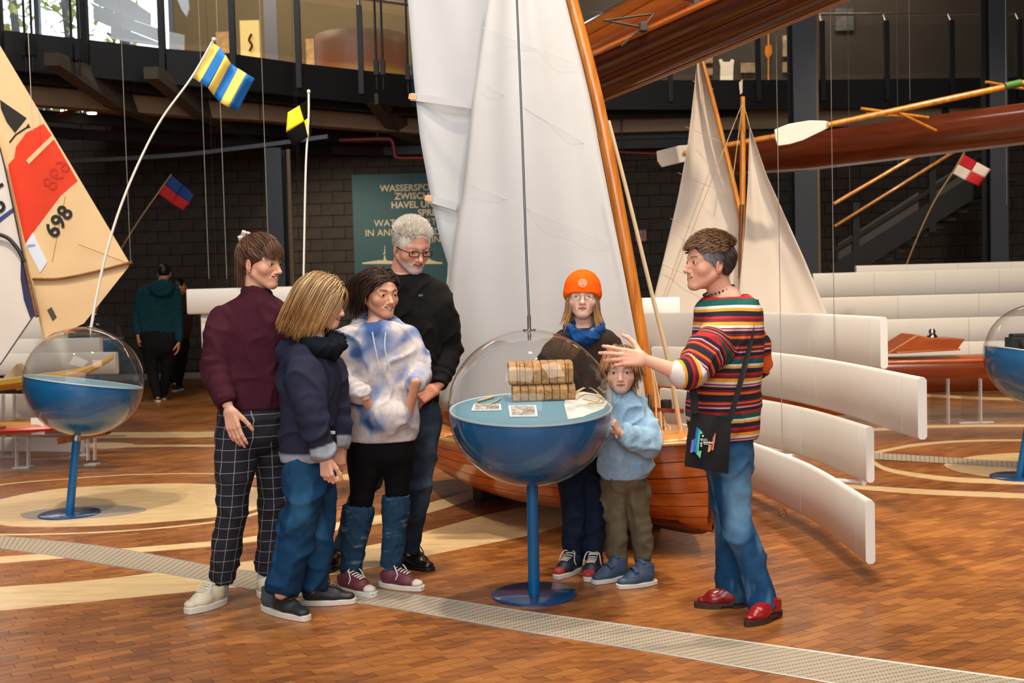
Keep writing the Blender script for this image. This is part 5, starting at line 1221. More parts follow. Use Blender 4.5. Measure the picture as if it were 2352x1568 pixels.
def waves(p, f, seed, aniso=(1, 1, 1), oct=3):
    r = np.random.default_rng(seed); p = p * np.array(aniso); out = np.zeros(len(p))
    for o in range(oct):
        for k in range(3):
            w = r.normal(size=3); w *= f * 1.9 ** o / np.linalg.norm(w); w2 = r.normal(size=3); w2 *= f * 0.6 * 1.9 ** o / np.linalg.norm(w2); a, b = r.uniform(0, 6.28, 2)
            out += np.sin(p @ w + a + 1.8 * np.sin(p @ w2 + b)) / 1.9 ** o
    return out / 4.5
def sstep(a, b, x):
    t = np.clip((x - a) / (b - a), 0, 1); return t * t * (3 - 2 * t)
def mixc(C, col, w): return C * (1 - w[:, None]) + np.array(col)[None, :] * w[:, None]
def seg_dist(V, pts):
    """distance to a polyline and arclength along it"""
    best = np.full(len(V), 1e9); along = np.zeros(len(V)); acc = 0.0
    for a, b in zip(pts[:-1], pts[1:]):
        a = np.array(a, float); b = np.array(b, float); d = b - a; L = np.linalg.norm(d); t = np.clip((V - a) @ d / (L * L), 0, 1)
        q = np.linalg.norm(V - a - t[:, None] * d, axis=1); m = q < best; best[m] = q[m]; along[m] = acc + t[m] * L; acc += L
    return best, along
def add_np(name, V, Q, m, parent, C=None, attrs=None, smooth=True, T=None):
    o0 = origin_of(parent); me = mesh_np(name, np.asarray(V) - o0, Q, smooth, T)
    if C is not None: set_col(me, C)
    for k, v in (attrs or {}).items(): set_f(me, v, k)
    return link(name, me, m, parent)

M_SKIN = vmat('skin', 0.48, bump=0.04, bscale=250, sss=0.06, spec=0.35); M_HAIR = vmat('hair', 0.42, spec=0.4); M_CLOTH = vmat('cloth_knit', 0.9, bump=0.22, bscale=420, var=0.10, vscale=60, spec=0.15)
M_JEANS = vmat('denim', 0.85, bump=0.25, bscale=500, var=0.14, vscale=26, spec=0.15); M_SHOE = vmat('shoe_upper', 0.55, bump=0.1, bscale=300, var=0.08, vscale=40); M_LEATH = vmat('leather', 0.25, bump=0.06, bscale=80, var=0.06, vscale=20, coat=0.2)
M_EYE = vmat('eye', 0.12); M_SOLEW = mat('sole_white', (216, 208, 196), 0.6); M_SOLED = mat('sole_dark', (58, 36, 26), 0.6)

# ------------------------------------------------------------------ head (unit: chin to crown = 1, x right, y face, z up, z=0 at the eyes)
def head(parent_parts, c, face, H, skin, neck, neck_r=0.22, roll=0.0, smile=0.0, teeth=0.0, jaw=1.0, nose=1.0, child=0.0, brow=(70, 50, 40), iris=(70, 60, 50), lips=(176, 98, 90), beard=None, ears=True, eye_open=1.0):
    """returns local->world functions and adds the skin part to parent_parts (list of V,Q,C)"""
    f = np.array(face, float); f /= np.linalg.norm(f); r = np.cross(f, (0, 0, 1)); r /= np.linalg.norm(r); u = np.cross(r, f)
    cr, sr = math.cos(roll), math.sin(roll); r, u = r * cr + u * sr, u * cr - r * sr
    R = np.stack([r, f, u], 1); c = np.array(c, float)
    loc = lambda p: (R.T @ (np.array(p) - c)) / H
    nb = loc(neck)
    jw = jaw * (1 - 0.05 * child)
    F = Field((-.46, -.62, min(-.62, nb[2] - .1)), (.46, .62, .60), 0.0118)
    F.ball((0, -.03, .14), (.335 + .012 * child, .425, .385), 0.01)
    F.ball((0, .13, -.10), (.272 * jw, .262, .36 - .03 * child), 0.10)
    for s in (-1, 1):
        F.cone((s * .235 * jw, .0, -.20), (s * .06, .285, -.405 + .03 * child), .075, .085, 0.08)
        F.ball((s * .185, .235, -.125 + .02 * smile), (.105, .10, .09 + .01 * smile), 0.09)
        F.cone((s * .03, .365, .085), (s * .20, .285, .085), .048, .05, 0.06)
    F.ball((0, .315, -.395 + .03 * child), (.085, .085, .075), 0.07)
    F.ball((0, .30, -.255), (.14, .105, .10), 0.08)
    # sockets, nose
    for s in (-1, 1): F.ball((s * .145, .435, .0), (.085, .075, .058), 0.06, 's')
    nl = nose * (1 - .25 * child)
    F.cone((0, .355, .05), (0, .375 + .085 * nl, -.135), .036, .042, 0.04)
    F.ball((0, .385 + .085 * nl, -.15), (.048, .045, .042), 0.03)
    for s in (-1, 1): F.ball((s * .05, .375 + .03 * nl, -.168), (.034, .04, .03), 0.025)
    for s in (-1, 1): F.ball((s * .026, .40 + .055 * nl, -.195), (.013, .018, .012), 0.012, 's')
    # eyes: lids around an almond opening
    for s in (-1, 1):
        F.ball((s * .145, .315, .0), (.078, .070, .062), 0.02)
        F.ball((s * .150, .386, -.001), (.058, .05, .021 * eye_open), 0.012, 's')
    # mouth
    w = .098 + .025 * smile; zc = -.268; cz = zc + .035 * smile; cy = .345 - .02 * smile
    for s in (-1, 1):
        F.cone((0, .408, zc + .020), (s * w, cy, cz + .004), .020, .008, 0.025)
        F.cone((0, .402, zc - .022 - .01 * teeth), (s * w, cy, cz - .004), .024, .008, 0.025)
        F.cone((0, .43, zc - .001 * teeth), (s * w * .97, cy + .022, cz), .009 + .014 * teeth, .004, 0.008, 's')
        if smile: F.cone((s * (w + .02), cy + .02, cz + .01), (s * .085, .375, -.14), .010, .010, 0.03, 's')
    if ears:
        for s in (-1, 1):
            Re = np.array(Euler((0.18, 0, s * -0.35)).to_matrix())
            F.ball((s * .345, -.03, -.055), (.028, .085, .135), 0.02, 'u', Re); F.ball((s * .385, -.02, -.045), (.026, .048, .085), 0.015, 's', Re); F.ball((s * .338, .0, -.165), (.022, .032, .04), 0.015)
    F.cone((0, -.10, -.20), nb, neck_r, neck_r * 1.08, 0.07)
    V, Q = F.mesh(2)
    C = np.tile(np.array(srgb(*skin)), (len(V), 1)); x, y, z = V.T; ax_ = np.abs(x); front = y > .1
    C = mixc(C, np.array(srgb(*skin)) * [1.0, .72, .66], 0.55 * np.exp(-((ax_ - .19) ** 2 / .008 + (z + .13) ** 2 / .012)) * front)
    C = mixc(C, np.array(srgb(*skin)) * [1.0, .75, .7], 0.25 * np.exp(-(x ** 2 / .006 + (z + .15) ** 2 / .006)) * (y > .38))
    if ears: C = mixc(C, np.array(srgb(*skin)) * [1.0, .70, .64], 0.5 * sstep(.33, .38, ax_))
    # lips follow the curved mouth line
    t = np.clip(ax_ / w, 0, 1); ml = zc + (cz - zc) * t ** 1.6; dz = z - ml
    lipw = sstep(1.12, .9, ax_ / w) * sstep(.055, .030, np.abs(dz + .002) + .03 * t) * (y > .30)
    C = mixc(C, srgb(*lips), .85 * lipw)
    line = sstep(.012 + .004, .004, np.abs(dz)) * sstep(1.08, .95, ax_ / w) * (y > .30); C = mixc(C, srgb(92, 40, 36), .85 * line)
    if teeth: C = mixc(C, srgb(96, 34, 32), .8 * sstep(.022, .010, np.abs(dz)) * sstep(1.0, .8, ax_ / w) * (y > .30))
    # brows
    bz = .088 + .018 * np.sin(np.clip((ax_ - .06) / .16, 0, 1) * 2.4) ; bw = sstep(.026, .010, np.abs(z - bz)) * sstep(.05, .075, ax_) * sstep(.235, .20, ax_) * (y > .2); C = mixc(C, srgb(*brow), .85 * bw)
    # lash line round the eye opening
    el = ((ax_ - .15) / .066) ** 2 + ((z + .001) / (.030 * eye_open)) ** 2; C = mixc(C, np.array(srgb(*brow)) * .6, .8 * sstep(1.55, 1.15, el) * sstep(.75, 1.0, el) * (y > .25) * sstep(-.018, .004, z)); C = mixc(C, np.array(srgb(*skin)) * [.8, .6, .55], .5 * sstep(1.8, 1.2, el) * (y > .25))
    if beard:
        bm = sstep(-.17, -.24, z) * (y > .0) * sstep(.30, .24, ax_ + .2 * (y < .12)); bm = np.maximum(bm * (1 - sstep(.20, .16, ax_) * sstep(-.34, -.31, z) * 0), 0)
        keep = 1 - sstep(.06, .03, np.abs(dz)) * sstep(1.1, .9, ax_ / w); C = mixc(C, srgb(*beard), .62 * bm * keep * (z > -.52) * sstep(.05, .2, y))
    W_ = lambda p: c + H * (np.asarray(p) @ R.T)
    parent_parts.append((W_(V), Q, C))
    eyes = []
    for s in (-1, 1):
        n1, n2 = 14, 18; ev = []; ec = []
        for i in range(n1 + 1):
            a = math.pi * i / n1
            for j in range(n2):
                b = 2 * math.pi * j / n2; ev.append((s * .147 + .060 * math.sin(a) * math.cos(b), .322 + .060 * math.cos(a), .058 * math.sin(a) * math.sin(b)))
                ec.append(srgb(14, 12, 12) if a < .26 else srgb(*iris) if a < .55 else srgb(222, 214, 208))
        eq = [(i * n2 + j, i * n2 + (j + 1) % n2, (i + 1) * n2 + (j + 1) % n2, (i + 1) * n2 + j) for i in range(n1) for j in range(n2)]
        eyes.append((W_(np.array(ev)), eq, np.array(ec)))
    tth = None
    if teeth:
        tv = []
        for xx in np.linspace(-.80 * w, .80 * w, 13):
            tq = abs(xx) / w; hh = (.012 * teeth + .004) * (1 - tq ** 2 * 1.1); zz = zc + (cz - zc) * tq ** 1.6 + .004; yy = .419 - (.419 - cy - .014) * tq ** 1.7
            tv += [(xx, yy, zz - hh), (xx, yy + .002, zz + hh)]
        tth = (W_(np.array(tv)), [(2 * i, 2 * i + 2, 2 * i + 3, 2 * i + 1) for i in range(12)])
    return dict(c=c, R=R, H=H, W=W_, eyes=eyes, loc=loc, nb=nb, teeth=tth)

# ------------------------------------------------------------------ hair
HAIR_N, HAIR_R = 4.0, 0.43
ELC = np.array([0, -.03, .14]); ELR = np.array([.335, .425, .385])
def scalp(n, keep, seed):
    n = int(n * HAIR_N); r = np.random.default_rng(seed); out = []
    while len(out) < n:
        d = r.normal(size=(400, 3)); d /= np.linalg.norm(d, axis=1)[:, None]; p = ELC + d * ELR
        out += [q for q in p if keep(q)]
    return np.array(out[:n])
def push(p, infl):
    """keep strands outside the skull and the face/jaw mass"""
    for cc, rr in ((ELC, ELR), (np.array([0, .10, -.10]), np.array([.275, .24, .33]))):
        q = (p - cc) / (rr + infl[:, None]); L = np.linalg.norm(q, axis=1); m = L < 1; p[m] = cc + (q[m] / L[m][:, None]) * (rr + infl[m][:, None])
    return p
def strands(roots, flow, length, steps=12, rad=0.022, seed=1, lift=0.02, flat=0.55, wav=0.0, wavf=6.0, taper=0.25, mid=1.0):
    """flow(p, t, d) -> direction field, all strands at once; returns V,Q,(strand id, t)"""
    r = np.random.default_rng(seed); n = len(roots); p = roots.copy(); infl = lift * (0.6 + 0.8 * r.random(n)); L = np.broadcast_to(length, (n,)) * (0.85 + 0.3 * r.random(n)); path = [push(p.copy(), infl * .3)]
    nr = (roots - ELC) / ELR ** 2; nr /= np.linalg.norm(nr, axis=1)[:, None]; d = nr.copy(); ph = r.uniform(0, 6.28, n); amp = wav * (0.5 + r.random(n))
    for i in range(steps):
        t = (i + 1) / steps; g = flow(p, t, d, nr); g = g / (np.linalg.norm(g, axis=1)[:, None] + 1e-9); d = d * .35 + g * .65; d /= np.linalg.norm(d, axis=1)[:, None]
        p = p + d * (L / steps)[:, None]
        if wav: 
            sd = np.cross(d, nr); p = p + sd * (amp * np.cos(wavf * t * L + ph) * wavf * L / steps)[:, None] * .5
        p = push(p, infl); path.append(p.copy())
    path = np.array(path); T = np.gradient(path, axis=0); T /= np.linalg.norm(T, axis=2)[:, :, None] + 1e-9
    nrm = path - ELC; nrm -= T * np.sum(nrm * T, 2)[:, :, None]; nrm /= np.linalg.norm(nrm, axis=2)[:, :, None] + 1e-9; sd = np.cross(T, nrm)
    m = steps + 1; K = 3; ts = np.linspace(0, 1, m); prof = rad * HAIR_R * (np.minimum(1, .5 + 3 * ts) * (1 - (1 - taper) * ts ** 3)) ; prof[-1] *= .35; rr = (0.7 + 0.6 * r.random(n))
    V = np.zeros((n, m, K, 3))
    for k in range(K):
        a = 2 * math.pi * k / K; V[:, :, k] = np.swapaxes(path + (sd * math.cos(a) + nrm * math.sin(a) * flat) * (prof[:, None] * rr[None, :])[:, :, None], 0, 1)
    Q = []
    i, k = np.meshgrid(np.arange(m - 1), np.arange(K), indexing='ij'); i = i.ravel(); k = k.ravel(); q = np.stack([i * K + k, i * K + (k + 1) % K, (i + 1) * K + (k + 1) % K, (i + 1) * K + k], 1)
    Q = (q[None] + (np.arange(n) * m * K)[:, None, None]).reshape(-1, 4)
    sid = np.repeat(np.arange(n), m * K); tt = np.tile(np.repeat(ts, K), n)
    return V.reshape(-1, 3), Q, sid, tt
def hair_cols(sid, tt, n, base, hi, seed, tip=None, pos=None):
    n = int(sid.max()) + 1; r = np.random.default_rng(seed); a = r.random(n)[sid] ** 1.6; C = np.array(srgb(*base))[None] * (1 - a[:, None]) + np.array(srgb(*hi))[None] * a[:, None]
    if tip is not None: C = mixc(C, srgb(*tip), .7 * sstep(.35, 1, tt))
    return C
def hair_cap(keepcut, infl=0.03, col=(60, 45, 35), h=0.02, seed=3, extra=None):
    F = Field((-.5, -.62, -.6), (.5, .6, .66), h); F.ball(ELC + [0, -.01, .0], ELR + infl, 0.0)
    if extra: extra(F)
    keepcut(F); V, Q = F.mesh(1); C = np.tile(np.array(srgb(*col)), (len(V), 1)) * (1 + .18 * waves(V, 40, seed, (1, 1, .3)))[:, None]
    return V, Q, C
def join(parts):
    V = []; Q = []; C = []; b = 0
    for v, q, c in parts: V.append(v); Q.append(np.asarray(q) + b); C.append(c); b += len(v)
    return np.concatenate(V), np.concatenate(Q), np.concatenate(C)

# ------------------------------------------------------------------ hand (x along fingers, y thumb side, z back of hand; metres, adult size 1)
def hand(parts, wrist, direc, back, thumb_side, size, skin, curl=(.3, .35, .4, .45), thumb=(.8, .25), spread=.05, arm=None, arm_r=0.026):
    d = np.array(direc, float); d /= np.linalg.norm(d); b = np.array(back, float); b -= d * np.dot(b, d); b /= np.linalg.norm(b); y = np.cross(b, d) * 1.0
    if thumb_side < 0: y = -y
    R = np.stack([d, y, b], 1); wr = np.array(wrist, float); s = size
    seg = []; yb = [.028, .0095, -.0095, -.027]; fl = [.95, 1.06, 1.0, .80]; fr = [.0088, .0092, .0088, .0077]
    for i in range(4):
        seg.append(((.012, yb[i] * .65, 0), (.086 - .004 * abs(i - 1), yb[i], .002), .0145, .0115)); p = np.array([.086 - .004 * abs(i - 1), yb[i], .002]); a = curl[i] * .8; yy = (1.5 - i) * spread
        for L, r0, r1, da in ((.044, fr[i] * 1.12, fr[i], 0), (.028, fr[i], fr[i] * .92, curl[i] * 1.1), (.021, fr[i] * .92, fr[i] * .74, curl[i] * .8)):
            a += da; q = p + fl[i] * L * np.array([math.cos(a) * math.cos(yy), math.sin(yy), -math.sin(a)]); seg.append((p, q, r0, r1)); p = q
    p = np.array([.018, .026, -.006]); ta, tb = thumb
    for L, r0, r1, da in ((.042, .0145, .0115, 0), (.032, .0112, .010, tb), (.026, .010, .0078, tb)):
        ta -= da; q = p + L * np.array([math.cos(ta), math.sin(ta), -.25 - .3 * (1 - abs(math.sin(ta)))]); seg.append((p, q, r0, r1)); p = q
    arml = (R.T @ (np.array(arm) - wr)) / s if arm is not None else np.array([-.08, 0, 0])
    pts = np.array([q for e in seg for q in e[:2]] + [arml]); F = Field(pts.min(0) - .03, pts.max(0) + .03, .0027)
    for i, (a, b_, r0, r1) in enumerate(seg): F.cone(a, b_, r0, r1, .008 if i % 4 == 0 else .004)
    F.cone((.0, 0, 0), arml, .0215, arm_r / s, .02, flat=((0, 0, 1), .78))
    V, Q = F.mesh(1); C = np.tile(np.array(srgb(*skin)), (len(V), 1)); tips = np.array([e[1] for i, e in enumerate(seg) if i % 4 == 3 and i < 16] + [seg[-1][1]])
    dd = np.min(np.linalg.norm(V[:, None] - tips[None], axis=2), 1); C = mixc(C, np.array(srgb(*skin)) * [1, .74, .7], .5 * sstep(.02, .006, dd))
    kn = np.array([e[1] for i, e in enumerate(seg) if i % 4 == 0 and i < 16]); dk = np.min(np.linalg.norm(V[:, None] - kn[None], axis=2), 1); C = mixc(C, np.array(srgb(*skin)) * [1, .8, .76], .35 * sstep(.02, .008, dk))
    parts.append((wr + s * (V @ R.T), Q, C))

# ------------------------------------------------------------------ shoes
def shoe(parent, heel, toe, kind, cols, size=1.0, ankle=None, lace=None, sole_h=0.026, sole_mat=None, high=0.085, width=0.046):
    heel = np.array(heel, float); toe = np.array(toe, float); heel[2] = 0; toe[2] = 0; d = toe - heel; L = np.linalg.norm(d); d /= L; s = np.array([d[1], -d[0], 0]); up = np.array([0, 0, 1.0]); R = np.stack([d, s, up], 1)
    w = width; F = Field((-.05, -.09, 0), (L + .04, .09, high + .09), .0042)
    F.cone((.048, 0, sole_h + .028), (.60 * L, 0, sole_h + .014), .038 * w / .046, .040 * w / .046, .015); F.cone((.60 * L, 0, sole_h + .014), (L - .036, .004, sole_h + .008), .042 * w / .046, (.022 if kind == 'boot' else .032) * w / .046, .02, flat=((0, 0, 1), .62))
    F.cone((.30 * L, 0, sole_h + .044), (.64 * L, 0, sole_h + .020), .030, .024, .02)
    F.cone((.055, 0, sole_h + .03), (.050, 0, high), .039, .040, .02, cut=True)
    F.cone((.08, 0, high * .88), (.42 * L, 0, sole_h + .032), .027, .023, .02)
    F.put((-1, -1, -1), (1, 1, sole_h), lambda x, y, z: (sole_h * .8 - z) + 0 * x + 0 * y, 0, 'i')
    F.ball((.052, 0, high + .004), (.028, .027, .03), .006, 's')
    V, Q = F.mesh(1); C = np.tile(np.array(srgb(*cols[0])), (len(V), 1))
    if len(cols) > 1 and cols[1]: C = mixc(C, srgb(*cols[1]), sstep(L * .80, L * .84, V[:, 0]) if kind != 'boot_grey' else sstep(.35 * L, .38 * L, V[:, 0]))
    W = lambda p: heel + np.asarray(p) @ R.T
    sh = add_np('shoe', W(V), Q, M_LEATH if kind in ('leather', 'boot') else M_SHOE, parent, C)
    n = 28; out = []
    for k in range(n):
        a = 2 * math.pi * k / n; u = .5 - .5 * math.cos(a); x = -.004 + (L + .004) * u; wd = .91 * w * (1.0 + .06 * math.sin(math.pi * u)) * (abs(math.sin(a)) ** .45) * (.86 + .22 * math.sin(math.pi * min(1, u * .85 + .12))); out.append((x, math.copysign(wd, math.sin(a)), 0))
    if kind == 'boot':
        out = [(p[0], p[1] * (1 if p[0] < .7 * L else 1 - .45 * ((p[0] - .7 * L) / (.3 * L)) ** 2), 0) for p in out]
        MB().prism([W(p) + [0, 0, sole_h * .55] for p in out], (0, 0, sole_h * .5)).build('sole', M_SOLED, sh); hb_ = [p for p in out if p[0] < .075]; MB().prism([W(p) for p in hb_], (0, 0, sole_h)).build('heel', M_SOLED, sh)
        bal = [p for p in out if p[0] > .45 * L]; MB().prism([W(p) for p in bal], (0, 0, sole_h * .6)).build('sole', M_SOLED, sh)
    else: MB().prism([W(p) for p in out], (0, 0, sole_h)).build('sole', sole_mat or M_SOLEW, sh, bevel=.004)
    if kind == 'canvas':
        MB().prism([W((p[0], p[1] * .985, .6 * sole_h)) for p in out], (0, 0, .004)).build('stripe', mat('sole_line', (120, 40, 50), .6), sh)
    def ztop(x, y):
        m_ = (np.abs(V[:, 0] - x) < .009) & (np.abs(V[:, 1] - y) < .009); return V[m_, 2].max() if m_.any() else sole_h + .05
    if lace:
        for i in range(6):
            t = i / 5; x = .34 * L + .32 * L * t; ww = .024 - .004 * t
            p = [W((x - .004, -ww, ztop(x, -ww) + .001)), W((x, -.010, ztop(x, -.01) + .003)), W((x + .004, .010, ztop(x, .01) + .003)), W((x, ww, ztop(x, ww) + .001))]
            MB().tube(smooth_path(p, 8), .0034, 5).build('lace', lace, sh, smooth=True)
        x = .34 * L; zt = ztop(x, 0) + .004
        for sd in (-1, 1): MB().tube(smooth_path([W((x, 0, zt)), W((x + .02, sd * .03, zt + .006)), W((x + .045, sd * .042, zt - .03)), W((x + .035, sd * .046, zt - .055))], 10), .003, 5).build('lace', lace, sh, smooth=True)
    if kind == 'velcro':
        for t in (0.38, 0.56):
            x = t * L; p = [W((x, yy, ztop(x, yy) + .002)) for yy in (-.036, -.024, 0, .024, .036)]
            MB().tube(smooth_path(p, 12), .012, 6, flat=.35).build('strap', mat('velcro_blue', (62, 84, 110), .8), sh, smooth=True)
    return sh
# ================================================================== PEOPLE
def J(d0, q): return P(q[0], q[1], d0 + q[2])
def rad(d0, q, r): return r * (d0 + q[2]) / F_PX
def secs_w(d0, secs):
    out = []
    for q in secs:
        p = J(d0, q); out.append((p[0], p[1], p[2], rad(d0, q, q[3]), rad(d0, q, q[4]), q[5] if len(q) > 5 else 0.0))
    return out
def bounds(pts, m):
    pts = np.array(pts); return pts.min(0) - m, pts.max(0) + m
def garment(parent, name, d0, secs, chains, m, col, h=0.0085, fold=0.004, ff=26, seed=1, k=0.03, extra=None, aniso=(1, 1, .6), cut=True, attrs=None, top_cut=True, bunch=None, cuts=None, smooth=2, expo=2.3):
    if name in ('jeans', 'trousers', 'leggings'):
        e_ = secs[-1]; secs = list(secs) + [(e_[0], e_[1] + (e_[1] - secs[0][1]) * .32, e_[2], e_[3] * .62, e_[4] * .7), (e_[0], e_[1] + (e_[1] - secs[0][1]) * .55, e_[2], e_[3] * .12, e_[4] * .3)]
    S_ = secs_w(d0, secs) if secs else []; pts = [(s[0] + a * s[3], s[1] + b * s[4], s[2]) for s in S_ for a in (-1, 1) for b in (-1, 1)]; ch = []
    for c in chains:
        q = [J(d0, e) for e in c]; r = [rad(d0, e, e[3]) for e in c]; ch.append((q, r))
        for p, rr in zip(q, r): pts += [p - rr, p + rr]
    F = Field(*bounds(pts, .05), h)
    if S_: F.stack(S_, .02, cut_top=top_cut, cut_bot=True, expo=expo)
    for ci, (q, r) in enumerate(ch):
        sp = smooth_path(np.c_[np.array(q), np.array(r)], 4 * (len(q) - 1) + 1) if len(q) > 2 else np.c_[np.array(q), np.array(r)]
        for i in range(len(sp) - 1): F.cone(sp[i, :3], sp[i + 1, :3], sp[i, 3], sp[i + 1, 3], k if i < 3 else .012, cut=(cut and i == len(sp) - 2))
    if extra: extra(F)
    V, Q = F.mesh(smooth); N = vnormals(V, Q)
    rg = 1 - np.abs(waves(V, ff * .9, seed + 9, (1.0, 1.0, 1.0), 2) * 2.2); disp = fold * (.6 * waves(V, ff, seed, aniso) + 1.5 * np.clip(rg, 0, 1) ** 4 + .35 * waves(V, ff * 3, seed + 3))
    info = {}
    for ci, (q, r) in enumerate(ch):
        dd, al = seg_dist(V, q); info[ci] = (dd, al, sum(np.linalg.norm(np.array(b) - np.array(a)) for a, b in zip(q[:-1], q[1:])))
        if bunch:
            L = info[ci][2]
            for c0, wd, am, fr in bunch:
                near = sstep(max(r) * 1.7, max(r) * 1.1, dd)
                disp = disp + near * am * np.exp(-((al / L - c0) / wd) ** 2) * np.sin(fr * al + 5 * waves(V, 16, seed + 5)) * (.45 + .9 * waves(V, 22, seed + 6))
    if S_ and chains and name not in ('jeans', 'trousers', 'leggings'):
        zb = min(q[2] for q in S_); disp = disp * (.12 + .88 * np.maximum(sstep(zb, zb + .045, V[:, 2]), (V[:, 2] < zb - .01)))
    V = V + N * disp[:, None]
    C = col(V, info, ch) if callable(col) else np.tile(np.array(srgb(*col)), (len(V), 1))
    return add_np(name, V, Q, m, parent, C, attrs(V, info, ch) if attrs else None)
def body_core(parts, d0, secs, chains, skin):
    S_ = secs_w(d0, secs); pts = [(s[0], s[1], s[2]) for s in S_]; ch = []
    for c in chains:
        q = [J(d0, e) for e in c]; ch.append((q, [rad(d0, e, e[3]) for e in c])); pts += q
    F = Field(*bounds(pts, .16), .02); F.stack([(a, b, c, w * .72, d * .72) for a, b, c, w, d, _ in S_], .02)
    for q, r in ch:
        for i in range(len(q) - 1): F.cone(q[i], q[i + 1], r[i] * .6, r[i + 1] * .6, .03)
    V, Q = F.mesh(1); parts.append((V, Q, np.tile(np.array(srgb(*skin)), (len(V), 1))))
def finish_body(root, parts, hd):
    V, Q, C = join(parts); add_np('body', V, Q, M_SKIN, root, C)
    for v, q, c in hd['eyes']: add_np('eye', v, q, M_EYE, root, c)
    if hd['teeth']: add_np('teeth', *hd['teeth'], mat('teeth', (232, 222, 208), .3), root)
def put_hair(root, hd, parts, name='hair'):
    V, Q, C = join(parts); return add_np(name, hd['W'](V), Q, M_HAIR, root, C)
def tang(p, base, lim=1.22):
    n = (p - ELC) / ELR ** 2; n /= np.linalg.norm(n, axis=1)[:, None]; close = np.linalg.norm((p - ELC) / ELR, axis=1) < lim
    b = np.broadcast_to(base, p.shape).copy() if np.ndim(base) == 1 else base.copy(); dt = np.sum(b * n, 1); b = b - n * (dt * close)[:, None]; return b
def fall(part=0.0, back=.35, spread=.9, fwd=0.0):
    def f(p, t, d, nr):
        top = sstep(.22, .50, p[:, 2]); b = np.zeros_like(p); b[:, 2] = -1; b[:, 0] = np.sign(p[:, 0] - part) * spread * top; b[:, 1] = -back * (1 - .6 * t) + fwd * top; return tang(p, b)
    return f
def tubes_local(root, hd, name, paths, r, m, n=6, parent=None):
    mb = MB()
    for p in paths: mb.tube([hd['W'](np.array(q)) for q in p], r, n)
    return mb.build(name, m, parent or root, smooth=True)
SK = (222, 172, 146)

# ---------------------------------------------------------------- woman in the plum sweater
d = 5.45; A_ = empty('person', G(560, 1385), 'woman in plum turtleneck and black checked trousers with hair clipped up', 'person', 'visitors around the globe'); parts = []
hd = head(parts, J(d, (598, 604, 0)), (.90, -.40, -.10), .236, (226, 170, 140), J(d, (586, 690, .01)), neck_r=.215, smile=1.0, teeth=.8, brow=(78, 52, 40), lips=(178, 92, 84), jaw=.97, eye_open=.8)
a_sec = [(588, 680, 0, 38, 36), (586, 694, 0, 62, 46), (583, 714, 0, 80, 52), (581, 760, 0, 83, 58), (583, 830, 0, 74, 58), (580, 900, 0, 76, 60), (579, 938, 0, 78, 60)]
armR = [(517, 738, -.03, 34), (497, 840, -.09, 33), (521, 928, -.165, 24)]; armL = [(645, 738, .10, 33), (662, 840, .12, 31), (655, 930, .08, 25)]
lR = [(545, 1005, -.05, 43), (534, 1160, -.06, 35), (509, 1332, -.02, 29)]; lL = [(624, 1005, .08, 41), (630, 1160, .12, 34), (614, 1314, .16, 29)]
body_core(parts, d, a_sec, [armR, armL, lR, lL], SK)
hand(parts, J(d, (527, 942, -.175)), J(d, (549, 1035, -.205)) - J(d, (527, 942, -.175)), (-.35, -1, .0), 1, 1.0, (220, 164, 138), curl=(.18, .24, .30, .36), thumb=(.5, .15), spread=.06, arm=J(d, (519, 912, -.155)), arm_r=.027)
finish_body(A_, parts, hd)
garment(A_, 'sweater', d, a_sec, [armR, armL], M_CLOTH, (66, 26, 38), fold=.007, ff=19, seed=3, bunch=((.62, .22, .004, 120), (.95, .1, .003, 200)),
        extra=lambda F: F.cone(J(d, (585, 700, 0)), J(d, (591, 660, .0)), rad(d, (0, 0, 0), 39), rad(d, (0, 0, 0), 30), .025, cut=True))
m, nt, b = nmat('windowpane_check'); N = nt.nodes; L = nt.links; outs = []
for nm in ('gu', 'gv'):
    at = N.new('ShaderNodeAttribute'); at.attribute_name = nm; fr = N.new('ShaderNodeMath'); fr.operation = 'FRACT'; dv = N.new('ShaderNodeMath'); dv.operation = 'DIVIDE'; dv.inputs[1].default_value = .052
    L.new(at.outputs['Fac'], dv.inputs[0]); L.new(dv.outputs[0], fr.inputs[0]); lt = N.new('ShaderNodeMath'); lt.operation = 'LESS_THAN'; lt.inputs[1].default_value = .05; L.new(fr.outputs[0], lt.inputs[0]); outs.append(lt)
mx = N.new('ShaderNodeMath'); mx.operation = 'MAXIMUM'; L.new(outs[0].outputs[0], mx.inputs[0]); L.new(outs[1].outputs[0], mx.inputs[1])
mc = N.new('ShaderNodeMix'); mc.data_type = 'RGBA'; mc.inputs[6].default_value = (*srgb(20, 19, 29), 1); mc.inputs[7].default_value = (*srgb(142, 138, 148), 1); L.new(mx.outputs[0], mc.inputs[0]); L.new(mc.outputs[2], b.inputs['Base Color']); b.inputs['Roughness'].default_value = .85
def leg_uv(V, info, ch):
    gu = np.zeros(len(V)); which = np.argmin(np.stack([info[i][0] for i in info]), 0)
    for i, (q, r) in enumerate(ch):
        dd, al, L_ = info[i]; cx = np.interp(-V[:, 2], [-p[2] for p in q], [p[0] for p in q]); cy = np.interp(-V[:, 2], [-p[2] for p in q], [p[1] for p in q]); g = np.arctan2(V[:, 0] - cx, -(V[:, 1] - cy)) * .072; gu[which == i] = g[which == i] + .3
    return {'gu': gu, 'gv': V[:, 2] + .004 * waves(V, 9, 4)}
garment(A_, 'trousers', d, [(580, 925, 0, 72, 55), (579, 965, 0, 78, 59), (578, 1005, 0, 79, 57)], [lR, lL], m, (20, 20, 30), fold=.007, ff=14, seed=5, k=.04, attrs=leg_uv, bunch=((.45, .12, .004, 70), (.92, .1, .003, 90)))
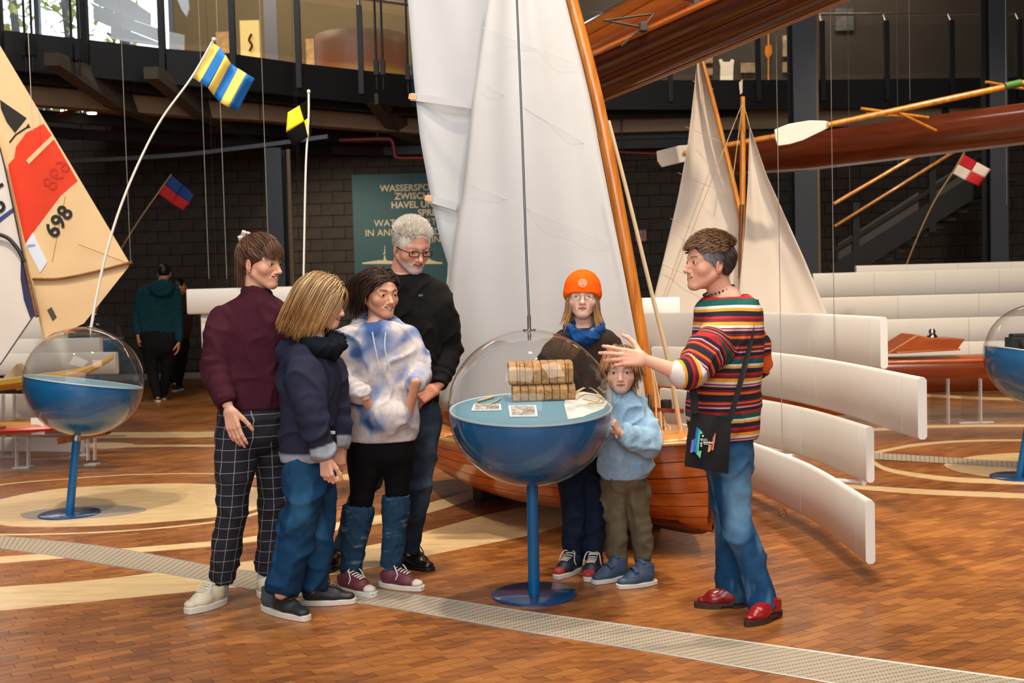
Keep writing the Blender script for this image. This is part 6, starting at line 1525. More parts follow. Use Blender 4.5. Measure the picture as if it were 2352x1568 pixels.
M_LACE = mat('lace_white', (226, 218, 206), .8); M_LACEB = mat('lace_brown', (96, 62, 38), .8); M_LACEK = mat('lace_black', (22, 20, 20), .7)
shoe(A_, G(516, 1384), G(427, 1411), 'sneaker', [(214, 200, 172)], high=.088, lace=M_LACE, sole_h=.030, width=.048); shoe(A_, G(598, 1366), G(668, 1384), 'sneaker', [(214, 200, 172)], high=.088, sole_h=.030)
for a, b in (((509, 1318, -.02), (507, 1366, .0)), ((613, 1300, .16), (606, 1345, .14))): MB().tube([J(d, a), J(d, b)], .036, 14).build('sock', mat('sock_pale', (196, 208, 218), .9), A_, smooth=True)
# hair: fringe, swept up to a clip, loose at the nape
def cutface(F):
    F.ball((0, .50, -.16), (.42, .36, .44), .03, 's'); F.ball((.40, .16, -.28), (.24, .20, .30), .03, 's'); F.ball((-.40, .16, -.28), (.24, .20, .30), .03, 's'); F.put((-1, -1, -1), (1, 1, -.2), lambda x, y, z: (-.30 - z) + 0 * x + 0 * y, 0, 'i')
BRN, BRH = (74, 46, 32), (128, 86, 60)
hp = [hair_cap(cutface, .014, BRN)]
bun = np.array([0, -.32, .44])
rt = scalp(280, lambda q: (q[2] > .04 or (q[1] < -.05 and q[2] > -.12)) and not (q[1] > .24 and q[2] < .25), 11)
v, q_, s, t = strands(rt, lambda p, t, d_, nr: tang(p, (bun - p) / (np.linalg.norm(bun - p, axis=1)[:, None] + .02)), np.linalg.norm(rt - bun, axis=1) * .95, 9, .024, 12, .03); hp.append((v, q_, hair_cols(s, t, 230, BRN, BRH, 4)))
rt = scalp(70, lambda q: q[1] > .18 and .30 < q[2] < .47 and abs(q[0]) < .27, 13); v, q_, s, t = strands(rt, lambda p, t, d_, nr: tang(p, np.array([0, .55 * (1 - t), -1.0])), .27, 8, .020, 14, .045, taper=.6); hp.append((v, q_, hair_cols(s, t, 70, BRN, BRH, 6)))
rt = scalp(60, lambda q: q[1] < -.18 and -.15 < q[2] < .25, 15); v, q_, s, t = strands(rt, lambda p, t, d_, nr: tang(p, np.array([0, .05, -1.0])), .62, 10, .020, 16, .05, wav=.02); hp.append((v, q_, hair_cols(s, t, 60, BRN, BRH, 8)))
ang = np.linspace(0, 2 * np.pi, 26)[:-1]; rt = bun + .06 * np.c_[np.cos(ang), np.sin(ang) * .6, .4 + 0 * ang]
v, q_, s, t = strands(rt, lambda p, t, d_, nr: np.cross(p - bun, np.array([.2, .6, 1.0])) + .5 * (bun + [0, 0, .06] - p), .34, 9, .028, 17, .0); hp.append((v, q_, hair_cols(s, t, 25, (92, 54, 34), (140, 88, 58), 9)))
put_hair(A_, hd, hp)
for k, (x, z, r0) in enumerate(((.07, .50, .3), (.10, .40, -.3), (-.05, .48, .5))):
    cpt = hd['W'](np.array([x, -.40, z])); MB().box(cpt, (.022, .028, .055), np.array(Euler((.4, r0, .3)).to_matrix())).build('hair_clip', mat('clip_pearl', (206, 190, 180), .3), A_, bevel=.004)

# ---------------------------------------------------------------- child with blond hair, navy hoodie
d = 5.22; B_ = empty('person', G(690, 1400), 'child with long blond hair in navy hooded sweatshirt and blue jeans', 'person', 'visitors around the globe'); parts = []
hd = head(parts, J(d, (738, 694, 0)), (.97, -.12, -.22), .232, (232, 182, 152), J(d, (722, 785, 0)), neck_r=.19, smile=.8, teeth=.3, child=.7, nose=.9, brow=(150, 116, 78), lips=(190, 110, 100), eye_open=.7)
b_sec = [(722, 784, 0, 34, 34), (715, 802, 0, 48, 46), (712, 826, 0, 60, 56), (709, 870, 0, 66, 62), (709, 940, 0, 64, 60), (706, 1010, 0, 60, 57), (706, 1057, 0, 61, 57)]
aN = [(698, 852, -.12, 38), (712, 940, -.20, 36), (745, 1050, -.20, 22)]; aF = [(758, 850, .14, 32), (774, 940, .12, 28), (778, 1028, .08, 20)]
lN = [(697, 1080, -.05, 40), (699, 1160, -.06, 38), (680, 1222, -.04, 41), (646, 1360, -.08, 33)]; lF = [(732, 1080, .08, 34), (745, 1190, .09, 25), (731, 1240, .08, 29), (714, 1348, .06, 31)]
body_core(parts, d, b_sec, [aN, aF, lN, lF], SK)
hand(parts, J(d, (747, 1052, -.20)), (.10, -.05, -1), (-.5, -1, .1), 1, .88, (224, 170, 144), curl=(.75, .8, .85, .9), thumb=(.35, .2), arm=J(d, (744, 1040, -.2)), arm_r=.022)
hand(parts, J(d, (777, 1028, .08)), (.0, -.1, -1), (.6, -1, .1), 1, .85, (214, 160, 136), curl=(.7, .8, .85, .9), thumb=(.35, .2), arm=J(d, (778, 1015, .08)), arm_r=.022)
finish_body(B_, parts, hd)
def bcol(V, info, ch):
    C = np.tile(np.array(srgb(40, 41, 60)), (len(V), 1)); g = srgb(152, 158, 168)
    zb = J(d, (706, 1037, 0))[2]; near_t = (info[0][0] > .048) & (info[1][0] > .045); C = mixc(C, g, sstep(zb + .004, zb - .004, V[:, 2]) * near_t)
    for i in (0, 1): C = mixc(C, g, sstep(info[i][2] - .056, info[i][2] - .048, info[i][1]) * (info[i][0] < .075))
    return C
def hoodB(F):
    for a, b in (((668, 812, .05), (690, 782, .12)), ((690, 782, .12), (735, 778, .12)), ((668, 812, .05), (690, 820, -.08))): F.cone(J(d, a), J(d, b), .05, .05, .04)
garment(B_, 'hooded_sweatshirt', d, b_sec, [aN, aF], M_CLOTH, bcol, fold=.010, ff=17, seed=21, extra=hoodB, bunch=((.55, .2, .004, 90),))
garment(B_, 'neck_scarf', d, None, [[(706, 776, .05, 15), (740, 766, .09, 16), (770, 782, .03, 18), (762, 800, -.06, 20), (735, 800, -.10, 18), (708, 784, -.05, 15)]], M_CLOTH, (16, 22, 30), h=.007, fold=.012, ff=46, seed=22, cut=False)
def jean(base, fade, seed, amt=.5):
    def f(V, info, ch):
        C = np.tile(np.array(srgb(*base)), (len(V), 1)); w = sstep(-.1, .8, 1.3 * waves(V, 20, seed, (1, 1, .4)))
        for i in info:
            L_ = info[i][2]; w = np.maximum(w, 0) ; C = mixc(C, srgb(*fade), amt * w * np.exp(-((info[i][1] / L_ - .32) / .28) ** 2) * sstep(.16, .07, info[i][0]))
        return mixc(C, np.array(srgb(*fade)), .25 * sstep(.3, .9, 1.2 * waves(V, 60, seed + 1, (1, 1, .3))))
    return f
garment(B_, 'jeans', d, [(706, 1030, 0, 46, 42), (706, 1055, 0, 48, 43), (706, 1075, 0, 49, 43)], [lN, lF], M_JEANS, jean((18, 54, 86), (60, 112, 150), 23, .55), fold=.012, ff=15, seed=24, k=.03, bunch=((.5, .14, .006, 60), (.9, .12, .007, 75)))
shoe(B_, G(607, 1398), G(709, 1427), 'boot_grey', [(62, 70, 80), (36, 38, 42)], high=.115, lace=M_LACEB, sole_h=.028, width=.046); shoe(B_, G(690, 1388), G(819, 1384), 'boot_grey', [(34, 36, 42), (24, 25, 30)], high=.115, lace=M_LACEB, sole_h=.026, width=.044)
MB().box(J(d, (762, 993, -.16)), (.03, .006, .013)).build('brand_tag', mat('tag_white', (210, 208, 204), .7), B_)
BL, BLH = (146, 110, 72), (222, 190, 142)
def cutB(F): F.ball((0, .50, -.20), (.33, .30, .50), .03, 's'); F.put((-1, -1, -1), (1, 1, -.2), lambda x, y, z: (-.40 - z) + 0 * x + 0 * y, 0, 'i')
hp = [hair_cap(cutB, .04, (150, 108, 66))]
rt = scalp(420, lambda q: (q[2] > .0 and not (q[1] > .25 and q[2] < .30)) or (q[1] < 0 and q[2] > -.2), 25)
v, q_, s, t = strands(rt, fall(0.0, .45, 1.0, .0), np.clip(.62 + .75 * (rt[:, 2] + .1), .5, 1.25), 13, .026, 26, .07, wav=.03, wavf=7, taper=.4); hp.append((v, q_, hair_cols(s, t, 420, BL, BLH, 27, tip=(190, 132, 70))))
put_hair(B_, hd, hp)

# ---------------------------------------------------------------- girl in the tie-dye hoodie
d = 5.6; C_ = empty('person', G(870, 1362), 'girl with dark wavy hair in blue and white tie-dye hoodie and black leggings', 'person', 'visitors around the globe'); parts = []
hd = head(parts, J(d, (872, 676, 0)), (.62, -.78, -.06), .228, (218, 160, 130), J(d, (866, 745, .02)), neck_r=.19, smile=.8, teeth=.6, child=.35, brow=(46, 32, 26), lips=(176, 96, 88), eye_open=.85)
c_sec = [(868, 740, 0, 36, 36), (867, 747, 0, 62, 46), (866, 760, 0, 84, 52), (866, 812, 0, 82, 58), (870, 880, 0, 76, 58), (876, 950, 0, 80, 60), (877, 1011, 0, 80, 56)]
aR = [(801, 778, -.02, 31), (784, 870, -.08, 33), (838, 914, -.17, 22)]; aL = [(935, 778, .02, 30), (958, 850, -.03, 28), (953, 888, -.12, 20)]
lR = [(842, 1030, -.02, 40), (831, 1140, -.02, 27), (806, 1310, -.02, 19)]; lL = [(914, 1030, .02, 36), (912, 1130, .02, 26), (900, 1295, .02, 19)]
body_core(parts, d, c_sec, [aR, aL, lR, lL], SK)
hand(parts, J(d, (858, 948, -.10)), J(d, (880, 962, -.06)) - J(d, (858, 948, -.10)), (-.5, -1, .5), 1, .9, (214, 152, 120), curl=(.2, .2, .25, .3), thumb=(.3, .1), arm=J(d, (830, 905, -.175)), arm_r=.026)
hand(parts, J(d, (938, 948, -.08)), J(d, (925, 970, -.04)) - J(d, (938, 948, -.08)), (.6, -1, .3), -1, .9, (214, 152, 120), curl=(.2, .2, .25, .3), thumb=(.3, .1), arm=J(d, (955, 878, -.145)), arm_r=.025)
finish_body(C_, parts, hd)
def tie(V, info, ch):
    C = np.tile(np.array(srgb(198, 188, 186)), (len(V), 1)); w = 1.25 * waves(V, 19, 33); C = mixc(C, srgb(108, 132, 178), .85 * sstep(.05, .5, w)); C = mixc(C, srgb(52, 84, 140), .9 * sstep(.42, .8, w + .25 * waves(V, 45, 35)))
    zt = J(d, (0, 760, 0))[2]; C = mixc(C, srgb(116, 140, 184), .8 * sstep(zt - .02, zt + .05, V[:, 2]) * sstep(.62, .2, np.abs(V[:, 0] - J(d, (862, 740, 0))[0]) / .2)); return mixc(C, srgb(150, 150, 176), .6 * sstep(.2, .7, waves(V, 24, 37)))
def hoodC(F):
    for a, b, r0 in (((820, 756, .02), (836, 734, .09), .034), ((836, 734, .09), (885, 728, .10), .034), ((885, 728, .10), (908, 748, .02), .032), ((820, 756, .02), (850, 768, -.08), .026), ((908, 748, .02), (885, 768, -.08), .026)): F.cone(J(d, a), J(d, b), r0, r0 * .95, .03)
    a, b = J(d, (845, 955, -.15)), J(d, (925, 955, -.14)); F.ball((a + b) / 2 + [0, .05, 0], (.115, .075, .075), .03)
garment(C_, 'tie_dye_hoodie', d, c_sec, [aR, aL], M_CLOTH, tie, fold=.010, ff=18, seed=31, extra=hoodC, bunch=((.6, .2, .004, 100), (.9, .12, .005, 150)))
for dx in (0, 22): MB().tube(smooth_path([J(d, (855 + dx * 1.4, 762, -.15)), J(d, (862 + dx, 800, -.165)), J(d, (872 + dx * 1.1, 848, -.165))], 10), .0035, 6).build('drawstring', mat('drawstring', (190, 196, 208), .8), C_, smooth=True)
garment(C_, 'leggings', d, [(876, 985, 0, 70, 50), (876, 1010, 0, 74, 52), (876, 1050, 0, 74, 50)], [lR, lL], M_CLOTH, (10, 10, 12), fold=.002, ff=20, seed=34, k=.03)
def warm(V, info, ch):
    C = np.tile(np.array(srgb(34, 60, 84)), (len(V), 1)); C = mixc(C, srgb(112, 130, 142), .8 * sstep(.35, .8, waves(V, 60, 38, (.5, .5, 3)))); dd, al, L_ = info[0]; return mixc(C, srgb(206, 138, 50), sstep(.010, .005, al) * .9)
garment(C_, 'leg_warmer', d, None, [[(824, 1150, -.02, 33), (815, 1225, -.02, 30), (805, 1318, -.02, 22)]], M_CLOTH, warm, h=.006, fold=.004, ff=40, seed=35, aniso=(.5, .5, 2), extra=lambda F: F.put((-9, -9, -9), (9, 9, 9), lambda x, y, z: z - J(d, (824, 1158 , 0))[2] + .10 * (x - J(d, (824, 1150, 0))[0]) + 0 * y, 0, 'i'))
garment(C_, 'leg_warmer', d, None, [[(911, 1132, .02, 29), (906, 1220, .02, 27), (898, 1303, .02, 23)]], M_CLOTH, warm, h=.006, fold=.004, ff=40, seed=36, aniso=(.5, .5, 2), extra=lambda F: F.put((-9, -9, -9), (9, 9, 9), lambda x, y, z: z - J(d, (911, 1139, 0))[2] + 0 * x + 0 * y, 0, 'i'))
for h_, t_ in (((779, 1352), (863, 1372)), ((874, 1345), (974, 1357))): shoe(C_, G(*h_), G(*t_), 'canvas', [(104, 42, 56), (214, 204, 192)], high=.080, lace=M_LACE, sole_h=.026, width=.042)
for a, b in (((800, 1310, -.02), (797, 1345, -.03)), ((897, 1296, .02), (893, 1335, .0))): MB().tube([J(d, a), J(d, b)], .027, 14).build('sock', mat('sock_blue', (84, 104, 138), .9), C_, smooth=True)
DK, DKH = (34, 24, 20), (84, 58, 44)
hp = [hair_cap(cutface, .012, DK)]
rt = scalp(330, lambda q: (q[2] > .10 and not (q[1] > .22 and q[2] < .28)) or (q[1] < -.05 and q[2] > -.25), 41)
def flowC(p, t, d_, nr):
    b = np.zeros_like(p); top = sstep(.2, .45, p[:, 2]); b[:, 1] = -1.0 * (1 - .75 * sstep(.35, .8, np.full(len(p), t))); b[:, 2] = -.45 - .9 * t; b[:, 0] = np.sign(p[:, 0] + .03) * .75 * top; return tang(p, b)
v, q_, s, t = strands(rt, flowC, np.clip(.75 + .5 * (rt[:, 2] + rt[:, 1]), .55, 1.15), 14, .025, 42, .05, wav=.055, wavf=9); hp.append((v, q_, hair_cols(s, t, 330, DK, DKH, 43)))
put_hair(C_, hd, hp)

# ---------------------------------------------------------------- man with white hair
d = 6.0; D_ = empty('person', G(900, 1312), 'tall man with short white hair, glasses and black cardigan', 'person', 'visitors around the globe'); parts = []
hd = head(parts, J(d, (945, 566, -.06)), (.50, -.82, -.36), .252, (226, 160, 136), J(d, (922, 646, .02)), neck_r=.255, smile=.6, jaw=1.08, nose=1.1, brow=(176, 160, 146), lips=(178, 104, 96), beard=(214, 204, 194), eye_open=.6)
d_sec = [(930, 632, 0, 46, 42), (933, 645, 0, 78, 52), (935, 668, 0, 95, 58), (935, 725, 0, 91, 64), (935, 800, 0, 77, 60), (935, 880, 0, 74, 58), (937, 926, 0, 72, 56)]
aL = [(1008, 704, -.02, 34), (1031, 800, .05, 30), (1006, 886, -.10, 21)]; aR = [(866, 704, .05, 33), (848, 800, .10, 28), (880, 890, 0, 21)]
lL = [(970, 960, -.02, 40), (963, 1110, -.05, 29), (941, 1268, -.02, 21)]; lR = [(906, 960, .02, 38), (842, 1110, .02, 27), (783, 1264, -.04, 20)]
body_core(parts, d, d_sec, [aL, aR, lL, lR], SK)
hand(parts, J(d, (1000, 893, -.11)), (-.85, -.25, -.45), (.1, -1, .5), -1, 1.05, (216, 146, 118), curl=(.5, .6, .7, .8), thumb=(.4, .2), arm=J(d, (1012, 878, -.10)), arm_r=.028)
finish_body(D_, parts, hd)
def colD(F): 
    F.cone(J(d, (925, 655, .02)), J(d, (926, 622, .03)), .088, .078, .03, cut=True)
garment(D_, 'cardigan', d, d_sec, [aL, aR], M_CLOTH, (24, 22, 21), fold=.008, ff=18, seed=51, extra=colD, bunch=((.55, .2, .005, 90), (.85, .15, .005, 140)))
for sd in (-1, 1):
    q = [J(d, (930 + sd * 34, 632, .03)), J(d, (936 + sd * 30, 640, -.06)), J(d, (944 + sd * 14, 655, -.115))]
    MB().tube(smooth_path(q, 10), np.linspace(.022, .016, 10), 8, flat=.45).build('collar', mat('polo_black', (16, 15, 16), .9), D_, smooth=True)
MB().box(J(d, (966, 678, -.145)), (.022, .004, .010)).build('chest_badge', mat('badge_grey', (84, 90, 100), .6), D_)
garment(D_, 'jeans', d, [(937, 905, 0, 66, 52), (937, 940, 0, 70, 54), (937, 985, 0, 72, 52)], [lL, lR], M_JEANS, jean((34, 44, 58), (96, 116, 132), 53, .55), fold=.009, ff=16, seed=54, k=.03, bunch=((.5, .12, .005, 70), (.93, .1, .006, 90)))
shoe(D_, G(922, 1296), G(994, 1312), 'leather', [(22, 19, 18)], high=.085, lace=M_LACEK, sole_h=.020, sole_mat=M_BLACK, width=.048); shoe(D_, G(783, 1290), G(742, 1320), 'leather', [(22, 19, 18)], high=.085, lace=M_LACEK, sole_h=.020, sole_mat=M_BLACK, width=.048)
def cutD(F): F.ball((0, .50, -.14), (.40, .33, .47), .03, 's'); F.ball((.42, .18, -.26), (.24, .22, .30), .02, 's'); F.ball((-.42, .18, -.26), (.24, .22, .30), .02, 's'); F.put((-1, -1, -1), (1, 1, -.1), lambda x, y, z: (-.20 - z) + 0 * x + 0 * y, 0, 'i')
hp = [hair_cap(cutD, .024, (222, 210, 196))]
rt = scalp(520, lambda q: q[2] > .24 and (q[1] < .34), 55); v, q_, s, t = strands(rt, lambda p, t, d_, nr: nr * .7 + np.array([.2, .35, .75]), .135, 5, .020, 56, .0, taper=.2); hp.append((v, q_, hair_cols(s, t, 520, (226, 216, 204), (255, 250, 242), 57)))
rt = scalp(260, lambda q: -.12 < q[2] < .26 and q[1] < .14, 58); v, q_, s, t = strands(rt, lambda p, t, d_, nr: tang(p, np.array([0, -.6, -.6])) + .25 * nr, .10, 4, .018, 59, .02); hp.append((v, q_, hair_cols(s, t, 260, (196, 186, 174), (238, 230, 218), 60)))
put_hair(D_, hd, hp)
def rect(cx, cz, w_, h_, y0, n=20, pw=4.0, curve=.10):
    out = []
    for a in np.linspace(0, 2 * math.pi, n + 1):
        c_, s_ = math.cos(a), math.sin(a); x = cx + w_ * math.copysign(abs(c_) ** (2 / pw), c_); z = cz + h_ * math.copysign(abs(s_) ** (2 / pw), s_); out.append((x, y0 - curve * abs(x) ** 2 * 3, z))
    return out
def glasses(root, hd, m, r, w_, h_, pw, z0=-.012, lens=True, y0=.455):
    gl = tubes_local(root, hd, 'glasses', [rect(s * .150, z0, w_, h_, y0, pw=pw) for s in (-1, 1)] + [[(-.05, y0, z0 + .02), (0, y0 + .01, z0 + .03), (.05, y0, z0 + .02)]] + [[(s * (.15 + w_), y0 - .06, z0 + .02), (s * .345, .2, .01), (s * .352, -.02, .0)] for s in (-1, 1)], r, m, 6)
    for s in (-1, 1): MB().add([hd['W'](np.array(p)) for p in rect(s * .150, z0, w_ * .95, h_ * .95, y0, pw=pw)[:-1]], [tuple(range(20))]).build('lens', glass('spectacle_lens', (.97, .97, .98), 1.4), gl, fix=False)
glasses(D_, hd, M_BLACK, .0026, .105, .055, 4.0)

# ---------------------------------------------------------------- boy with the orange beanie
d = 5.86; E_ = empty('person', G(1335, 1325), 'boy with orange beanie, glasses and dark jacket standing behind the globe', 'person', 'visitors around the globe'); parts = []
hd = head(parts, J(d, (1338, 683, 0)), (-.06, -1, .08), .225, (232, 186, 164), J(d, (1341, 765, .01)), neck_r=.20, roll=.03, child=.5, brow=(166, 136, 104), lips=(188, 120, 112), smile=-.15, eye_open=.8)
e_sec = [(1341, 752, 0, 34, 32), (1340, 765, 0, 60, 40), (1339, 788, 0, 82, 46), (1338, 840, 0, 83, 50), (1338, 920, 0, 78, 50), (1340, 1012, 0, 70, 48)]
aL = [(1272, 818, -.02, 30), (1258, 900, 0, 28), (1290, 985, .0, 22)]; aR = [(1410, 816, 0, 30), (1424, 890, .05, 28), (1398, 980, .05, 22)]
lL = [(1315, 1040, 0, 33), (1318, 1160, 0, 30), (1316, 1276, -.02, 20)]; lR = [(1367, 1040, .02, 32), (1369, 1160, .02, 29), (1360, 1284, .0, 23)]
body_core(parts, d, e_sec, [aL, aR, lL, lR], SK); 
hand(parts, J(d, (1292, 986, 0)), (.3, -.1, -1), (-1, -.4, 0), 1, .85, (226, 176, 152)); hand(parts, J(d, (1396, 982, .05)), (-.3, -.1, -1), (1, -.4, 0), -1, .85, (226, 176, 152))
finish_body(E_, parts, hd)
garment(E_, 'jacket', d, e_sec, [aL, aR], M_CLOTH, (50, 38, 32), fold=.008, ff=18, seed=61, bunch=((.5, .2, .004, 90),))
garment(E_, 'neck_scarf', d, None, [[(1308, 755, -.02, 11), (1322, 772, -.085, 13), (1346, 780, -.10, 14), (1368, 764, -.07, 13), (1374, 750, .0, 11), (1356, 742, .07, 10), (1326, 742, .07, 10), (1308, 755, -.02, 11)]], M_CLOTH, lambda V, i, c_: mixc(np.tile(np.array(srgb(22, 62, 112)), (len(V), 1)), srgb(140, 168, 206), .8 * sstep(.3, .8, waves(V, 30, 63))), h=.006, fold=.010, ff=50, seed=62, cut=False)
garment(E_, 'trousers', d, [(1340, 985, 0, 60, 44), (1340, 1020, 0, 62, 46), (1341, 1055, 0, 60, 44)], [lL, lR], M_JEANS, jean((24, 34, 52), (40, 56, 80), 64, .4), fold=.009, ff=16, seed=65, k=.03, bunch=((.9, .15, .005, 80),))
for h_, t_ in (((1332, 1306), (1276, 1331)), ((1372, 1308), (1350, 1337))): shoe(E_, G(*h_), G(*t_), 'sneaker', [(26, 36, 52), (176, 44, 40)], high=.080, lace=M_LACE, sole_h=.024, width=.042)
rt = scalp(120, lambda q: abs(q[0]) > .20 and -.1 < q[2] < .2 and q[1] < .22, 66); hp = []
v, q_, s, t = strands(rt, lambda p, t, d_, nr: tang(p, np.c_[np.sign(p[:, 0]) * (.1 + .5 * sstep(.55, 1, np.full(len(p), t))), np.full(len(p), .12), np.full(len(p), -1.0)]), .74, 11, .024, 67, .03, wav=.02); hp.append((v, q_, hair_cols(s, t, 120, (132, 98, 66), (196, 156, 112), 68, tip=(206, 148, 84))))
rt = scalp(90, lambda q: q[1] < -.1 and -.2 < q[2] < .15, 69); v, q_, s, t = strands(rt, lambda p, t, d_, nr: tang(p, np.array([0, 0, -1.0])), .65, 9, .026, 70, .04); hp.append((v, q_, hair_cols(s, t, 90, (112, 82, 56), (150, 116, 80), 71))); put_hair(E_, hd, hp)
F = Field((-.56, -.64, -.35), (.56, .64, .72), .014); F.ball((0, -.04, .21), (.41, .47, .42), 0); F.ball((0, -.04, .08), (.43, .49, .30), .05)
F.put((-1, -1, -1), (1, 1, 1), lambda x, y, z: (.075 - z) + np.minimum(0, (y - .36) * .42) + 0 * x, 0, 'i'); F.ball((0, -.02, -.06), (.36, .44, .19), .02, 's')
V, Q = F.mesh(2); V = V + vnormals(V, Q) * (.005 * np.sin(np.arctan2(V[:, 0], V[:, 1]) * 70))[:, None]; beanie = add_np('beanie', hd['W'](V), Q, M_CLOTH, E_, np.tile(np.array(srgb(246, 92, 8)), (len(V), 1)))
M_LOGO = mat('logo_pale', (255, 214, 176), .8); ring_ = lambda r: [(r * math.cos(a), .448 - .10 * (r * math.cos(a)) ** 2 - .16 * (r * math.sin(a) + .05) , .285 + r * math.sin(a)) for a in np.linspace(0, 2 * math.pi, 28)]
tubes_local(E_, hd, 'logo_ring', [ring_(.088), ring_(.060)], .0016, M_LOGO, 5, beanie)
tubes_local(E_, hd, 'logo_wave', [[(-.05, .452, .275), (-.02, .450, .292), (.015, .452, .272), (.05, .452, .282)], [(-.045, .455, .255), (-.01, .453, .268), (.02, .455, .25), (.045, .455, .262)], [(-.03, .447, .305), (.0, .445, .318), (.035, .447, .305)]], .0018, M_LOGO, 5, beanie)
glasses(E_, hd, mat('wire_frame', (120, 104, 92), .3, .8), .0013, .105, .068, 2.6, z0=-.015)

# ---------------------------------------------------------------- small child in pale blue
d = 5.70; F_ = empty('person', G(1435, 1342), 'small child in pale blue sweatshirt and khaki trousers peeking past the globe', 'person', 'visitors around the globe'); parts = []
hd = head(parts, J(d, (1426, 851, -.02)), (-.12, -1, -.04), .222, (230, 184, 162), J(d, (1429, 908, .01)), neck_r=.18, child=1.0, nose=.7, brow=(150, 118, 88), lips=(190, 116, 108), smile=-.1, iris=(48, 56, 70))
f_sec = [(1429, 900, 0, 28, 26), (1430, 911, 0, 40, 34), (1432, 930, 0, 55, 40), (1434, 970, 0, 63, 46), (1436, 1030, 0, 66, 48), (1436, 1075, 0, 62, 46), (1433, 1097, 0, 52, 42)]
aL = [(1474, 966, -.02, 27), (1484, 1014, -.10, 31), (1432, 1000, -.20, 25)]; aR = [(1396, 966, .02, 24), (1384, 1000, -.02, 24), (1398, 985, -.10, 20)]
lL = [(1410, 1112, 0, 28), (1416, 1190, 0, 24), (1420, 1294, -.02, 19)]; lR = [(1460, 1112, .02, 27), (1467, 1190, .02, 24), (1480, 1292, .0, 19)]
body_core(parts, d, f_sec, [aL, aR, lL, lR], SK)
hand(parts, J(d, (1421, 992, -.21)), J(d, (1402, 958, -.24)) - J(d, (1421, 992, -.21)), (.9, -.7, .2), 1, .66, (224, 172, 146), curl=(.5, .5, .55, .6), thumb=(.6, .2), arm=J(d, (1434, 1000, -.2)), arm_r=.02)
finish_body(F_, parts, hd)
garment(F_, 'sweatshirt', d, f_sec, [aL, aR], M_CLOTH, lambda V, i, c_: mixc(np.tile(np.array(srgb(146, 178, 202)), (len(V), 1)), srgb(206, 196, 178), .75 * sstep(.03, .07, i[0][1]) * (i[0][0] < .075) * sstep(.02, .05, V[:, 0] - J(d, (1474, 0, 0))[0])), fold=.012, ff=22, seed=71, bunch=((.7, .25, .007, 80),), extra=lambda F: F.cone(J(d, (1428, 908, .0)), J(d, (1428, 896, .0)), .062, .058, .02, cut=True))
garment(F_, 'trousers', d, [(1434, 1070, 0, 44, 34), (1434, 1090, 0, 47, 36), (1434, 1110, 0, 50, 37)], [lL, lR], M_JEANS, jean((98, 86, 66), (122, 110, 90), 74, .4), fold=.010, ff=20, seed=75, k=.025, bunch=((.45, .15, .005, 80), (.93, .12, .006, 90)))
for h_, t_ in (((1440, 1324), (1362, 1342)), ((1506, 1339), (1417, 1352))): shoe(F_, G(*h_), G(*t_), 'velcro', [(56, 76, 102)], high=.105, sole_h=.022, width=.043)
FB, FBH = (122, 82, 50), (190, 136, 84)
def cutF(F): F.ball((0, .50, -.18), (.36, .28, .42), .03, 's'); F.put((-1, -1, -1), (1, 1, -.2), lambda x, y, z: (-.34 - z) + 0 * x + 0 * y, 0, 'i')
hp = [hair_cap(cutF, .035, FB)]; rt = scalp(380, lambda q: (q[2] > .05 and not (q[1] > .12 and q[2] < .33)) or (q[1] < .05 and q[2] > -.2), 76)
crown = np.array([0, -.12, .60])
def flowF(p, t, d_, nr):
    b = p - crown; b[:, 2] = -.35 - .9 * t; b[:, 1] *= 1.1; return tang(p, b / (np.linalg.norm(b, axis=1)[:, None] + .05) + np.array([0, 0, -.35]))
frontness = sstep(.15, .35, rt[:, 1]) * sstep(.34, .2, np.abs(rt[:, 0])); v, q_, s, t = strands(rt, flowF, np.clip((.62 - .40 * frontness) * (0.45 + .9 * np.clip(rt[:, 2], 0, .5)), .18, .6), 10, .026, 77, .06, taper=.5); hp.append((v, q_, hair_cols(s, t, 380, FB, FBH, 78))); put_hair(F_, hd, hp)

# ---------------------------------------------------------------- guide in the striped sweater
d = 5.05; G_ = empty('person', G(1700, 1410), 'woman with cropped hair in colourful striped sweater, jeans and red boots gesturing', 'person', 'visitors around the globe'); parts = []
hd = head(parts, J(d, (1630, 605, 0)), (-.96, -.27, .05), .240, (228, 170, 142), J(d, (1662, 690, .02)), neck_r=.215, smile=.2, teeth=.5, nose=.98, brow=(120, 92, 74), lips=(184, 104, 96))
g_sec = [(1670, 682, 0, 46, 46), (1672, 693, 0, 60, 60), (1674, 712, 0, 74, 72), (1674, 770, 0, 80, 80), (1668, 840, 0, 82, 78), (1662, 920, 0, 82, 74), (1664, 980, 0, 80, 72), (1668, 1006, 0, 72, 66)]
aN = [(1655, 768, -.13, 42), (1592, 852, -.24, 37), (1556, 858, -.27, 30)]; aF = [(1704, 762, .14, 38), (1738, 828, .12, 31), (1690, 880, .20, 26)]
lN = [(1676, 1050, -.06, 43), (1688, 1190, -.08, 33), (1726, 1290, -.10, 32), (1752, 1393, -.10, 37)]; lF = [(1658, 1050, .06, 38), (1674, 1190, .06, 32), (1682, 1290, .08, 36), (1686, 1380, .10, 36)]
body_core(parts, d, g_sec, [aN, aF, lN, lF], SK)
hand(parts, J(d, (1478, 824, -.30)), (-1, -.12, .12), (0, -1, .25), -1, 1.0, (230, 172, 146), curl=(.12, .22, .42, .6), thumb=(1.15, .35), spread=.10, arm=J(d, (1572, 860, -.27)), arm_r=.038)
finish_body(G_, parts, hd)
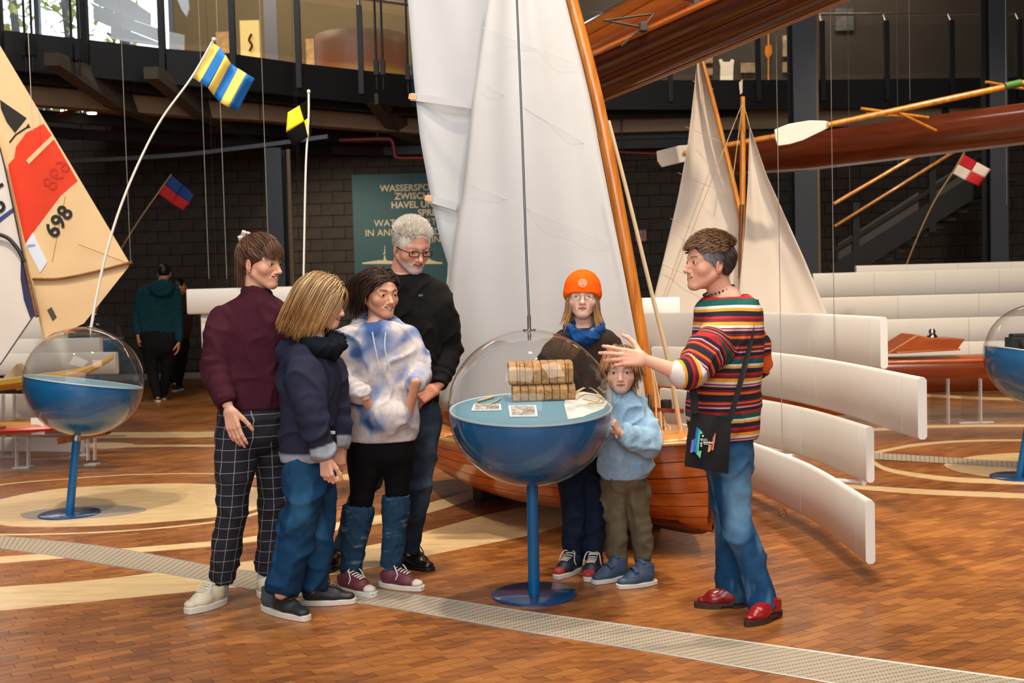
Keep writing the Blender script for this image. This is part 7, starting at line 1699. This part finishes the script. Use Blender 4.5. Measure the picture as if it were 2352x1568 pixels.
m, nt, b = nmat('stripe_knit'); N = nt.nodes; L = nt.links; at = N.new('ShaderNodeAttribute'); at.attribute_name = 'gv'; fr = N.new('ShaderNodeMath'); fr.operation = 'FRACT'; dv = N.new('ShaderNodeMath'); dv.operation = 'DIVIDE'; dv.inputs[1].default_value = .235; L.new(at.outputs['Fac'], dv.inputs[0]); L.new(dv.outputs[0], fr.inputs[0])
cr = N.new('ShaderNodeValToRGB'); cr.color_ramp.interpolation = 'CONSTANT'; L.new(fr.outputs[0], cr.inputs[0])
NV, OR, MA_, WH, GO, TE, RE, PK = (26, 22, 38), (222, 96, 26), (112, 22, 40), (222, 212, 208), (226, 156, 34), (12, 84, 76), (178, 26, 28), (206, 150, 156)
st_ = [(0, NV), (.11, OR), (.16, MA_), (.20, NV), (.25, PK), (.28, MA_), (.30, WH), (.34, GO), (.40, MA_), (.46, RE), (.50, NV), (.58, GO), (.62, WH), (.66, TE), (.75, RE), (.80, NV), (.86, PK), (.89, MA_), (.94, OR), (.97, MA_)]
e = cr.color_ramp.elements
while len(e) > 1: e.remove(e[-1])
e[0].position = 0; e[0].color = (*srgb(*NV), 1)
for p_, c_ in st_[1:]: x = e.new(p_); x.color = (*srgb(*c_), 1)
L.new(cr.outputs[0], b.inputs['Base Color']); b.inputs['Roughness'].default_value = .92; nz = N.new('ShaderNodeTexNoise'); nz.inputs['Scale'].default_value = 380; bp = N.new('ShaderNodeBump'); bp.inputs['Strength'].default_value = .3; bp.inputs['Distance'].default_value = .004; tc = N.new('ShaderNodeTexCoord'); L.new(tc.outputs['Object'], nz.inputs['Vector']); L.new(nz.outputs[0], bp.inputs['Height']); L.new(bp.outputs[0], b.inputs['Normal'])
def stripes(V, info, ch):
    gv = V[:, 2] + .012 * waves(V, 6, 83) - .25 * np.maximum(0, V[:, 2] - J(d, (0, 760, 0))[2])
    zsh = J(d, (0, 790, 0))[2]
    for i, r_ in ((0, .088), (1, .075)):
        arm = info[i][0] < r_; w = sstep(.03, .10, info[i][1]); gv = np.where(arm & (V[:, 2] < zsh + .1), (1 - w) * gv + w * (1.02 + info[i][1] * 1.0), gv)
    return {'gv': gv}
garment(G_, 'striped_sweater', d, g_sec, [aN, aF], m, (60, 40, 40), h=.0072, fold=.009, ff=17, seed=81, attrs=stripes, k=.04, bunch=((.6, .2, .004, 80),))
garment(G_, 'jeans', d, [(1668, 975, 0, 62, 58), (1668, 1020, 0, 60, 58), (1668, 1065, 0, 60, 54)], [lN, lF], M_JEANS, jean((24, 66, 104), (120, 164, 196), 84, .7), fold=.010, ff=15, seed=85, k=.03, bunch=((.42, .12, .003, 55), (.8, .1, .003, 60)))
shoe(G_, G(1788, 1410), G(1713, 1440), 'boot', [(150, 26, 26)], high=.08, sole_h=.024, width=.043); shoe(G_, G(1712, 1392), G(1594, 1394), 'boot', [(138, 24, 28)], high=.08, sole_h=.024, width=.043)
GB, GH = (92, 64, 44), (168, 126, 88)
def cutG(F): F.ball((0, .50, -.14), (.40, .34, .45), .03, 's'); F.ball((.42, .20, -.30), (.24, .22, .30), .02, 's'); F.ball((-.42, .20, -.30), (.24, .22, .30), .02, 's'); F.put((-1, -1, -1), (1, 1, -.1), lambda x, y, z: (-.30 - z) + 0 * x + 0 * y, 0, 'i')
v, q_, c_ = hair_cap(cutG, .022, (84, 70, 64)); c_ = mixc(c_, srgb(150, 146, 150), .75 * sstep(.26, .14, v[:, 2]) * sstep(-.30, -.02, v[:, 1])); hp = [(v, q_, c_)]
rt = scalp(520, lambda q: q[2] > .20 and (q[1] > -.25 or q[2] > .3) and not (q[1] > .2 and q[2] < .28), 86); v, q_, s, t = strands(rt, lambda p, t, d_, nr: tang(p, np.array([0, .6, -.2]), 1.4) + nr * (.5 - .55 * t) + np.array([0, 0, .10]), .19, 7, .024, 87, .03, wav=.03, wavf=16); hp.append((v, q_, hair_cols(s, t, 430, GB, GH, 88)))
rt = scalp(340, lambda q: -.2 < q[2] < .30 and q[1] < .17 and not (q[1] > -.08 and q[2] < .04), 89); v, q_, s, t = strands(rt, lambda p, t, d_, nr: tang(p, np.array([0, -.5, -.8])) + .12 * nr, .16, 5, .018, 90, .022); c_ = hair_cols(s, t, 300, (58, 46, 42), (120, 112, 112), 91); c_ = mixc(c_, srgb(166, 162, 166), .6 * sstep(-.12, .08, v[:, 1])); hp.append((v, q_, c_)); put_hair(G_, hd, hp)
nk = [hd['nb'] * .82 + np.array([.25 * math.cos(a), .27 * math.sin(a) + .05, .06 - .10 * math.sin(a)]) for a in np.linspace(0, 2 * math.pi, 26)]; nl = MB()
for p in nk: nl.lathe([(0, -.006), (.005, -.003), (.005, .003), (0, .006)], 6, c=hd['W'](p))
nl.build('necklace', mat('bead_brown', (60, 34, 28), .3), G_, smooth=True, kind='stuff'); MB().lathe([(0, -.008), (.004, 0), (0, .008)], 8, c=hd['W'](np.array([-.36, .0, -.235]))).build('earring', M_STEEL, G_, smooth=True)
# tote bag
bq = [(1592, 946, -.30), (1668, 962, -.30), (1690, 960, -.22), (1688, 1002, -.22), (1672, 1087, -.26), (1625, 1078, -.28), (1574, 1070, -.30), (1580, 1020, -.30)]
bag = empty('tote_bag', J(d, (1625, 1078, -.28)), 'black cloth tote bag with rainbow print hanging from the guide', 'bag')
rows = []
for i in range(15):
    tt = i / 14; l = lerp((1592, 946), (1574, 1071), tt); r_ = lerp((1680, 962), (1673, 1088), tt); rows.append([P(*(l * (1 - s) + r_ * s), d - .27 - .035 * math.sin(math.pi * s) * math.sin(math.pi * (.15 + .7 * tt)) + .006 * math.sin(9 * s + 5 * tt)) for s in np.linspace(0, 1, 12)])
back_ = [[p + np.array([0, .05 * math.sin(math.pi * (.1 + .8 * i / 14)) + .012, 0]) for p in row] for i, row in enumerate(rows)]
mb = MB(); mb.grid(rows); mb.grid(back_); M_BAG = mat('bag_black', (16, 16, 18), .9, bump=.2, bscale=300)
for seq in ([r[0] for r in rows], [r[-1] for r in rows]):
    seqb = [b_[0] for b_ in back_] if seq[0] is rows[0][0] else [b_[-1] for b_ in back_]; mb.grid([seq, seqb])
mb.grid([rows[-1], back_[-1]]); mb.build('bag_body', M_BAG, bag, smooth=True)
for pts in ([(1596, 950, -.29), (1594, 915, -.27), (1590, 880, -.24)], [(1676, 966, -.25), (1700, 880, -.21), (1720, 800, -.155), (1726, 740, -.115), (1722, 705, -.07), (1712, 686, .0), (1700, 684, .06)]):
    mb = MB(); q = smooth_path([J(d, p) for p in pts], 24); mb.tube(q, .016, 6, flat=.25); mb.build('strap', M_BAG, bag, smooth=True)
def pr(name, pts, col): MB().prism([P(x, y, d - .318) for x, y in pts], (0, .03, 0)).build(name, mat('print_%d_%d_%d' % col, col, .8), bag)
o_ = lambda x, y: (1560 + x / 7.125, 900 + y / 7.125)
pr('print_shape', [o_(300, 580), o_(315, 590), o_(255, 980), o_(240, 975), o_(270, 770)], (40, 130, 200)); pr('print_shape', [o_(318, 595), o_(335, 610), o_(290, 1000), o_(265, 985)], (60, 170, 180)); pr('print_shape', [o_(340, 615), o_(390, 675), o_(345, 690), o_(315, 975), o_(365, 965), o_(345, 1085), o_(280, 1010)], (110, 200, 170))
pr('print_shape', [o_(222, 800), o_(242, 795), o_(215, 990), o_(192, 995)], (130, 130, 220)); pr('print_shape', [o_(250, 785), o_(268, 772), o_(245, 970), o_(222, 985)], (40, 120, 220))
pr('print_shape', [o_(600, 680), o_(585, 790), o_(560, 950), o_(535, 955), o_(555, 780)], (214, 120, 110)); pr('print_shape', [o_(490, 880), o_(510, 875), o_(495, 980), o_(475, 985)], (236, 190, 110)); pr('print_shape', [o_(515, 872), o_(530, 868), o_(518, 960), o_(503, 965)], (230, 140, 100))
for x, y, r_ in ((388, 720, 9), (368, 780, 11), (362, 840, 11), (360, 882, 8)): MB().tube([P(*o_(x + r_ * 1.3 * math.cos(a), y + r_ * 1.3 * math.sin(a)), d - .322) for a in np.linspace(0, 2 * math.pi, 12)], .0016, 4, cap=False).build('print_ring', M_CARD, bag)
text_px('print_text', 'Speicher', *o_(392, 836), d - .318, 34 / 7.125, -4, M_CARD, bag, .04, off=.004)
for x0, x1, y in ((396, 462, 772), (396, 470, 796), (402, 500, 856)): MB().prism([P(*o_(x, yy), d - .322) for x, yy in ((x0, y - 5), (x1, y - 1), (x1, y + 5), (x0, y + 2))], (0, .004, 0)).build('print_line', M_CARD, bag)

# ---------------------------------------------------------------- two visitors in the background, seen from behind
d = 15.8; H_ = empty('person', G(365, 918), 'man in teal hoodie walking away in the background', 'person', 'visitors in the background'); parts = []
hd = head(parts, J(d, (377, 627, 0)), (-.15, 1, .0), .235, (196, 140, 110), J(d, (372, 650, 0)), neck_r=.25)
h_sec = [(372, 648, 0, 14, 13), (368, 660, 0, 42, 20), (362, 700, 0, 46, 22), (360, 765, 0, 44, 20)]
a1 = [(326, 675, 0, 13), (314, 730, 0, 11), (317, 768, -.05, 8)]; a2 = [(402, 675, 0, 13), (410, 735, 0, 11), (411, 785, -.05, 8)]; l1 = [(345, 780, 0, 20), (350, 850, 0, 14), (362, 912, -.1, 9)]; l2 = [(384, 780, 0, 20), (384, 845, .1, 14), (376, 905, .2, 9)]
body_core(parts, d, h_sec, [a1, a2, l1, l2], SK); hand(parts, J(d, (317, 770, -.05)), (.1, 0, -1), (-1, 0, 0), 1, 1.0, (200, 130, 96)); hand(parts, J(d, (411, 787, -.05)), (-.1, 0, -1), (1, 0, 0), -1, 1.0, (200, 130, 96)); finish_body(H_, parts, hd)
garment(H_, 'hoodie', d, h_sec, [a1, a2], M_CLOTH, (18, 56, 64), h=.014, fold=.006, seed=92, extra=lambda F: F.ball(J(d, (372, 662, -.12)), (.16, .10, .12), .05)); garment(H_, 'trousers', d, [(360, 755, 0, 40, 20), (362, 780, 0, 42, 22), (364, 800, 0, 42, 22)], [l1, l2], M_JEANS, (20, 20, 22), h=.014, seed=93)
shoe(H_, J(d, (364, 918, -.1)), J(d, (360, 918, .18)), 'sneaker', [(40, 32, 28)], high=.09, width=.05); shoe(H_, J(d, (376, 905, .2)), J(d, (372, 905, .48)), 'sneaker', [(40, 32, 28)], high=.09, width=.05)
cv, cq, cc = hair_cap(lambda F: F.ball((0, .50, -.25), (.42, .36, .5), .03, 's'), .025, (22, 18, 16)); put_hair(H_, hd, [(cv, cq, cc)])
d = 17.4; I_ = empty('person', G(408, 890), 'boy in dark clothes walking beside the man in the teal hoodie', 'person', 'visitors in the background'); parts = []
hd = head(parts, J(d, (411, 657, 0)), (.85, .45, .1), .225, (206, 140, 100), J(d, (412, 680, 0)), neck_r=.2, child=.4)
i_sec = [(412, 676, 0, 11, 11), (412, 686, 0, 24, 18), (413, 730, 0, 26, 18), (412, 780, 0, 22, 16)]; a1 = [(432, 700, 0, 9), (434, 740, 0, 8), (430, 770, 0, 6)]; a2 = [(392, 700, .05, 9), (390, 740, .05, 8), (392, 770, 0, 6)]; l1 = [(402, 785, 0, 13), (402, 835, 0, 10), (401, 880, -.1, 8)]; l2 = [(420, 785, 0, 12), (418, 835, 0, 10), (410, 885, .1, 7)]
body_core(parts, d, i_sec, [a1, a2, l1, l2], SK); finish_body(I_, parts, hd); garment(I_, 'jacket', d, i_sec, [a1, a2], M_CLOTH, (58, 40, 26), h=.014, seed=94); garment(I_, 'trousers', d, [(412, 770, 0, 22, 16), (412, 785, 0, 22, 16), (412, 800, 0, 22, 16)], [l1, l2], M_JEANS, (18, 18, 20), h=.014, seed=95)
shoe(I_, J(d, (398, 880, -.1)), J(d, (412, 888, .1)), 'sneaker', [(30, 28, 28)], high=.08); shoe(I_, J(d, (408, 884, .1)), J(d, (420, 888, .25)), 'sneaker', [(30, 28, 28)], high=.08)
cv, cq, cc = hair_cap(cutface, .025, (22, 18, 16)); put_hair(I_, hd, [(cv, cq, cc)])
